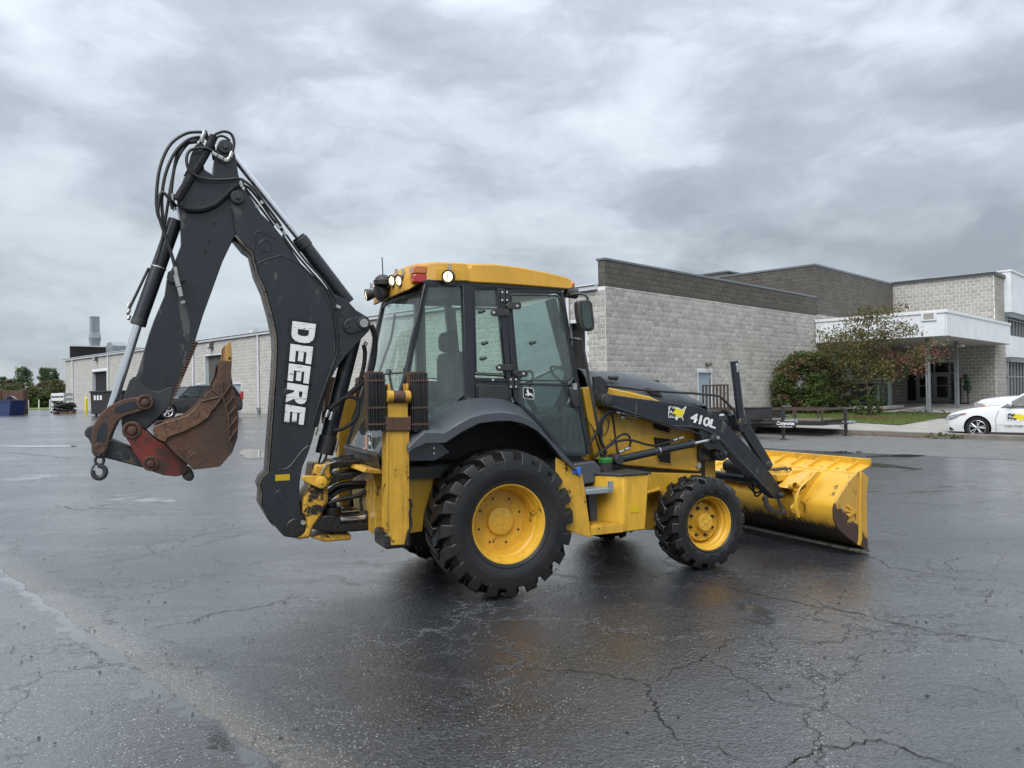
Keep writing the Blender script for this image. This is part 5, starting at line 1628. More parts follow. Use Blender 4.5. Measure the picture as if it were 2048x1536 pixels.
for sg in (1, -1):
    e_ = bp(MB().prism(bp_, sg * -SY, sg * -(SY - .022)), 'end_plate', M['bucketside'], .003)
    rib = tP(crop([(1015, 430), (1035, 425), (1032, 900), (1040, 1250), (1020, 1350), (985, 1340), (1000, 1260), (1005, 900)], 1560, 880, 6.4), -SY)
    bp(MB().prism(rib, sg * -(SY + .016), sg * -SY), 'end_rib', M['yel'], .004)
    ce = tP(crop([(1005, 1340), (1035, 1330), (1125, 1390), (1132, 1432)], 1560, 880, 6.4), -SY)
    bp(MB().prism(ce, sg * -(SY + .008), sg * -SY), 'corner_wear_plate', M['rust'], .003)
    lug_ = tP(crop([(845, 840), (870, 830), (960, 900), (950, 940), (880, 990), (850, 960), (900, 930), (845, 920), (845, 890), (905, 905)], 1560, 880, 6.4), -SY)
    bp(MB().prism(lug_, sg * -(SY + .012), sg * -SY), 'side_cutter_mark', M['yelworn'], .003)
# shell from the top lip round the back to the cutting edge
sh_ = [bp_[0]] + [bp_[i] for i in range(15, 4, -1)]
sh_ = [(q.x, q.z) for q in spline([(a, 0, c) for a, c in sh_], 4)]
n = len(sh_)
sb_ = MB()
for y in (-(SY - .021), SY - .021):
    sb_.v += [(x, y, z) for x, z in sh_]
    inn = []
    for i, (x, z) in enumerate(sh_):
        a, c = sh_[max(i - 1, 0)], sh_[min(i + 1, n - 1)]
        d = Vector((c[0] - a[0], c[1] - a[1])).normalized()
        inn.append((x - d.y * .02, y, z + d.x * .02))
    sb_.v += inn
for i in range(n - 1):
    sb_.f += [(i, i + 1, 2 * n + i + 1, 2 * n + i), (n + i, 3 * n + i, 3 * n + i + 1, n + i + 1), (i, n + i, n + i + 1, i + 1), (2 * n + i, 2 * n + i + 1, 3 * n + i + 1, 3 * n + i)]
sb_.f += [(0, 2 * n, 3 * n, n), (n - 1, 2 * n - 1, 4 * n - 1, 3 * n - 1)]
bp(sb_, 'shell', M['bucketback'], smooth=40)
xe, ze = bp_[5]
bp(MB().prism([(xe + .02, .012), (xe + .02, .036), (xe - .24, .075), (xe - .24, .05)], -SY - .004, SY + .004), 'cutting_edge', M['bare'], .002)
# top ledge with its row of gussets
tz = tY(1717, 945, -SY)
tx = tz.x
zt = tz.z
bp(MB().box(tx - .03, tx + .03, -SY + .022, SY - .022, zt - .10, zt - .005), 'top_beam', M['yel'], .006)
bp(MB().add([(tx - .02, -SY + .02, zt - .01), (tx - .02, SY - .02, zt - .01), (tx + .21, SY - .02, zt + .075), (tx + .21, -SY + .02, zt + .075), (tx - .02, -SY + .02, zt - .025), (tx - .02, SY - .02, zt - .025), (tx + .21, SY - .02, zt + .060), (tx + .21, -SY + .02, zt + .060)], [(0, 1, 2, 3), (4, 7, 6, 5), (0, 4, 5, 1), (1, 5, 6, 2), (2, 6, 7, 3), (3, 7, 4, 0)]), 'spill_guard', M['yelscuff'])
bp(MB().box(tx + .185, tx + .215, -SY + .02, SY - .02, zt + .05, zt + .13), 'top_lip', M['yelscuff'], .004)
for k in range(9):
    y = -SY + .15 + k * (2 * SY - .3) / 8
    bp(MB().prism([(tx, zt - .005), (tx + .19, zt + .065), (tx + .19, zt + .11), (tx + .15, zt + .10), (tx, zt + .03)], y - .006, y + .006), 'gusset', M['yel'], .002)
# hinge brackets on the back of the bucket, a pair for each arm
hk = tP(crop([(20, 640), (90, 590), (200, 470), (235, 400), (450, 385), (455, 470), (380, 520), (330, 640), (290, 760), (250, 900), (300, 1010), (110, 950), (60, 800)], 1560, 880, 6.4), -.60)
for sg in (1, -1):
    for y in (-.76, -.50):
        bp(MB().prism(hk, sg * (y - .014), sg * (y + .014)), 'hinge_bracket', M['yelscuff'], .004)
    tb_ = tP([(1563, 975), (1596, 950), (1630, 940), (1632, 952), (1600, 975)], -.6)
    bp(MB().prism(tb_, sg * -.745, sg * -.515), 'bracket_bridge', M['yel'], .006)
    lp = tP(C8([(630, 910), (660, 900), (680, 980), (720, 1020), (790, 1030), (750, 930), (770, 930), (830, 1040), (830, 1065), (760, 1060), (690, 1040), (650, 1000)]), -.80)
    bp(MB().prism(lp, sg * -.80, sg * -.775), 'stop_strap', M['blkworn'], .004)
    c = tY(1606, 972, -.86)
    bp(MB().lathe([(.0, .030), (-.06, .034), (-.08, .030), (-.08, .018), (-.02, .018)], (c.x, sg * -.80, c.z), (0, sg, 0), 18).lathe([(.0, .045), (.06, .045), (.06, .02)], (c.x - .05, sg * -.80, c.z - .01), (0, sg, 0), 18), 'hinge_tube', M['yelscuff'])
    c = tY(1597, 1000, -.82)
    bp(MB().sphere((c.x, sg * -.80, c.z), .055, 12, 8, (.7, .6, 1.3)), 'tube_weld', M['yelscuff'])
    ck = tP(crop([(120, 860), (180, 790), (230, 780), (240, 840), (190, 880), (250, 910), (260, 950), (170, 950), (140, 930)], 1560, 880, 6.4), -.80)
    bp(MB().prism(ck, sg * -.83, sg * -.80), 'coupler_pad', M['yelworn'], .008)
    bd = tP(crop([(540, 405), (590, 415), (570, 470), (430, 560), (330, 640), (290, 760), (330, 1010), (300, 1010), (255, 860), (290, 700), (340, 600), (450, 500)], 1560, 880, 6.4), -1.0)
    bp(MB().prism(bd, sg * -.93, sg * -.90), 'shell_rib', M['yel'], .006)
bp(MB().box(tx - .42, tx - .20, -.48, .48, zt - .14, zt - .06), 'cross_beam', M['yel'], .01)
for y in (-.2, .0, .2, .45):
    bp(MB().box(tx - .40, tx - .02, y - .008, y + .008, zt - .22, zt - .01), 'back_web', M['yel'], .002)
for y in (-.35, -.28, .3):
    bp(MB().tube([(tx - .35, y, zt - .03), (tx - .1, y, zt - .02), (tx - .08, y, zt - .10)], .012, 6), 'hydraulic_line', M['blkworn'])
c = tY(1478, 930, -.30)
bp(MB().cyl((c.x, -.34, c.z - .02), (c.x, -.10, c.z - .02), .07, 16).box(c.x - .06, c.x + .05, -.40, -.15, c.z - .16, c.z + .02), 'coupler_cylinder', M['blkworn'], .01)
bp(MB().cyl((c.x, -.25, c.z), (c.x - .02, -.25, c.z + .22), .022, 12), 'coupler_rod', M['chrome'])
# hoses at the front and along the loader
for pts, Y, r in (([(1484, 900), (1488, 945), (1500, 975), (1512, 985), (1522, 980), (1521, 968)], -.50, .011), ([(1490, 905), (1502, 955), (1510, 990), (1520, 988), (1526, 975)], -.46, .011), ([(1498, 915), (1506, 960), (1516, 975)], -.42, .011)):
    hose(pts, Y, r)
for pts, Y, r in (([(1196, 868), (1200, 845), (1210, 828), (1225, 822), (1240, 824), (1252, 828)], -.62, .014), ([(1202, 880), (1203, 850), (1212, 833), (1226, 825), (1242, 828), (1250, 834)], -.60, .014),
                  ([(1188, 912), (1215, 893), (1232, 877), (1245, 869), (1256, 870), (1261, 882), (1258, 895), (1248, 901), (1240, 904)], -.62, .012), ([(1190, 914), (1215, 895), (1235, 883), (1260, 880), (1290, 888), (1310, 891), (1330, 886), (1366, 876)], -.64, .012),
                  ([(1196, 865), (1203, 885), (1210, 905), (1206, 915)], -.58, .018), ([(1188, 860), (1196, 890), (1204, 915)], -.56, .010),
                  ([(1252, 829), (1268, 832), (1280, 830), (1340, 850), (1400, 868)], -.66, .009), ([(1250, 835), (1265, 838), (1282, 834), (1340, 854), (1380, 862)], -.67, .009),
                  ([(1206, 860), (1204, 870), (1212, 866), (1218, 850), (1216, 838)], -.52, .005), ([(1170, 835), (1185, 855), (1190, 875)], -.52, .005)):
    hose(pts, Y, r)
for a, c_, Y in (((1232, 823.5), (1240, 826), -.625), ((1243, 825.5), (1252, 828), -.625), ((1241, 834), (1252, 836), -.61), ((1258, 896), (1250, 900), -.62), ((1247, 901), (1238, 905), -.62), ((1346, 881), (1354, 878.5), -.65), ((1357, 877.5), (1366, 875), -.65)):
    tp(MB().cyl(tY(*a, Y), tY(*c_, Y), .016, 10), 'hose_fitting', M['fitting'])
p = tY(1424, 828, -.45)
tp(MB().tube(spline([tY(1433, 836, -.4), tY(1438, 825, -.4), tY(1448, 822, -.4), tY(1456, 830, -.4), tY(1460, 845, -.4)], 5), .018, 8), 'hose', M['sleeve'])
tp(MB().box(p.x - .12, p.x + .10, -.44, -.10, p.z - .12, p.z + .04), 'linkage_cover', M['blkworn'], bevel=.02)

# ------------------------------------------------------------------ backhoe
C1 = lambda pts: crop(pts, 160, 240, 3.84)
C2 = lambda pts: crop(pts, 160, 600, 3.84)
C3 = lambda pts: crop(pts, 420, 440, 3.84)
C4 = lambda pts: crop(pts, 500, 740, 3.84)
BY = -.165
boom_px = [(458, 388), (466, 378), (480, 375), (492, 381), (502, 395), (522, 427), (545, 449), (573, 484), (602, 527), (641, 565), (668, 588), (696, 602), (712, 620), (735, 634), (742, 648), (738, 662), (728, 672), (710, 692), (691, 713), (670, 742), (649, 791), (632, 850), (625, 880), (617, 905), (605, 934), (600, 960), (598, 1000), (603, 1030), (607, 1050), (602, 1068), (588, 1076), (568, 1073), (549, 1052), (530, 1025), (524, 1010), (526, 985), (521, 970), (527, 956), (539, 945), (541.7, 907), (547, 836), (553, 752), (555.5, 700), (554, 669), (545, 627), (532, 580), (516, 544), (506, 502), (492, 492), (480, 480), (471, 468), (467, 440), (462, 410)]
bo = tP(boom_px, BY)
boom = tp(MB().prism(bo, BY, -BY), 'boom', M['blk'], bevel=.006)
# scraped edge strip on the rear of the boom
edge_px = [(473, 470), (492, 493), (506, 503), (516, 544), (532, 580), (545, 627), (554, 669), (555.5, 700), (553, 752), (547, 836), (541.7, 907), (539, 945), (527, 956), (521, 970), (526, 985), (524, 1010), (549, 1052)]
eo = tP(edge_px, BY)
b = MB()
for y in (BY - .004, -BY + .004):
    b.v += [(x - .006, y, z) for x, z in eo]
n = len(eo)
b.f += [(i, i + 1, n + i + 1, n + i) for i in range(n - 1)]
es = tp(b, 'boom_edge', M['bare'], boom)
sdm = es.modifiers.new('t', 'SOLIDIFY')
sdm.thickness = .006
# pressed side-plate outlines
for pts in (C3([(330, 235), (345, 190), (350, 110), (370, 90), (400, 95), (515, 150)]), C3([(365, 360), (375, 335), (400, 320), (540, 275), (570, 280), (720, 365)]), C3([(720, 365), (820, 490), (880, 590), (930, 720), (958, 880), (955, 1020), (930, 1130), (880, 1280), (820, 1450), (790, 1536)]), C4([(160, 745), (220, 765), (290, 750), (340, 700), (400, 620), (450, 580)])):
    tp(MB().tube(spline([tY(u, v, BY - .001) for u, v in pts], 3), .006, 5), 'weld_bead', M['blk'], boom)
for u, v, r in (tuple(C3([(425, 200)])[0]) + (.055,), tuple(C4([(232, 965)])[0]) + (.05,)):
    p = tY(u, v, BY)
    tp(MB().lathe([(.0, r), (-.004, r), (-.006, r * .94), (-.002, r * .90), (-.002, 0)], (p.x, BY, p.z), (0, 1, 0), 28), 'pressed_disc', M['blk'], boom, smooth=30)
# top pivot, middle pivot
p = tY(474.6, 396, BY)
tp(MB().lathe([(0, .055), (-.035, .055), (-.04, .05), (-.04, .022), (-.055, .02), (-.056, 0)], (p.x, BY, p.z), (0, 1, 0), 24), 'boom_pin', M['blkworn'], boom, smooth=30)
lp = tP(C3([(1025, 815), (1040, 775), (1075, 755), (1190, 735), (1220, 755), (1228, 800), (1205, 840), (1090, 870), (1050, 865)]), BY - .03)
tp(MB().prism(lp, BY - .03, BY), 'pin_plate', M['blk'], boom, bevel=.004)
p = tY(*C3([(1172, 795)])[0], BY)
tp(MB().lathe([(0, .055), (-.045, .055), (-.052, .05), (-.052, .04)], (p.x, BY, p.z), (0, 1, 0), 24), 'pin_collar', M['blkworn'], boom, smooth=30)
tp(MB().lathe([(-.045, .04), (-.058, .038), (-.058, 0)], (p.x, BY, p.z), (0, 1, 0), 20), 'pin_face', M['fitting'], boom, smooth=30)
for u, v in C3([(1055, 822), (1085, 818), (1018, 722)]):
    p = tY(u, v, BY - .032)
    tp(MB().lathe([(0, .012), (-.008, .011), (-.01, 0)], (p.x, p.y, p.z), (0, 1, 0), 10), 'plate_bolt', M['blkworn'], boom)
p = tY(565, 955, BY)
tp(MB().box(p.x - .06, p.x + .06, BY - .003, BY - .0012, p.z - .026, p.z + .026), 'reflector', M['reflector'], boom)
p = tY(590, 1055, BY)
tp(MB().lathe([(.02, .085), (-.03, .085), (-.04, .075), (-.04, .0)], (p.x, BY, p.z), (0, 1, 0), 26), 'boom_foot_boss', M['grease'], boom, smooth=30)
p2 = tY(606, 1045, BY - .05)
tp(MB().lathe([(0, .022), (-.02, .02), (-.02, 0)], (p2.x, BY - .04, p2.z), (0, 1, 0), 14), 'foot_pin', M['fitting'], boom)
# big maker's name running down the boom
def LT(polys, i, tot=5):
    L = 1.0 / (tot + .0)
    return polys


E_P = [(0, 0), (.94, 0), (.94, .26), (.34, .26), (.34, .385), (.86, .385), (.86, .62), (.34, .62), (.34, .745), (.94, .745), (.94, 1), (0, 1)]
D_O = [(0, 0), (.62, 0), (.80, .05), (.93, .18), (.98, .36), (.98, .64), (.93, .82), (.80, .95), (.62, 1), (0, 1)]
D_I = [(.34, .26), (.34, .74), (.56, .74), (.63, .68), (.66, .6), (.66, .4), (.63, .32), (.56, .26)]
R_O = [(0, 0), (.34, 0), (.34, .36), (.42, .36), (.64, 0), (1.02, 0), (.76, .40), (.90, .48), (.97, .60), (.97, .78), (.90, .92), (.74, 1), (0, 1)]
R_I = [(.34, .60), (.34, .76), (.56, .76), (.62, .72), (.62, .64), (.56, .60)]
NM = quadY((585, 642), (568, 847), (632, 648), (606.5, 854), BY - .003)
NB = quadY((585, 642), (568, 847), (632, 648), (606.5, 854), BY - .0015)
ix = [(0.0, .200), (.222, .180), (.412, .180), (.600, .190), (.812, .180)]


def ring(o_, i_):
    """Letter outline with its counter as one bridged polygon."""
    k = min(range(len(o_)), key=lambda q: (o_[q][0] - i_[0][0]) ** 2 + (o_[q][1] - i_[0][1]) ** 2)
    return o_[k:] + o_[:k + 1] + i_ + [i_[0]]


for (st_, w_), ch in zip(ix, 'DEERE'):
    tr_ = lambda pl: [(st_ + u * w_, v) for u, v in pl]
    pls = {'E': [E_P], 'D': [ring(D_O, D_I)], 'R': [ring(R_O, R_I)]}[ch]
    flat([tr_(q) for q in pls], NM, 'letter', M['whitedecal'], boom)
    oc = {'E': E_P, 'D': D_O, 'R': R_O}[ch]
    if ch == 'E':
        sh = [(-.10, -.16), (1.06, -.16), (1.06, .42), (.96, .42), (.96, .58), (1.06, .58), (1.06, 1.16), (-.10, 1.16)]
    else:
        sh = [(.5 + (u - .5) * 1.22, .5 + (v - .5) * 1.32) for u, v in oc]
    flat([tr_(sh)], NB, 'letter_border', M['blackdecal'], boom)

# ---- dipper
DY = -.135
dip_px = [(434, 292), (440, 282), (452, 278), (463, 284), (468, 297), (472, 318), (477, 349), (485, 378), (488, 420), (474, 465), (465, 481), (446, 521), (406, 631), (389, 686), (342, 806), (330, 824), (316, 838), (292, 860), (280, 878), (262, 881), (247, 872), (243, 845), (247, 795), (275, 746), (298, 668), (308, 640), (329, 591), (333, 560), (347, 529), (362, 490), (362, 469), (360, 433), (354, 405), (358, 383), (368, 354), (394, 345), (409, 339), (425, 349), (428, 321)]
do = tP(dip_px, DY)
dip = tp(MB().prism(do, DY, -DY), 'dipper', M['blk'], bevel=.006)
ear = tP([(367, 350), (375, 336), (381, 310), (390, 290), (400, 282), (409, 288), (404, 315), (410, 340), (396, 352)], DY)
tp(MB().prism(ear, DY + .02, DY + .05), 'dipper_ear', M['blk'], dip, bevel=.004)
tp(MB().prism(ear, -DY - .05, -DY - .02), 'dipper_ear', M['blk'], dip, bevel=.004)
p = tY(450, 294, DY)
tp(MB().lathe([(0, .058), (-.02, .058), (-.025, .05), (-.025, .025), (-.04, .022), (-.04, 0)], (p.x, DY, p.z), (0, 1, 0), 22), 'dipper_pin', M['blkworn'], dip, smooth=30)
for u, v in C1([(1030, 793), (992, 930), (962, 1008)]):
    p = tY(u, v, DY)
    tp(MB().lathe([(-.001, .011), (-.006, .010), (-.007, 0)], (p.x, DY, p.z), (0, 1, 0), 10), 'dipper_plug', M['void'], dip)
# serrated front edge of the dipper
e0, e1 = tY(391, 683, DY), tY(333, 822, DY)
b = MB()
K = 26
for k in range(K):
    a, c = e0.lerp(e1, k / K), e0.lerp(e1, (k + .62) / K)
    dn = Vector((.022, 0, -.008))
    pts = [(a.x - .01, a.z), (a.x + dn.x, a.z - .004), (c.x + dn.x, c.z - .004), (c.x - .01, c.z)]
    b.prism(pts, DY - .01, -DY + .01)
tag(tp(b, 'dipper_teeth', M['rust'], dip), kind='stuff')
pl_ = tP(C2([(335, 750), (380, 620), (410, 590), (440, 590), (470, 640), (520, 685), (600, 705), (690, 670), (720, 670), (690, 800), (650, 855), (510, 985), (470, 985), (440, 940), (390, 925), (340, 950), (320, 930)]), DY)
tp(MB().prism(pl_, DY - .012, DY), 'dipper_foot_plate', M['blkworn'], dip, bevel=.004)
for u, v, r, y0 in (tuple(C2([(500, 785)])[0]) + (.062, -.215), tuple(C2([(398, 1000)])[0]) + (.070, -.235), tuple(C2([(542, 1256)])[0]) + (.060, -.235)):
    p = tY(u, v, y0)
    tp(MB().lathe([(-y0 * 2 + .0, r), (0, r), (-.008, r * .92), (-.008, r * .72), (.004, r * .68), (.004, r * .48), (-.022, r * .44), (-.026, r * .2), (-.026, 0)], (p.x, y0, p.z), (0, 1, 0), 24), 'linkage_pin', M['rust'], dip, smooth=30)
# banana links, both sides
bl = C2([(562, 800), (545, 752), (480, 742), (400, 750), (320, 768), (220, 815), (145, 888), (100, 970), (86, 1070), (90, 1170), (110, 1200), (150, 1210), (190, 1195), (212, 1150), (225, 1080), (245, 1020), (285, 935), (345, 892), (450, 862), (530, 842)])
for sg in (1, -1):
    q = tP(bl, -.20)
    l_ = tp(MB().prism(q, sg * -.205, sg * -.165), 'bucket_guide_link', M['rust'] if sg == 1 else M['blkworn'], bevel=.008)
    for pan in (C2([(262, 850), (275, 825), (330, 795), (410, 775), (435, 780), (442, 810), (430, 835), (340, 862), (270, 870)]), C2([(125, 1080), (135, 1000), (165, 945), (195, 935), (212, 965), (200, 1060), (180, 1095), (140, 1100)])):
        tp(MB().prism(tP(pan, -.207), sg * -.2075, sg * -.2045), 'link_recess', M['blk'], l_, bevel=.001)
    p = tY(*C2([(152, 1140)])[0], -.21)
    tp(MB().lathe([(0, .045), (-.012, .04), (-.012, .02), (-.006, .018), (-.006, 0)], (p.x, sg * -.205, p.z), (0, sg, 0), 18), 'link_pin', M['rust'], l_, smooth=30)
hl = tP(C2([(235, 1070), (300, 1100), (420, 1150), (560, 1215), (590, 1260), (560, 1300), (470, 1285), (300, 1240), (190, 1212), (150, 1180), (180, 1120)]), -.14)
tp(MB().prism(hl, -.145, .145), 'power_link', M['blkworn'], bevel=.012)
rp = tP(C2([(275, 1185), (300, 1165), (350, 1170), (375, 1190), (375, 1225), (330, 1230), (280, 1215)]), -.146)
tp(MB().prism(rp, -.149, -.144), 'power_link_recess', M['blk'], bevel=.002)
kn = tP(C2([(38, 1010), (60, 975), (100, 960), (150, 1000), (150, 1100), (95, 1110), (70, 1060), (45, 1045)]), .12)
tp(MB().prism(kn, .05, .16), 'rod_end_bracket', M['blkworn'], bevel=.01)
# bucket cylinder
q0, q1, q2 = tY(351, 440, 0), tY(276.5, 648, 0), tY(199, 893, 0)
bc_ = tp(MB().cyl(q0, q1, .058, 26), 'bucket_cylinder', M['blk'], bevel=.004)
tp(MB().cyl(q1, q2, .034, 22), 'rod', M['chrome'], bc_)
tp(MB().cyl(q0 + (q1 - q0) * .955, q1 + (q1 - q0) * .012, .061, 26), 'gland', M['blkworn'], bc_, bevel=.004)
tp(MB().cyl(q0 + (q1 - q0) * .455, q0 + (q1 - q0) * .468, .062, 26), 'clamp', M['fitting'], bc_)
tp(MB().tube([q0 + (q1 - q0) * .47 + Vector((-.07, 0, .0)), q1 + Vector((-.075, 0, .10)), q1 + Vector((-.07, 0, .03))], .011, 8), 'feed_pipe', M['hose'], bc_)
for k in range(3):
    c = q1 + Vector((-.075, 0, .04 + .05 * k))
    tp(MB().cyl(c, c + Vector((.012, 0, .03)), .016, 8), 'pipe_fitting', M['fitting'], bc_)
# quick coupler
qc = C2([(330, 1000), (340, 960), (380, 935), (430, 940), (470, 978), (560, 1060), (650, 1110), (735, 1192), (842, 1290), (805, 1338), (740, 1356), (640, 1346), (540, 1312), (482, 1272), (420, 1180), (380, 1100), (342, 1040)])
cpl = None
for sg in (1, -1):
    cpl = tp(MB().prism(tP(qc, -.23), sg * -.232, sg * -.200), 'coupler_plate', M['redworn'], bevel=.005)
ck = tP(C2([(780, 1360), (830, 1300), (870, 1320), (880, 1360), (855, 1392), (820, 1388)]), -.2)
tp(MB().prism(ck, -.22, .22), 'coupler_latch', M['blkworn'], bevel=.015)
ck = tP(C2([(480, 1000), (720, 1200), (800, 1320), (600, 1320), (440, 1150)]), -.19)
tp(MB().prism(ck, -.19, .19), 'coupler_body', M['blkworn'], bevel=.01)
# digging bucket
HB = empty('digging_bucket')
HB.parent = TR
sidep = C2([(560, 1000), (575, 965), (640, 940), (720, 920), (830, 880), (930, 780), (1030, 660), (1075, 560), (1090, 465), (1165, 465), (1160, 540), (1165, 600), (1180, 680), (1210, 790), (1218, 900), (1210, 1060), (1170, 1170), (1075, 1280), (870, 1305), (840, 1270), (735, 1185), (650, 1095), (600, 1068), (565, 1030)])
HY = -.37
for sg in (1, -1):
    MB().prism(tP(sidep, HY), sg * HY, sg * (HY + .022)).build('side_plate', M['rustside'], HB, bevel=.003)
    q = tP(C2([(558, 1000), (570, 968), (640, 942), (720, 922), (830, 882), (925, 785), (1020, 838), (985, 905), (900, 960), (800, 1010), (700, 1045), (670, 1060), (655, 1092), (600, 1070), (565, 1035)]), HY)
    MB().prism(q, sg * (HY - .022), sg * HY).build('cutter_plate', M['rustlt'], HB, bevel=.005)
    q = tP(C2([(925, 782), (1030, 660), (1072, 575), (1085, 475), (1165, 475), (1160, 560), (1165, 650), (1105, 735), (1025, 838)]), HY)
    MB().prism(q, sg * (HY - .016), sg * HY).build('corner_plate', M['rust'], HB, bevel=.004)
    for a_, c_ in (((1010, 690), (1095, 740)), ((935, 778), (1098, 738)), ((1095, 640), (1098, 738)), ((925, 785), (1020, 838)), ((1160, 650), (1022, 836)), ((1180, 740), (1120, 815)), ((1195, 820), (1135, 890)), ((1205, 900), (1140, 985)), ((1205, 985), (1142, 1080)), ((1098, 740), (1140, 900)), ((1140, 900), (1145, 1080)), ((1145, 1080), (1170, 1140))):
        a1_, c1_ = tY(*C2([a_])[0], HY - .018), tY(*C2([c_])[0], HY - .018)
        MB().tube([(a1_.x, sg * a1_.y, a1_.z), (c1_.x, sg * c1_.y, c1_.z)], .008, 5).build('weld_bead', M['rust'], HB)
shl = tP(C2([(1090, 470), (1165, 470), (1160, 540), (1165, 600), (1180, 680), (1210, 790), (1218, 900), (1210, 1060), (1170, 1170), (1075, 1280), (870, 1305)]), HY)
inn = tP(C2([(1090, 470), (1120, 560), (1140, 700), (1180, 800), (1190, 900), (1182, 1050), (1145, 1150), (1060, 1250), (870, 1275)]), HY)
MB().prism(shl + inn[::-1][:-1], HY + .022, -HY - .022).build('shell', M['rust'], HB, bevel=.002)
MB().prism(tP(C2([(640, 942), (720, 922), (830, 882), (925, 785), (1030, 662), (1075, 560), (1088, 470), (1072, 465), (1058, 560), (1015, 655), (905, 780), (815, 868), (700, 908), (630, 930)]), HY), HY + .03, HY + .05).build('inner_lip', M['rustlt'], HB)
tth = C2([(1122, 478), (1130, 420), (1134, 345), (1143, 322), (1158, 326), (1166, 400), (1170, 465), (1150, 475), (1130, 470)])
for k in range(4):
    y = HY - .005 + k * (2 * -HY - .055) / 3
    q = tP(tth, HY)
    t_ = MB().prism(q, y, y + .06, [(a + (.0), c - (.0)) for a, c in q]).build('tooth', M['tooth'], HB, bevel=.012)
    p = tY(*C2([(1148, 447)])[0], HY)
    MB().cyl((p.x, y - .004, p.z), (p.x, y + .02, p.z), .011, 10).build('tooth_pin', M['void'], HB)
text_mesh('JR', lambda u, v: tY(*C2([(885 - 60 * u - 55 * v + 10, 1185 - 85 * u + 45 * v)])[0], HY - .003), 'cast_mark', M['rustlt'], HB, offset=.03)
# lifting hook hanging from the link
c = tY(199, 921, -.18)
hk_ = MB().tube([(c.x + .030 * math.cos(t), -.18, c.z + .034 * math.sin(t)) for t in [k * math.pi / 8 for k in range(17)]], .012, 8, cap=False)
hk_.tube([(c.x, -.18 + .03 * math.sin(t), c.z + .045 + .02 * math.cos(t)) for t in [k * math.pi / 6 for k in range(13)]], .010, 6, cap=False)
c2 = tY(198.5, 944, -.18)
pts = [(c2.x + .044 * math.cos(t), -.18, c2.z + .048 * math.sin(t)) for t in [rad(100 - k * 20) for k in range(0, 16)]]
hk_.tube(pts, [.016 + .005 * math.sin(k / 15 * 3.14) for k in range(16)], 10)
hk_.tube([(c.x, -.18, c.z - .03), (c.x - .004, -.18, c2.z + .045)], .017, 8)
hk_.tube([(c2.x - .052, -.18, c2.z + .022), (c2.x - .03, -.18, c2.z + .06)], .008, 6)
tp(hk_, 'lifting_hook', M['blkworn'])

# ---- crowd cylinder on the back of the boom, boom cylinder below
q0, q1, q2 = tY(697, 606, 0), tY(596, 474, 0), tY(452, 294, 0)
cc_ = tp(MB().cyl(q0, q1, .062, 26), 'crowd_cylinder', M['blk'], bevel=.004)
tp(MB().cyl(q1, q2, .030, 20), 'rod', M['chrome'], cc_)
tp(MB().cyl(q0 + (q1 - q0) * .84, q0 + (q1 - q0) * .97, .070, 26), 'gland', M['blkworn'], cc_, bevel=.006)
tp(MB().cyl(q0 + (q1 - q0) * .9, q0 + (q1 - q0) * .912, .073, 26), 'clamp_ring', M['dark'], cc_)
q0, q1, q2 = tY(712, 655, 0), tY(648, 908, 0), tY(640, 935, 0)
bm_ = tp(MB().cyl(q0, q1, .070, 26), 'boom_cylinder', M['blk'], bevel=.004)
tp(MB().cyl(q1, q2 + (q2 - q1) * .6, .036, 20), 'rod', M['chrome'], bm_)
tp(MB().cyl(q0 + (q1 - q0) * .86, q0 + (q1 - q0) * 1.0, .080, 26), 'gland', M['blkworn'], bm_, bevel=.006)
tp(MB().cyl(q0 + (q1 - q0) * .90 + Vector((.09, -.02, 0)), q0 + (q1 - q0) * .985 + Vector((.09, -.02, 0)), .014, 10), 'port_fitting', M['fitting'], bm_)
# hoses round the top
HS = [
    ([(352, 412, -.1), (341, 400), (323, 385), (316, 420), (320, 440), (330, 470), (342, 505), (350, 535)], -.17, .013),
    ([(404, 264), (372, 267), (340, 290), (320, 335), (313, 390), (315, 425), (322, 445), (334, 480), (345, 515), (352, 540)], -.17, .013),
    ([(400, 274), (376, 280), (350, 305), (332, 345), (324, 390), (325, 430), (330, 455)], -.15, .013),
    ([(394, 284), (372, 288), (356, 305), (347, 345), (343, 378), (342, 400), (345, 418)], -.13, .013),
    ([(398, 278), (375, 288), (354, 320), (342, 370), (333, 425), (326, 470), (318, 505), (310, 530)], -.05, .012),
    ([(424, 275), (432, 268), (448, 263), (462, 268), (468, 282), (467, 296), (464, 304)], -.16, .012),
    ([(426, 280), (440, 272), (452, 275), (460, 282)], -.12, .010),
    ([(428, 304), (415, 297), (395, 296), (379, 302), (373, 318), (378, 340), (395, 353), (420, 359), (450, 359), (475, 357), (490, 363), (510, 380), (530, 408), (548, 432), (562, 452)], -.185, .012),
    ([(486, 370), (500, 378), (520, 402), (545, 438), (572, 470)], -.16, .012),
    ([(490, 376), (505, 395), (528, 425), (548, 452)], -.14, .010),
    ([(560, 452), (585, 487), (610, 520), (640, 553), (660, 580), (672, 600)], -.17, .010),
    ([(565, 470), (590, 505), (615, 535), (650, 575), (665, 605), (672, 650), (675, 700), (660, 745), (640, 800), (625, 850)], -.18, .010),
    ([(683, 690), (668, 730), (655, 770), (645, 800), (636, 845), (628, 870)], -.15, .012),
]
for pts, Y, r in HS:
    hose(pts, Y, r)
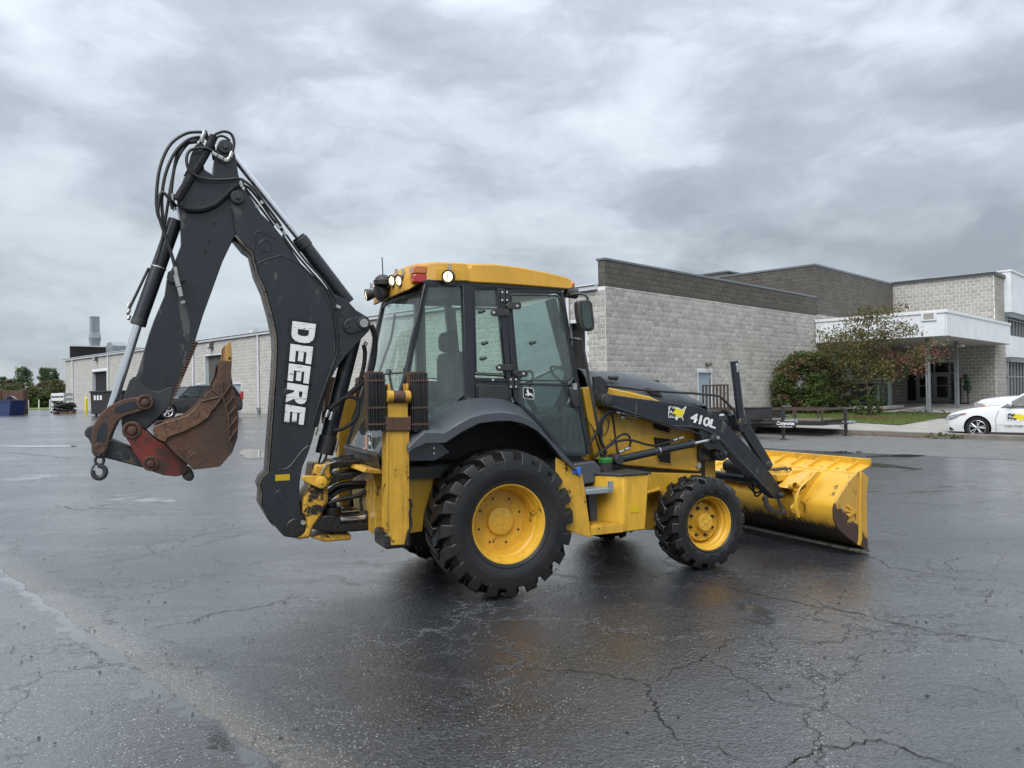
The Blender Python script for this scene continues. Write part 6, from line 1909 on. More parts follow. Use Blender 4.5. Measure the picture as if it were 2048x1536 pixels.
for pts, Y, r in (([(354, 400), (366, 380), (384, 352), (405, 318), (420, 290), (428, 272)], -.15, .034), ([(362, 404), (372, 416), (398, 419), (428, 410), (448, 394), (470, 374), (488, 368)], -.165, .024), ([(409, 262), (414, 275), (424, 290), (430, 320)], -.10, .020), ([(742, 650), (750, 675), (748, 715), (740, 745), (720, 770), (690, 795), (660, 815), (648, 835)], -.05, .026), ([(727, 690), (730, 705), (728, 730), (722, 755)], -.06, .020), ([(660, 818), (690, 795), (712, 797), (717, 815), (710, 838), (690, 855), (668, 862)], -.15, .017)):
    hose(pts, Y, r, 'hose_sleeve', M['sleeve'])
for a_, c_, Y in (((409, 262), (403, 285), -.12), ((424, 305), (434, 311), -.187), ((436, 312), (446, 317), -.187), ((448, 318), (454, 322), -.187), ((464, 304), (460, 315), -.165), ((459, 316), (453, 322), -.165), ((345, 388), (346, 402), -.13), ((342, 408), (350, 420), -.10), ((481, 364), (484, 374), -.19), ((521, 402), (526, 407), -.18), ((512, 411), (517, 416), -.17), ((566, 462), (572, 470), -.17), ((553, 447), (560, 457), -.17), ((657, 820), (652, 834), -.16), ((665, 824), (660, 840), -.16), ((634, 855), (630, 870), -.18), ((672, 612), (680, 616), -.185), ((733, 684), (727, 696), -.06)):
    tp(MB().cyl(tY(*a_, Y), tY(*c_, Y), .017, 10), 'hose_fitting', M['fitting'])
# capped auxiliary coupling hanging at the dipper
bx = C1([(665, 1210), (675, 1165), (710, 1150), (760, 1190), (775, 1225), (820, 1226), (818, 1232), (770, 1240), (720, 1250), (685, 1240)])
cp2 = tp(MB().prism(tP(bx, -.20), -.20, -.17), 'coupling_bracket', M['blkworn'], bevel=.004)
for a_, c_, r in (((730, 1130), (742, 1190), .016), ((735, 1190), (758, 1280), .022), ((762, 1285), (778, 1355), .020), ((780, 1360), (790, 1400), .014), ((786, 1390), (795, 1410), .022)):
    tp(MB().cyl(tY(*C1([a_])[0], -.21), tY(*C1([c_])[0], -.21), r, 12), 'coupling', M['fitting'] if r > .015 else M['dark'], cp2)

# ---- swing frame, rear frame and stabilisers
SWF = empty('swing_frame')
SWF.parent = TR


def sw(mb, name, mat, bevel=0.0, **k):
    return mb.build(name, mat, SWF, bevel=bevel, **k)


sw(MB().prism(tP(C4([(500, 720), (560, 730), (600, 700), (640, 690), (625, 790), (640, 840), (600, 890), (605, 980), (585, 1060), (560, 1105), (490, 1200), (465, 1290), (385, 1302), (330, 1290), (420, 1245), (445, 1160), (405, 1095), (418, 985), (470, 905), (480, 800)]), -.20), -.20, .20), 'swing_casting', M['yelgrease'], .02)
sw(MB().prism(tP(C4([(560, 730), (620, 700), (700, 695), (848, 695), (848, 742), (700, 748), (640, 760), (620, 790), (650, 800), (760, 790), (850, 770), (870, 790), (800, 830), (700, 850), (640, 880), (600, 900), (590, 800)]), -.16), -.16, .16), 'upper_swing_arm', M['grease'], .012)
sw(MB().prism(tP(C4([(480, 1225), (500, 1120), (620, 1115), (700, 1130), (700, 1190), (960, 1175), (960, 1230), (700, 1250), (560, 1240)]), -.18), -.18, .18), 'lower_swing_arm', M['grease'], .015)
sw(MB().prism(tP(C4([(470, 1290), (560, 1262), (780, 1262), (775, 1305), (580, 1322)]), -.14), -.14, .14), 'swing_foot', M['yelgrease'], .012)
c0, c1 = tY(*C4([(620, 1150)])[0], -.10), tY(*C4([(900, 1130)])[0], -.10)
sw(MB().cyl(c0, c1, .035, 18), 'swing_rod', M['chrome'])
sw(MB().cyl((c0.x, .12, c0.z + .03), (c1.x, .12, c1.z + .03), .033, 18), 'swing_rod', M['chrome'])
sw(MB().cyl(tY(*C4([(880, 1140)])[0], -.10), tY(*C4([(1000, 1125)])[0], -.10), .07, 18), 'swing_cylinder', M['grease'])
p = tY(*C4([(620, 1090)])[0], -.02)
sw(MB().cyl((p.x, -.05, p.z - .04), (p.x, -.05, p.z + .05), .085, 18).cyl((p.x, -.05, p.z + .05), (p.x, -.05, p.z + .09), .05, 14), 'swing_pivot', M['grease'], .006)
lk = tP(C4([(398, 840), (400, 818), (430, 812), (560, 815), (590, 835), (596, 865), (580, 900), (545, 912), (510, 900), (420, 855)]), -.24)
lkp = sw(MB().prism(lk, -.245, -.20), 'lock_lever', M['yel'], .006)
p = tY(*C4([(548, 865)])[0], -.245)
sw(MB().lathe([(0, .05), (-.012, .048), (-.016, .04), (-.016, .014), (-.026, .012), (-.026, 0)], (p.x, -.245, p.z), (0, 1, 0), 22), 'lock_knob', M['yel'], smooth=30)
tp(MB().tube([tY(*q, -.22) for q in C4([(545, 800), (560, 760), (590, 725), (660, 700)])], .009, 6), 'lock_spring', M['fitting'])
for pts, Y, r in ((C4([(585, 950), (660, 890), (760, 870), (860, 865), (940, 870)]), -.12, .020), (C4([(590, 1000), (680, 930), (780, 900), (880, 890), (950, 895)]), -.06, .024), (C4([(600, 1025), (700, 990), (800, 970), (900, 930), (950, 900)]), -.14, .018), (C4([(640, 1010), (760, 985), (870, 960), (950, 905)]), -.02, .014), (C4([(585, 975), (680, 905), (800, 880), (930, 880)]), .04, .022), (C4([(860, 1080), (850, 1000), (880, 930), (940, 880)]), -.1, .014)):
    hose(pts, Y, r, 'swing_hose')
# rear frame: column, top rail and plates
rf = tP(C4([(940, 790), (1055, 790), (1055, 1265), (960, 1270), (965, 1120), (950, 1040), (955, 900)]), -.42)
RF = tp(MB().prism(rf, -.42, .42), 'rear_frame', M['yelworn'], bevel=.008)
tp(MB().prism(tP(C4([(840, 775), (860, 745), (1055, 760), (1450, 755), (1450, 775), (1055, 790), (920, 790)]), -.50), -.62, .62), 'top_rail', M['yelworn'], RF, bevel=.008)
tp(MB().prism(tP(C4([(1215, 785), (1420, 780), (1400, 900), (1340, 1100), (1325, 1240), (1230, 1255)]), -.60), -.60, -.56), 'rear_side_plate', M['yel'], RF, bevel=.006)
tp(MB().prism(tP(C4([(1215, 785), (1420, 780), (1400, 900), (1340, 1100), (1325, 1240), (1230, 1255)]), -.60), .56, .60), 'rear_side_plate', M['yel'], RF, bevel=.006)
tp(MB().prism(tP(C4([(1040, 770), (1052, 770), (1052, 1262), (1040, 1262)]), -.62), -.62, -.58), 'column_flange', M['yel'], RF, bevel=.003)
for pts in (C4([(680, 660), (740, 655), (790, 665), (810, 690)]), C4([(640, 680), (700, 672), (780, 650), (800, 648)]), C4([(700, 690), (760, 680), (830, 690)])):
    tp(MB().tube(spline(path(pts, -.25), 4), .010, 6), 'rear_cable', M['grease'])
for sg in (1, -1):
    S_ = empty('stabiliser')
    S_.parent = TR
    yb, ye = sg * -.985, sg * -.84
    leg = tP(C4([(1058, 180), (1075, 170), (1200, 170), (1215, 180), (1215, 1230), (1190, 1345), (1085, 1350), (1060, 1240)]), -.985)
    MB().prism(leg, yb, ye).build('leg', M['yelworn'], S_, bevel=.008)
    fl_ = tP(C4([(1050, 440), (1062, 440), (1062, 1230), (1050, 1230)]), -.99)
    MB().prism(fl_, sg * -.992, ye).build('leg_flange', M['yelworn'], S_, bevel=.002)
    fl_ = tP(C4([(1212, 440), (1222, 440), (1222, 1230), (1212, 1230)]), -.99)
    MB().prism(fl_, sg * -.992, ye).build('leg_flange', M['yelworn'], S_, bevel=.002)
    c0, c1 = tY(*C4([(1048, 205)])[0], -.985), tY(*C4([(1228, 205)])[0], -.985)
    MB().cyl((c0.x, yb, c0.z), (c1.x, yb, c1.z), .05, 20).build('pad_pivot', M['yelworn'], S_, bevel=.006)
    MB().cyl((c0.x + .05, yb - sg * .003, c0.z), (c1.x - .05, yb - sg * .003, c1.z), .0505, 20).build('pivot_wear', M['rust'], S_)
    for q in ([(1055, 110), (1078, 108), (1072, 180), (1058, 180)], [(1200, 105), (1218, 105), (1218, 180), (1206, 180)]):
        MB().prism(tP(C4(q), -.985), yb, yb + sg * .10).build('pad_ear', M['yelworn'], S_, bevel=.003)
    br = tP(C4([(1036, 350), (1060, 362), (1215, 362), (1236, 350), (1236, 468), (1036, 468)]), -1.0)
    MB().prism(br, sg * -1.005, sg * -.97).build('pad_bracket', M['rust'], S_, bevel=.006)
    for x0_, x1_ in ((908, 1036), (1238, 1362)):
        q = tP(C4([(x0_, 10), (x1_, 10), (x1_, 465), (x0_ + 12, 465)]), -1.0)
        MB().prism(q, sg * -.955, sg * -.85).build('pad_plate', M['rust'], S_, bevel=.004)
        a, c = tY(*C4([(x0_, 18)])[0], -1.0), tY(*C4([(x1_, 18)])[0], -1.0)
        d_ = tY(*C4([(x0_ + 10, 472)])[0], -1.0)
        w_ = (c.x - a.x) / 10
        lam = MB()
        for k in range(10):
            x_ = a.x + k * w_
            zb_ = d_.z + random.uniform(-.012, .012)
            lam.box(x_ + .001, x_ + w_ - .002, sg * -1.0 - sg * random.uniform(0, .014), sg * -.957, zb_, a.z - random.uniform(.0, .012))
        tag(lam.build('pad_rubber', M['rubber'], S_, bevel=.002, seg=1), kind='stuff')
        for zz_ in (.86, .40, .12):
            z_ = d_.z + (a.z - d_.z) * zz_
            MB().box(a.x - .004, c.x + .004, sg * -1.014, sg * -.95, z_ - .007, z_ + .007).build('pad_strap', M['rust'], S_)
    p0_, p1_ = tY(*C4([(1000, 900)])[0], -.7), tY(*C4([(1090, 1300)])[0], -.8)
    MB().box(p1_.x - .10, p1_.x + .12, sg * -.96, sg * -.60, p1_.z - .05, p1_.z + .08).build('foot_housing', M['grease'], S_, bevel=.02)
    MB().cyl((p1_.x + .03, sg * -.45, 1.3), (p1_.x + .03, sg * -.80, .62), .045, 16).build('stabiliser_cylinder', M['blk'], S_)
    MB().tube(spline([tY(u, v, -.99 * 1.0) if sg == 1 else Vector((tY(u, v, -.99).x, .99, tY(u, v, -.99).z)) for u, v in C4([(1222, 990), (1238, 1040), (1225, 1100), (1235, 1180), (1215, 1260), (1205, 1340)])], 3), .012, 6).build('grease_line', M['grease'], S_)
    if sg == -1:
        S_['label'] = 'far stabiliser leg folded upright'

# ================================================================== vehicles
M['carwhite'] = paint('white_car_paint', (0.74, 0.75, 0.76), 0.22, var=0.03, coat=1.0)
M['carblack'] = paint('dark_blue_car_paint', (0.012, 0.013, 0.022), 0.25, var=0.1, coat=1.0)
M['carglass'] = glass('car_glass', (0.22, 0.27, 0.27), 1.0)
M['alloy'] = paint('alloy_wheel', (0.60, 0.60, 0.61), 0.3, metal=0.8, var=0.05)
M['lampclear'] = paint('headlamp_glass', (0.42, 0.44, 0.46), 0.12, metal=0.5, var=0.25, scale=25, coat=1.0)


def vehicle(name, label, cat, origin, heading, st, green, wb, track, R, paintm, arch=.05, spoke=5):
    """Car body lofted from cross-sections; x forward from the front axle, y to the left."""
    rz = math.atan2(heading.y, heading.x)
    V = tag(empty(name, origin, rz), label, cat)
    b = MB()
    half = lambda w, zb, zs, zc: [(w * .80, zb), (w * .96, zb + .03), (w, zb + .30 * (zs - zb)), (w * 1.0, zb + .55 * (zs - zb)), (w * .985, zb + .80 * (zs - zb)), (w * .95, zs - .015), (w * .90, zs + .005), (w * .70, zs + .75 * (zc - zs)), (w * .35, zc)]
    k = None
    for x, w, zb, zs, zc in st:
        h = half(w, zb, zs, zc)
        row = [(x, y, z) for y, z in h] + [(x, 0, zc + .005)] + [(x, -y, z) for y, z in h[::-1]]
        k = len(row)
        b.v += row
    for i in range(len(st) - 1):
        for j in range(k):
            b.f.append((i * k + j, i * k + (j + 1) % k, (i + 1) * k + (j + 1) % k, (i + 1) * k + j))
    b.f += [tuple(range(k)), tuple(range(len(st) * k - 1, (len(st) - 1) * k - 1, -1))]
    bo_ = b.build('body', paintm, None, smooth=0)
    cut = MB()
    for wx in (0, -wb):
        for sy in (1, -1):
            cut.lathe([(-.30, 0), (-.30, R + arch), (.30, R + arch), (.30, 0)], (wx, sy * track, R), (0, 1, 0), 32)
    co_ = cut.build('arch_cutter', M['void'], None)
    bm_ = bo_.modifiers.new('arches', 'BOOLEAN')
    bm_.object, bm_.operation, bm_.solver = co_, 'DIFFERENCE', 'EXACT'
    dg_ = bpy.context.evaluated_depsgraph_get()
    me_ = bpy.data.meshes.new_from_object(bo_.evaluated_get(dg_))
    bo_.modifiers.clear()
    bo_.data = me_
    bpy.data.objects.remove(co_)
    me_.polygons.foreach_set('use_smooth', [True] * len(me_.polygons))
    me_.set_sharp_from_angle(angle=rad(32))
    me_.materials.clear()
    me_.materials.append(paintm)
    bo_.parent = V
    # greenhouse: (x, half width, z) bottom and top corners
    (x0, w0, z0), (x1, w1, z1), (x2, w2, z2), (x3, w3, z3) = green
    g = MB()
    gb = [(x0, w0, z0), (x3, w3, z3), (x3, -w3, z3), (x0, -w0, z0), (x1, w1, z1), (x2, w2, z2), (x2, -w2, z2), (x1, -w1, z1)]
    g.add(gb, [(0, 1, 5, 4), (2, 3, 7, 6), (3, 0, 4, 7), (1, 2, 6, 5)])
    g.build('windows', M['carglass'], V, smooth=0)
    rf_ = MB()
    for t in (0, 1):
        rf_.v += [(x1 + .06, w1 * 1.0, z1 - .02), (x1 - .3, w1 * 1.03, z1 + .03), ((x1 + x2) / 2, w1 * 1.04, z1 + .05), (x2 + .2, w2 * 1.03, z2 + .03), (x2 - .08, w2, z2 - .02)] if t == 0 else [(x1 + .06, -w1, z1 - .02), (x1 - .3, -w1 * 1.03, z1 + .03), ((x1 + x2) / 2, -w1 * 1.04, z1 + .05), (x2 + .2, -w2 * 1.03, z2 + .03), (x2 - .08, -w2, z2 - .02)]
    rf_.f += [(i, i + 1, 5 + i + 1, 5 + i) for i in range(4)]
    rf_.build('roof', paintm, V, smooth=60).modifiers.new('t', 'SOLIDIFY').thickness = .04
    xm = (x1 + x2) / 2
    for sy in (1, -1):
        for nm, a, c in (('front_pillar', (x0, sy * w0, z0), (x1, sy * w1, z1)), ('rear_pillar', (x3, sy * w3, z3), (x2, sy * w2, z2)), ('middle_pillar', ((x0 + x3) / 2 - .1, sy * (w0 + .01), z0), (xm, sy * w1, z1))):
            MB().tube([a, c], .035, 6).build(nm, paintm if nm != 'middle_pillar' else M['dark'], V)
        MB().tube([(x1, sy * w1, z1), (xm, sy * w1 * 1.02, z1 + .02), (x2, sy * w2, z2)], .025, 6).build('roof_rail', paintm, V)
        a = Vector((x0 - .28, sy * (w0 + .02), z0 + .02))
        MB().sphere(a + Vector((0, sy * .13, .07)), .10, 12, 8, (.6, 1.0, .75)).tube([a, a + Vector((0, sy * .1, .04))], .025, 6).build('wing_mirror', paintm, V, smooth=60)
        MB().tube([(x0 - .25, sy * (w0 + .015), z0), ((x0 + x3) / 2, sy * (w0 + .02), z0 + .015), (x3 + .2, sy * (w3 + .01), z3)], .012, 5).build('window_trim', M['dark'], V)
    # wheels standing a little proud of dark arches
    for wx in (0, -wb):
        for sy in (1, -1):
            wh = empty('wheel')
            wh.parent = V
            wh.location = (wx, sy * track, R)
            Y = sy
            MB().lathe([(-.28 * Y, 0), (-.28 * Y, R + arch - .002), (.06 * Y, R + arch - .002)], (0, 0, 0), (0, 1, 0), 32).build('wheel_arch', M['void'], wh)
            MB().lathe([(-.1 * Y, R * .7), (-.1 * Y, R * .97), (-.06 * Y, R), (.08 * Y, R), (.11 * Y, R * .97), (.115 * Y, R * .85), (.10 * Y, R * .70)], (0, 0, 0), (0, 1, 0), 36).build('tyre', M['rubber'], wh)
            rim_ = MB().lathe([(.10 * Y, R * .70), (.105 * Y, R * .68), (.09 * Y, R * .64), (.03 * Y, R * .62)], (0, 0, 0), (0, 1, 0), 36)
            rim_.build('rim', M['alloy'], wh)
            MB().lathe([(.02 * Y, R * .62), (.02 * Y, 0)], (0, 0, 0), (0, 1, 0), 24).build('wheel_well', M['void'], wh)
            for q in range(spoke):
                for d_ in (-.14, .14):
                    a = q * 2 * math.pi / spoke + .5
                    MB().tube([(R * .12 * math.cos(a), .085 * Y, R * .12 * math.sin(a)), (R * .64 * math.cos(a + d_ * 1.4), .085 * Y, R * .64 * math.sin(a + d_ * 1.4))], [R * .075, R * .05], 5).build('spoke', M['alloy'], wh)
            MB().lathe([(.06 * Y, R * .16), (.10 * Y, R * .15), (.105 * Y, 0)], (0, 0, 0), (0, 1, 0), 16).build('hub_cap', M['alloy'], wh)
    return V


SED = [(.97, .46, .28, .56, .62), (.93, .70, .20, .66, .72), (.80, .84, .18, .74, .80), (.55, .89, .18, .80, .88), (.2, .905, .18, .86, .95), (-.3, .915, .18, .90, 1.01), (-.72, .915, .18, .92, 1.05), (-1.0, .915, .18, .92, .98), (-1.9, .915, .18, .95, .97), (-2.7, .91, .19, .97, .99), (-3.3, .89, .22, .985, 1.02), (-3.72, .83, .27, .97, 1.01), (-3.88, .70, .36, .88, .90)]
c0 = onG(1957, 877)
org = c0 + BA_ * .79
org.z = gz(org.x, org.y)
CAR = vehicle('sedan', 'white sedan with yellow map sticker on its door, parked at the kerb', 'car', org, BB_, SED, ((-.62, .80, .99), (-1.36, .62, 1.45), (-2.55, .62, 1.45), (-3.35, .78, 1.02)), 2.74, .80, .335, M['carwhite'])
for sy in (1, -1):
    MB().prism([(.80, .60), (.60, .64), (.42, .74), (.30, .785), (.40, .79), (.62, .755), (.84, .70)], sy * .897, sy * .74).build('headlamp', M['lampclear'], CAR, bevel=.01)
    MB().prism([(.38, .75), (.29, .787), (.40, .792), (.47, .765)], sy * .905, sy * .86).build('indicator', M['amberlens'], CAR, bevel=.004)
    MB().prism([(.80, .24), (.58, .24), (.62, .36), (.80, .36)], sy * .845, sy * .70).build('fog_lamp_recess', M['void'], CAR, bevel=.01)
    MB().box(-2.6, -.48, sy * .918, sy * .926, .44, .455).build('side_moulding', M['trim'], CAR)
    MB().tube([(-.52, sy * .921, .24), (-.50, sy * .922, .6), (-.60, sy * .905, .92)], .005, 4).build('door_seam', M['dark'], CAR)
    MB().tube([(-1.62, sy * .921, .24), (-1.64, sy * .922, .6), (-1.66, sy * .895, .95)], .005, 4).build('door_seam', M['dark'], CAR)
    MB().tube([(-1.52, sy * .935, .80), (-1.40, sy * .945, .80), (-1.30, sy * .935, .80)], .014, 6).build('door_handle', M['carwhite'], CAR)
    MB().box(.1, -2.6, sy * .84, sy * .90, .12, .19).build('sill', M['dark'], CAR)
MB().box(.86, .955, -.5, .5, .25, .42).build('lower_grille', M['void'], CAR)
MB().box(.90, .975, -.42, .42, .50, .58).build('upper_grille', M['dark'], CAR)
MB().sphere((-1.35, .35, 1.02), .17, 10, 8, (.5, .8, 1.0)).build('headrest', M['seat'], CAR)
dealer_mark(lambda u, v, e: Vector((-.82 - .52 * u, .926 + e, .55 + .26 * v)), CAR, .001)
M['greytext'] = paint('grey_lettering', (0.14, 0.15, 0.17), 0.5)
text_mesh('330-948-7437', lambda u, v: Vector((-.74 - .80 * u, .930, .375 + .05 * v)), 'phone_number', M['greytext'], CAR, offset=.01)

TRK = [(1.02, .60, .42, .86, .92), (.95, .86, .36, .98, 1.05), (.78, .96, .34, 1.04, 1.14), (.2, .99, .34, 1.10, 1.21), (-.5, 1.0, .34, 1.14, 1.25), (-.9, 1.0, .34, 1.16, 1.22), (-2.0, 1.0, .34, 1.20, 1.22), (-3.2, 1.0, .34, 1.22, 1.24), (-4.3, .99, .38, 1.22, 1.24), (-4.5, .95, .45, 1.2, 1.22)]
tq = CAMP + ray(1951, 800) * 28.2
tpos = Vector((tq.x, tq.y, 0)) - BB_ * .95 + BA_ * .9
tpos.z = gz(tpos.x, tpos.y) - .02
TRU = vehicle('pickup_truck', 'white pickup truck parked behind the white sedan', 'truck', tpos, BB_, TRK, ((-.75, .86, 1.22), (-1.4, .70, 1.82), (-3.0, .70, 1.84), (-3.4, .84, 1.25)), 3.3, .88, .40, M['carwhite'])
for sy in (1, -1):
    MB().box(.70, 1.0, sy * .60, sy * .955, .82, 1.00).build('headlamp', M['lampclear'], TRU, bevel=.02)
    MB().box(.62, .74, sy * .88, sy * .985, .82, .92).build('indicator', M['amberlens'], TRU, bevel=.01)
MB().box(.95, 1.04, -.55, .55, .55, .95).build('grille', M['dark'], TRU, bevel=.02)

SUV = [(.90, .70, .35, .80, .86), (.85, .88, .28, .92, .98), (.6, .97, .26, 1.0, 1.07), (.1, .99, .26, 1.05, 1.13), (-.5, .99, .26, 1.08, 1.17), (-.8, .99, .26, 1.09, 1.14), (-2.0, .99, .26, 1.12, 1.14), (-3.2, .99, .28, 1.14, 1.16), (-3.95, .97, .32, 1.14, 1.16), (-4.1, .90, .40, 1.12, 1.14)]
so = onG(334, 839) + BB_ * .86
so.z = gz(so.x, so.y)
SU = vehicle('sport_utility_vehicle', 'dark blue sport utility vehicle parked behind the digging bucket', 'car', so, -BA_, SUV, ((-.65, .86, 1.14), (-1.25, .70, 1.68), (-3.7, .70, 1.66), (-4.0, .84, 1.15)), 2.95, .86, .40, M['carblack'])
for sy in (1, -1):
    MB().box(.55, .88, sy * .60, sy * .955, .78, .95).build('headlamp', M['lampclear'], SU, bevel=.02)
    MB().box(.45, .58, sy * .86, sy * .985, .80, .93).build('indicator', M['amberlens'], SU, bevel=.01)
    MB().box(-4.13, -3.98, sy * .84, sy * .96, .95, 1.40).build('tail_lamp', M['redlens'], SU, bevel=.02)
MB().box(.84, .93, -.58, .58, .62, .92).build('grille', M['dark'], SU, bevel=.02)

# ================================================================== trailers
M['trailer'] = paint('black_trailer_steel', (0.020, 0.020, 0.022), 0.5, var=0.3, dust=0.35, dustc=(0.06, 0.055, 0.05))
M['timber'] = paint('weathered_timber', (0.11, 0.092, 0.075), 0.85, var=0.25, scale=6)
M['trailrust'] = paint('rusty_angle_iron', (0.060, 0.042, 0.032), 0.7, var=0.35, scale=6)


def trailer(name, label, s, t0, ln, w, zd, hr, tongue, railm, jack_dt):
    """Flat utility trailer in the building's frame: deck from t0 back over ln metres, tongue towards -t."""
    o_ = bW(s, t0)
    zg = gz(o_.x, o_.y)
    Tr = tag(empty(name, (o_.x, o_.y, zg), BA), label, 'trailer')
    Q = lambda mb, n, m, bv=0.0: mb.build(n, m, Tr, bevel=bv)
    hw = w / 2
    Q(MB().box(-hw, -hw + .06, 0, ln, zd - .13, zd), 'side_beam', M['trailer'], .004)
    Q(MB().box(hw - .06, hw, 0, ln, zd - .13, zd), 'side_beam', M['trailer'], .004)
    for y in (0, ln - .06):
        Q(MB().box(-hw + .06, hw - .06, y, y + .06, zd - .13, zd), 'end_beam', M['trailer'], .004)
    n_ = int(w / .2)
    for k in range(n_):
        x = -hw + .07 + k * (w - .14) / n_
        Q(MB().box(x, x + (w - .14) / n_ - .012, .02, ln - .02, zd + .002, zd + .04), 'deck_plank', M['timber'], .003)
    if hr:
        for x in (-hw + .025, hw - .025):
            rail = Q(MB().box(x - .03, x + .03, 0, ln, zd + hr - .06, zd + hr), 'rail', railm, .004)
            k = 0
            while k * .9 <= ln:
                Q(MB().box(x - .025, x + .025, min(k * .9, ln - .05), min(k * .9, ln - .05) + .05, zd, zd + hr - .06), 'rail_post', railm)
                k += 1
        Q(MB().box(-hw, hw, -.03, .03, zd + hr - .06, zd + hr - .001), 'rail', railm, .004)
        Q(MB().box(-hw, hw, -.03, .03, zd + .0, zd + .05), 'rail', railm)
    for x in (-1, 1):
        Q(MB().tube([(x * (hw - .1), .3, zd - .08), (x * .06, -tongue + .25, zd - .08)], .055, 4), 'tongue_bar', M['trailer'])
    Q(MB().tube([(0, -tongue + .4, zd - .06), (0, -tongue, zd - .04)], .05, 6).cyl((0, -tongue + .03, zd - .10), (0, -tongue + .03, zd + .02), .055, 12), 'coupler', M['steel'])
    Q(MB().box(-.045, .045, -tongue + jack_dt - .045, -tongue + jack_dt + .045, .10, zd + .42), 'jack', M['trailer'], .006)
    Q(MB().cyl((0, -tongue + jack_dt, .0), (0, -tongue + jack_dt, .14), .035).box(-.09, .09, -tongue + jack_dt - .09, -tongue + jack_dt + .09, .002, .02), 'jack_foot', M['trailer'])
    Q(MB().tube([(0, -tongue + jack_dt, zd + .40), (-.05, -tongue + jack_dt, zd + .42), (-.28, -tongue + jack_dt - .4, zd + .43)], .014, 6), 'jack_crank', M['steel'])
    for y in (ln * .5, ln * .5 + .85):
        for x in (-1, 1):
            Q(MB().lathe([(-.1, .2), (-.1, .33), (.1, .33), (.11, .25), (.1, .17), (.06, .15), (.06, 0)], (x * (hw + .14), y, .33), (x, 0, 0), 24), 'wheel', M['rubber'])
            Q(MB().lathe([(.06, .17), (.07, .16), (.06, .12), (.05, .0)], (x * (hw + .14), y, .33), (x, 0, 0), 20), 'rim', M['trim'])
    for x in (-1, 1):
        fb = [(ln * .5 - .42, zd + .02), (ln * .5 - .3, zd + .24), (ln * .5 + 1.15, zd + .24), (ln * .5 + 1.27, zd + .02)]
        Q(MB().prismx(fb, x * (hw + .02), x * (hw + .27)), 'mudguard', M['trailer'], .01)
    ch = MB()
    for k in range(9):
        y = -tongue + .3 + k * .03
        ch.tube([(.10 + .02 * math.sin(k), y, zd - .12 - .03 * (4 - abs(k - 4))), (.10 + .02 * math.cos(k), y + .03, zd - .12 - .03 * (4 - abs(k - 4)))], .016, 5)
    tag(ch.build('safety_chain', M['fitting'], Tr), kind='stuff')
    return Tr


js, jt = toB(onG(1567, 880))
T1 = trailer('equipment_trailer', 'black flatbed trailer with toolbox on its tongue, nearer of the two', js, jt + 1.55, 6.6, 2.0, .62, 0, 2.0, M['trailer'], .45)
zt_ = .62
MB().box(-.60, .30, -1.05, -.55, zt_ + .0, zt_ + .36).build('toolbox', M['trailer'], T1, bevel=.02)
MB().box(-.62, .32, -1.07, -.53, zt_ + .36, zt_ + .40).build('toolbox_lid', M['trailer'], T1, bevel=.008)
MB().prismx([(-.5, zt_), (.35, zt_), (.25, zt_ + .30), (-.25, zt_ + .30)], -1.0, -.95).build('side_gusset', M['trailer'], T1)
MB().box(-1.006, -1.0, -.05, .16, zt_ + .14, zt_ + .20).build('maker_plate', M['trim'], T1)
plate = MB().box(-.22, -.16, -2.05, -.4, zt_ - .24, zt_ - .06).build('frame_rail', M['trailer'], T1, bevel=.006)
def tt_fn(h0, h1, a, b2):
    return lambda u, v: Vector((-.2235, a + (b2 - a) * u, h0 + (h1 - h0) * v))
text_mesh('Coyote', tt_fn(zt_ - .19, zt_ - .05, -1.42, -2.02), 'trailer_lettering', M['whitedecal'], T1, offset=.04)
text_mesh('TRAILERS', tt_fn(zt_ - .235, zt_ - .20, -1.50, -1.95), 'trailer_lettering', M['whitedecal'], T1, offset=.02)
# ramp gate standing at the tail of the near trailer
gs = js + .2
ga, _ = bL(1457, 800, gs)
gb2, _ = bL(1405, 800, gs)
gz0 = gz(*bW(gs, ga).xy)
ztop = bL(1430, 769, gs)[1] - gz0
RG = tag(empty('ramp_gate', bW(gs, ga) + Vector((0, 0, gz0)), BA), 'black barred ramp gate standing upright in front of the grey door', 'ramp')
wid = gb2 - ga
MB().box(-.03, .03, 0, wid, ztop - .05, ztop).build('top_rail', M['trailrust'], RG)
MB().box(-.03, .03, 0, wid, .55, .60).build('bottom_rail', M['trailrust'], RG)
for k in range(8):
    y = k * (wid - .05) / 7
    MB().box(-.028, .028, y, y + .05, .002, ztop - .05).build('bar', M['trailrust'], RG)
js2, jt2 = toB(onG(1692, 872))
T2T = bL(1645, 838, js2 - .95)[0]
T2 = trailer('utility_trailer', 'black utility trailer with brown side rails, nearer the kerb and lawn', js2, T2T, 5.2, 1.9, .50, .42, T2T - jt2 + .30, M['trailrust'], .30)

# ================================================================== things by the entrance
M['utility'] = paint('utility_green', (0.075, 0.115, 0.095), 0.45, var=0.12, dust=0.15)
M['utilitydark'] = paint('dark_utility_green', (0.020, 0.032, 0.028), 0.45, var=0.2)
tc_ = toB(CAMP + ray(1737, 800) * 41.0)
zg = gz(*bW(*tc_).xy) + .17
TX = tag(empty('transformer', bW(tc_[0], tc_[1]) + Vector((0, 0, zg)), BA), 'green pad mounted transformer box behind the small tree', 'transformer')
MB().box(-1.2, 1.5, -1.3, 1.2, .0, .16).build('plinth', M['concrete'], TX, bevel=.02)
MB().box(-.55, .55, -.75, .75, .16, 1.75).build('tank', M['utility'], TX, bevel=.02)
MB().box(-.60, .60, -.80, .80, 1.5, 1.82).build('lid', M['utility'], TX, bevel=.03)
MB().box(.0, .62, -.98, -.75, .16, 1.86).build('cabinet', M['utility'], TX, bevel=.02)
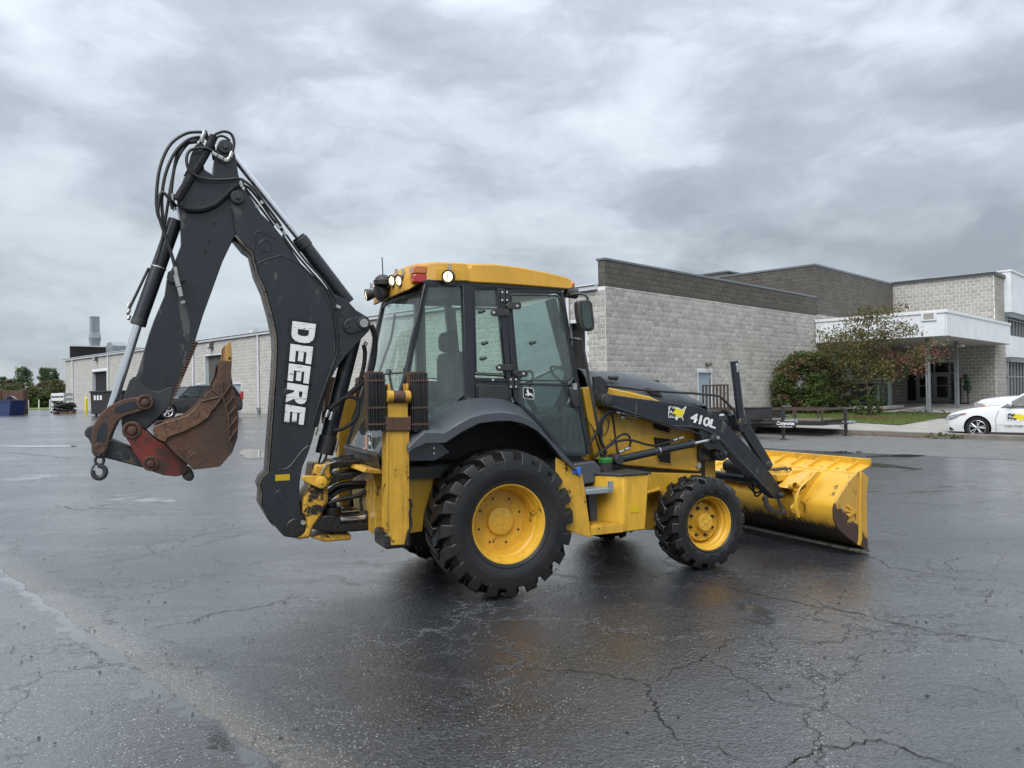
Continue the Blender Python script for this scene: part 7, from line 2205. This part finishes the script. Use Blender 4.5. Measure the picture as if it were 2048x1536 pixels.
for k in range(13):
    y = -.62 + k * .10
    MB().box(-.85, -.55, y, y + .025, .35, 1.35).build('cooling_fin', M['utilitydark'], TX)
for k in range(7):
    x = -.5 + k * .075
    MB().box(x, x + .02, -1.0, -.75, .35, 1.35).build('cooling_fin', M['utilitydark'], TX)
MB().box(-.9, -.55, -.68, .70, 1.33, 1.40).box(-.9, -.55, -.68, .70, .30, .37).build('fin_header', M['utilitydark'], TX, bevel=.01)
MB().cyl((-.55, .6, 1.2), (-1.0, .85, 1.2), .06, 12).build('bushing', M['lampglass'], TX)
p = onG(1922, 813)
es_ = toB(p)
ES = tag(empty('engine_display', Vector((p.x, p.y, p.z + .15)), BA), 'green engine on a black stand beside the entrance wall', 'engine')
MB().box(-.5, .5, -.04, .04, 0, .07).box(-.04, .04, -.5, .5, 0, .069).build('stand_base', M['dark'], ES)
MB().box(-.035, .035, -.035, .035, .07, 1.55).build('stand_post', M['dark'], ES)
MB().box(-.035, .035, -.42, -.35, .07, .9).build('stand_post', M['dark'], ES)
MB().box(-.03, .03, -.45, .04, 1.5, 1.56).build('stand_arm', M['dark'], ES)
MB().tube([(0, .6, .05), (0, .05, .55)], .03, 4).build('brace', M['dark'], ES)
MB().tube([(0, .0, 1.05), (0, 1.1, 1.35)], .02, 4).build('handle_bar', M['dark'], ES)
M['engreen'] = paint('engine_green', (0.012, 0.06, 0.022), 0.5, var=0.5, scale=14)
eng = MB().box(-.2, .25, -.55, -.15, .80, 1.30).box(-.15, .2, -.48, -.22, 1.30, 1.48).build('engine_block', M['engreen'], ES, bevel=.06)
MB().cyl((-.3, -.36, .95), (-.24, -.36, .95), .17, 18).build('flywheel', M['dark'], ES)
MB().sphere((0, -.3, 1.68), .13, 10, 8).cyl((0, -.3, 1.5), (0, -.3, 1.7), .09).build('air_filter', M['dark'], ES)
MB().sphere((-.3, -.5, .7), .10, 10, 8).build('oil_pan', M['engreen'], ES)
MB().cyl((-.27, -.2, 1.2), (-.34, -.2, 1.2), .05).build('pulley', M['trim'], ES)
# concrete edging of the planting bed
q = toB(onG(1800, 829))
ED = sheet('edging', [(q[0] - .9, q[1] - .9), (q[0] + 1.4, q[1] - .9), (q[0] + 1.4, q[1] - .65), (q[0] - .9, q[1] - .65)], .36, M['concrete'], thick=.3, n=4)

# ================================================================== yard at the far left
def at(u, v):
    return onG(u, v)


M['binblack'] = paint('black_bin', (0.022, 0.022, 0.024), 0.5, var=0.2)
for i, (ul, ur, v, lab) in enumerate(((181, 243, 832, 'black wheeled rubbish dumpster with white notices by the open door'), (246, 292, 829, 'black rubbish dumpster half hidden behind the chrome rod'))):
    a, c = at(ul, v), at(ur, v)
    D = tag(empty('rubbish_dumpster', a, math.atan2(c.y - a.y, c.x - a.x)), lab, 'dumpster')
    L = (c - a).length
    hh = (v - 781) / F_PX * a.y
    MB().prism([(.05, .12), (L - .05, .12), (L, hh * .9), (0, hh * .9)], 0, 1.4).build('bin', M['binblack'], D, bevel=.02)
    MB().box(-.04, L + .04, -.04, 1.44, hh * .9 + .001, hh * .98).build('lid', M['binblack'], D, bevel=.03)
    for k in range(3):
        MB().box(L * .12 + k * .24, L * .12 + k * .24 + .15, -.012, .01, hh * .62, hh * .80).build('notice', M['white'], D)
    for x in (.2, L - .2):
        MB().cyl((x, .2, .08), (x + .06, .2, .08), .08, 12).build('castor', M['rubber'], D)
    MB().box(L * .7, L * .7 + .25, -.01, .01, hh * .6, hh * .68).build('label_plate', M['yeldecal'], D)
p = at(172.5, 826)
BO = tag(empty('bollard', p), 'yellow steel bollard beside the dumpster', 'bollard')
MB().cyl((0, 0, 0), (0, 0, 1.05), .09, 14).build('post', M['yeldecal'], BO)
MB().sphere((0, 0, 1.05), .09, 14, 6).build('cap', M['yeldecal'], BO)
a, c = at(102, 826), at(128, 826)
RK = tag(empty('storage_rack', a, math.atan2(c.y - a.y, c.x - a.x)), 'white wheeled storage rack at the corner of the building', 'rack')
L = (c - a).length
for k, z in enumerate((.35, .75, 1.15, 1.50)):
    MB().add([(0, 0, z), (L, 0, z), (L, .7, z), (0, .7, z), (.12, 0, z - .24), (L - .12, 0, z - .24), (L - .12, .7, z - .24), (.12, .7, z - .24)], [(0, 1, 2, 3), (4, 7, 6, 5), (0, 4, 5, 1), (1, 5, 6, 2), (2, 6, 7, 3), (3, 7, 4, 0)]).build('tray', M['white'], RK, bevel=.02)
for x in (0, L - .04):
    for y in (0, .66):
        MB().box(x, x + .04, y, y + .04, .12, 1.5).build('upright', M['trim'], RK)
        MB().cyl((x - .02, y + .02, .06), (x + .05, y + .02, .06), .06, 10).build('castor', M['rubber'], RK)
a, c = at(121, 828), at(153, 827)
PLT = tag(empty('pallet', a, math.atan2(c.y - a.y, c.x - a.x)), 'wooden pallet under the heap of black pipes', 'pallet')
L = (c - a).length
M['palletwood'] = paint('pallet_wood', (0.22, 0.12, 0.06), 0.8, var=0.3)
for k in range(3):
    MB().box(0, L, k * .5, k * .5 + .1, .0, .10).build('bearer', M['palletwood'], PLT)
for k in range(7):
    MB().box(k * L / 7, k * L / 7 + L / 9, 0, 1.1, .10, .125).build('board', M['palletwood'], PLT)
PP = tag(empty('pipe_heap', a + Vector((0, 0, .126)), math.atan2(c.y - a.y, c.x - a.x)), 'heap of black coiled pipes and hoses on the pallet', 'pipes')
for k in range(14):
    x, z, r = random.uniform(.3, L - .3), random.uniform(.06, .6), random.uniform(.15, .45)
    z = min(z, .62 - abs(x - L / 2) * .35)
    MB().tube([(x + r * 1.5 * math.cos(t), .5 + r * math.sin(t), max(.05, z) + .08 * math.sin(2 * t + k)) for t in [q * math.pi / 8 for q in range(17)]], .055, 6, cap=False).build('coil', M['hose'], PP)
# blue scrap skip with a rusty tall end
a, c = at(-60, 831), at(18, 831)
BS = tag(empty('scrap_skip', a, math.atan2(c.y - a.y, c.x - a.x)), 'blue open scrap skip at the left edge of the yard', 'skip')
L = (c - a).length
M['skipblue'] = paint('skip_blue', (0.012, 0.030, 0.11), 0.45, var=0.2)
sk = [(-.2, 0), (L, 0), (L + .25, 1.0), (-.4, 1.0)]
MB().prism(sk, 0, .06).prism(sk, .9, .96).build('side', M['skipblue'], BS)
MB().box(-.2, L, .06, .9, 0, .06).build('floor', M['skipblue'], BS)
MB().add([(L, .06, 0), (L, .9, 0), (L + .25, .9, 1), (L + .25, .06, 1)], [(0, 1, 2, 3)]).build('end', M['skipblue'], BS)
MB().box(-.4, L + .3, -.05, 0, .93, 1.02).build('rim', M['skipblue'], BS)
RS = tag(empty('rusty_container', a + Vector((0, 1.4, 0)), math.atan2(c.y - a.y, c.x - a.x)), 'rusty brown steel container behind the blue skip', 'container')
MB().box(-1, L + .10, 0, .35, .02, 1.70).build('body', M['rust'], RS, bevel=.02)
for k in range(7):
    MB().box(.0 + k * .4, .06 + k * .4, -.06, 0, .1, 1.68).build('rib', M['rust'], RS)
SL = tag(empty('scrap_sheet', a + Vector((0, .5, .5)), math.atan2(c.y - a.y, c.x - a.x)), 'crumpled white sheet lying in the blue skip', 'scrap')
MB().add([(L - 1.5, 0, .3), (L - .7, .1, .85), (L - .1, .2, .62), (L - 1.3, .35, .35), (L - .6, .35, .75), (L - .1, .35, .5)], [(0, 1, 4, 3), (1, 2, 5, 4)]).build('sheet', M['white'], SL, smooth=60)
# field fence beyond the yard
FE = []
FP = ('hidden by the skip', 'nearest the blue skip', 'second from the blue skip', 'third from the blue skip', 'beside the white rack')
for i, u in enumerate((15, 36, 57, 78, 100)):
    p = at(u, 818.3)
    F_ = tag(empty('fence_post', p), 'pale round fence post at the edge of the yard, ' + FP[i], 'post', 'fence posts at the edge of the yard')
    MB().cyl((0, 0, -.1), (0, 0, 1.0), .07, 8).build('post', M['trim'], F_)
    MB().sphere((0, 0, 1.0), .07, 8, 5).build('cap', M['trim'], F_)
# grassy verge beyond
vg = MB()
v0 = [at(u, 819.5) for u in (-400, -200, 0, 126)]
vg.add([(p.x, p.y, p.z + .02) for p in v0] + [(p.x * 2.2, p.y * 2.2, p.z + .3) for p in v0], [(0, 1, 5, 4), (1, 2, 6, 5), (2, 3, 7, 6)])
tag(vg.build('verge', M['lawn']), kind='structure')

# ================================================================== trees and shrubs
M['bark'] = paint('grey_bark', (0.085, 0.070, 0.055), 0.9, var=0.35, scale=9, bump=0.7, bscale=30)
M['leaf_autumn'] = leafmat('turning_leaves', [(0.072, 0.111, 0.021), (0.117, 0.143, 0.033), (0.130, 0.078, 0.029), (0.085, 0.117, 0.023), (0.156, 0.065, 0.039), (0.156, 0.156, 0.039)])
M['leaf_red'] = leafmat('red_leaves', [(0.182, 0.052, 0.039), (0.130, 0.046, 0.026), (0.221, 0.091, 0.065), (0.117, 0.078, 0.026)])
M['leaf_bush'] = leafmat('bush_leaves', [(0.052, 0.104, 0.023), (0.091, 0.143, 0.034), (0.117, 0.104, 0.036), (0.072, 0.124, 0.029), (0.111, 0.098, 0.034)])
M['leaf_rust'] = leafmat('rusty_bush_leaves', [(0.104, 0.055, 0.026), (0.065, 0.065, 0.021), (0.143, 0.065, 0.033), (0.078, 0.046, 0.021)])
M['leaf_bright'] = leafmat('bright_leaves', [(0.06, 0.12, 0.02), (0.10, 0.17, 0.03), (0.05, 0.09, 0.02)])
M['leaf_far'] = leafmat('far_green_leaves', [(0.058, 0.111, 0.046), (0.098, 0.150, 0.058), (0.078, 0.117, 0.052)])
M['leaf_scrub'] = leafmat('scrub_leaves', [(0.09, 0.10, 0.035), (0.14, 0.13, 0.05), (0.10, 0.075, 0.035), (0.065, 0.09, 0.03)])


def leaf(b, p, s):
    n = Vector((random.gauss(0, 1), random.gauss(0, 1), random.gauss(0, 1) + .4)).normalized()
    a = n.orthogonal().normalized()
    a = Matrix.Rotation(random.uniform(0, 6.28), 3, n) @ a
    c = n.cross(a)
    l, w = s * random.uniform(.7, 1.3), s * random.uniform(.35, .6)
    b.v += [tuple(p - a * l), tuple(p + c * w), tuple(p + a * l), tuple(p - c * w)]
    k = len(b.v)
    b.f.append((k - 4, k - 3, k - 2, k - 1))


def clump(b, c, r, n, s, fl=.7):
    for _ in range(n):
        d = Vector((random.gauss(0, 1), random.gauss(0, 1), random.gauss(0, 1) * fl))
        d = d.normalized() * r * random.random() ** .45
        leaf(b, c + Vector((d.x, d.y, d.z)), s)


def shrub(name, label, base, rx, ry, h, mats, nclump, per, size, group=None, stems=5, lean=0.0, low=.05):
    S_ = tag(empty(name, base), label, 'shrub', group)
    bs = [MB() for _ in mats]
    for i in range(nclump):
        th, u = random.uniform(0, 6.28), random.random()
        rr_ = math.sqrt(random.random())
        z = h * (low + (1 - low) * u)
        env = math.sqrt(max(.03, 1 - ((u - .35) / .68) ** 2))
        env *= 1 + .22 * math.sin(3 * th + 1.3) + random.uniform(-.12, .12)
        p = Vector((rx * rr_ * env * math.cos(th) + lean * z, ry * rr_ * env * math.sin(th), z))
        clump(bs[random.randrange(len(mats))], p, h * random.uniform(.07, .13), per, size)
    for b, m_ in zip(bs, mats):
        b.build('foliage', m_, S_, recalc=False, smooth=0)
    for k in range(stems):
        a = random.uniform(0, 6.28)
        MB().tube([(0.1 * math.cos(a), .1 * math.sin(a), -.05), (.3 * rx * math.cos(a), .3 * ry * math.sin(a), h * .4), (.6 * rx * math.cos(a), .6 * ry * math.sin(a), h * .75)], [.03, .02, .008], 5).build('stem', M['bark'], S_)
    return S_


tb_ = onG(1739, 838)
TREE = tag(empty('small_tree', tb_), 'small spreading tree with thin red and green autumn leaves', 'tree')
# camera-parallel axes at the tree let the limbs follow the photograph
ex = Vector((1, 0, 0))
ppm = F_PX / tb_.y


def tpt(u, v, dy=0.0):
    return Vector(((u - 1739) / ppm, dy, (838 - v) / ppm))


limbs = [([(1739, 840), (1738, 805), (1737, 780)], .085, .07, 0), ([(1737, 780), (1733, 755), (1735, 725), (1738, 690), (1742, 650)], .06, .02, 0), ([(1737, 785), (1748, 772), (1770, 763), (1788, 752), (1805, 735), (1830, 715)], .055, .015, -.3), ([(1740, 765), (1755, 750), (1775, 740), (1795, 720)], .04, .012, .5), ([(1734, 745), (1718, 735), (1700, 720), (1680, 705), (1660, 695)], .045, .012, .3), ([(1734, 725), (1712, 705), (1690, 690), (1655, 678)], .035, .010, -.5), ([(1736, 705), (1752, 685), (1770, 668), (1790, 660)], .035, .010, -.6), ([(1738, 690), (1722, 665), (1705, 650)], .028, .008, .6), ([(1738, 760), (1726, 748), (1712, 735)], .03, .010, -.8), ([(1790, 750), (1815, 745), (1845, 725), (1862, 712)], .025, .006, .2), ([(1742, 655), (1750, 635), (1745, 622)], .02, .006, .1), ([(1740, 740), (1752, 730), (1762, 715)], .03, .010, 1.0)]
tips = []
for k, (pl, r0, r1, dy) in enumerate(limbs):
    n_ = len(pl)
    pts = [tpt(u, v, dy * i / (n_ - 1)) for i, (u, v) in enumerate(pl)]
    sp2 = spline(pts, 4)
    MB().tube(sp2, [r0 + (r1 - r0) * i / (len(sp2) - 1) for i in range(len(sp2))], 7).build('trunk' if k == 0 else 'limb', M['bark'], TREE, smooth=60)
    if k:
        for q in sp2[len(sp2) // 3:]:
            for _ in range(3):
                d = Vector((random.gauss(0, .45), random.gauss(0, .55), random.gauss(.12, .25)))
                e = q + d
                tips.append(e)
                MB().tube([q, q + d * .6 + Vector((0, 0, .04)), e], [.008, .006, .003], 4).build('twig', M['bark'], TREE)
bg_, br_ = MB(), MB()
for e in tips:
    red = e.x > .45 and e.z < 3.2 and random.random() < .42
    for _ in range(random.randint(24, 36)):
        d = Vector((random.gauss(0, .20), random.gauss(0, .22), random.gauss(0, .11)))
        leaf(br_ if red else bg_, e + d, .068)
bg_.build('crown', M['leaf_autumn'], TREE, recalc=False, smooth=0)
br_.build('crown', M['leaf_red'], TREE, recalc=False, smooth=0)
bb = CAMP + ray(1606, 830) * 37.5
bb = Vector((bb.x, bb.y, gz(bb.x, bb.y)))
shrub('large_bush', 'big dense green and rusty bush against the pale block wall', bb, 2.1, 1.4, 2.95, [M['leaf_bush'], M['leaf_bush'], M['leaf_bush'], M['leaf_rust']], 520, 46, .075, low=.02, lean=.12)
b3 = CAMP + ray(1640, 815) * 36.2
shrub('bright_shrub', 'bright green shrub growing out of the front of the big bush', Vector((b3.x, b3.y, gz(b3.x, b3.y))), .75, .5, 2.1, [M['leaf_bright'], M['leaf_bush']], 70, 40, .05)
shrub('leafy_undergrowth', 'leafy green plants round the foot of the small tree', tb_ + Vector((-.1, -.25, .1)), .85, .5, .95, [M['leaf_bright'], M['leaf_bush']], 70, 34, .045, stems=3)
p = onG(1905, 878)
for k, (u, v, h_, lab_) in enumerate(((1878, 877.5, .14, 'green weeds at the foot of the kerb, further from the sedan'), (1903, 878, .10, 'low green weeds at the kerb right by the sedan nose'))):
    p = onG(u, v)
    shrub('kerb_weed', lab_, p, .55, .2, h_ * 1.3, [M['leaf_bright'], M['leaf_bush']], 16, 16, .035, 'weeds at the kerb', stems=1)
p = onG(1845, 834)
shrub('bed_plant', 'low green ground plants along the edge of the mulch bed', p + Vector((0, 0, .15)), 1.4, .3, .16, [M['leaf_bright']], 26, 18, .04, stems=1)
# trees and scrub beyond the yard, each on its own ground
FT = [(48, 733, 20, 112, 'tall narrow green tree rising above the scrub'), (88, 735, 13, 118, 'slim green tree, left of the pair beside the building'), (106, 736, 13, 116, 'slim green tree, right of the pair beside the building'), (2, 752, 14, 120, 'green tree at the left edge of the view'), (22, 758, 16, 112, 'yellowing tree between the taller green ones')]
for i, (u, v, rpx, dist_, lab) in enumerate(FT):
    p = CAMP + ray(u, 806) * dist_
    p = Vector((p.x, p.y, .8))
    h_ = (802 - v) / F_PX * dist_ + .9
    rx_ = rpx / F_PX * dist_
    FTt = tag(empty('roadside_tree', p), lab, 'tree', 'trees beyond the yard')
    MB().tube([(0, 0, -.2), (.05, 0, h_ * .5), (0, .05, h_ * .92)], [.16, .1, .03], 7).build('trunk', M['bark'], FTt)
    b = MB()
    for k in range(170):
        u_ = random.random()
        env = rx_ * (1.05 - .75 * abs(u_ - .38)) * math.sqrt(random.random())
        th = random.uniform(0, 6.28)
        clump(b, Vector((env * math.cos(th), env * math.sin(th), h_ * (.18 + .80 * u_))), rx_ * .24, 26, .13)
    b.build('crown', M['leaf_far'] if i != 4 else M['leaf_scrub'], FTt, recalc=False, smooth=0)
for i, (u, v, rpx, mset, lab) in enumerate(((10, 772, 26, 'leaf_scrub', 'yellowish scrub bush at the left edge behind the skip'), (40, 770, 24, 'leaf_scrub', 'brownish scrub bush below the tall narrow tree'), (66, 778, 22, 'leaf_bush', 'dark scrub bush in the middle of the far hedge'), (92, 768, 22, 'leaf_rust', 'russet scrub bush beneath the pair of trees'), (114, 766, 20, 'leaf_bush', 'dark green scrub bush touching the corner of the building'), (80, 790, 20, 'leaf_bright', 'light green low bush in front of the far scrub'), (-18, 775, 26, 'leaf_scrub', 'olive scrub bush cut off by the left edge of the view'))):
    d_ = 104 - 2 * (i % 3)
    p = CAMP + ray(u, 812) * d_
    p = Vector((p.x, p.y, .8))
    h_ = (806 - v) / F_PX * d_ + .9
    shrub('scrub_bush', lab, p, rpx / F_PX * d_ * 1.35, 1.5, h_, [M[mset], M['leaf_scrub'] if mset != 'leaf_scrub' else M['leaf_far']], 150, 34, .12, 'scrub beyond the yard', stems=2)
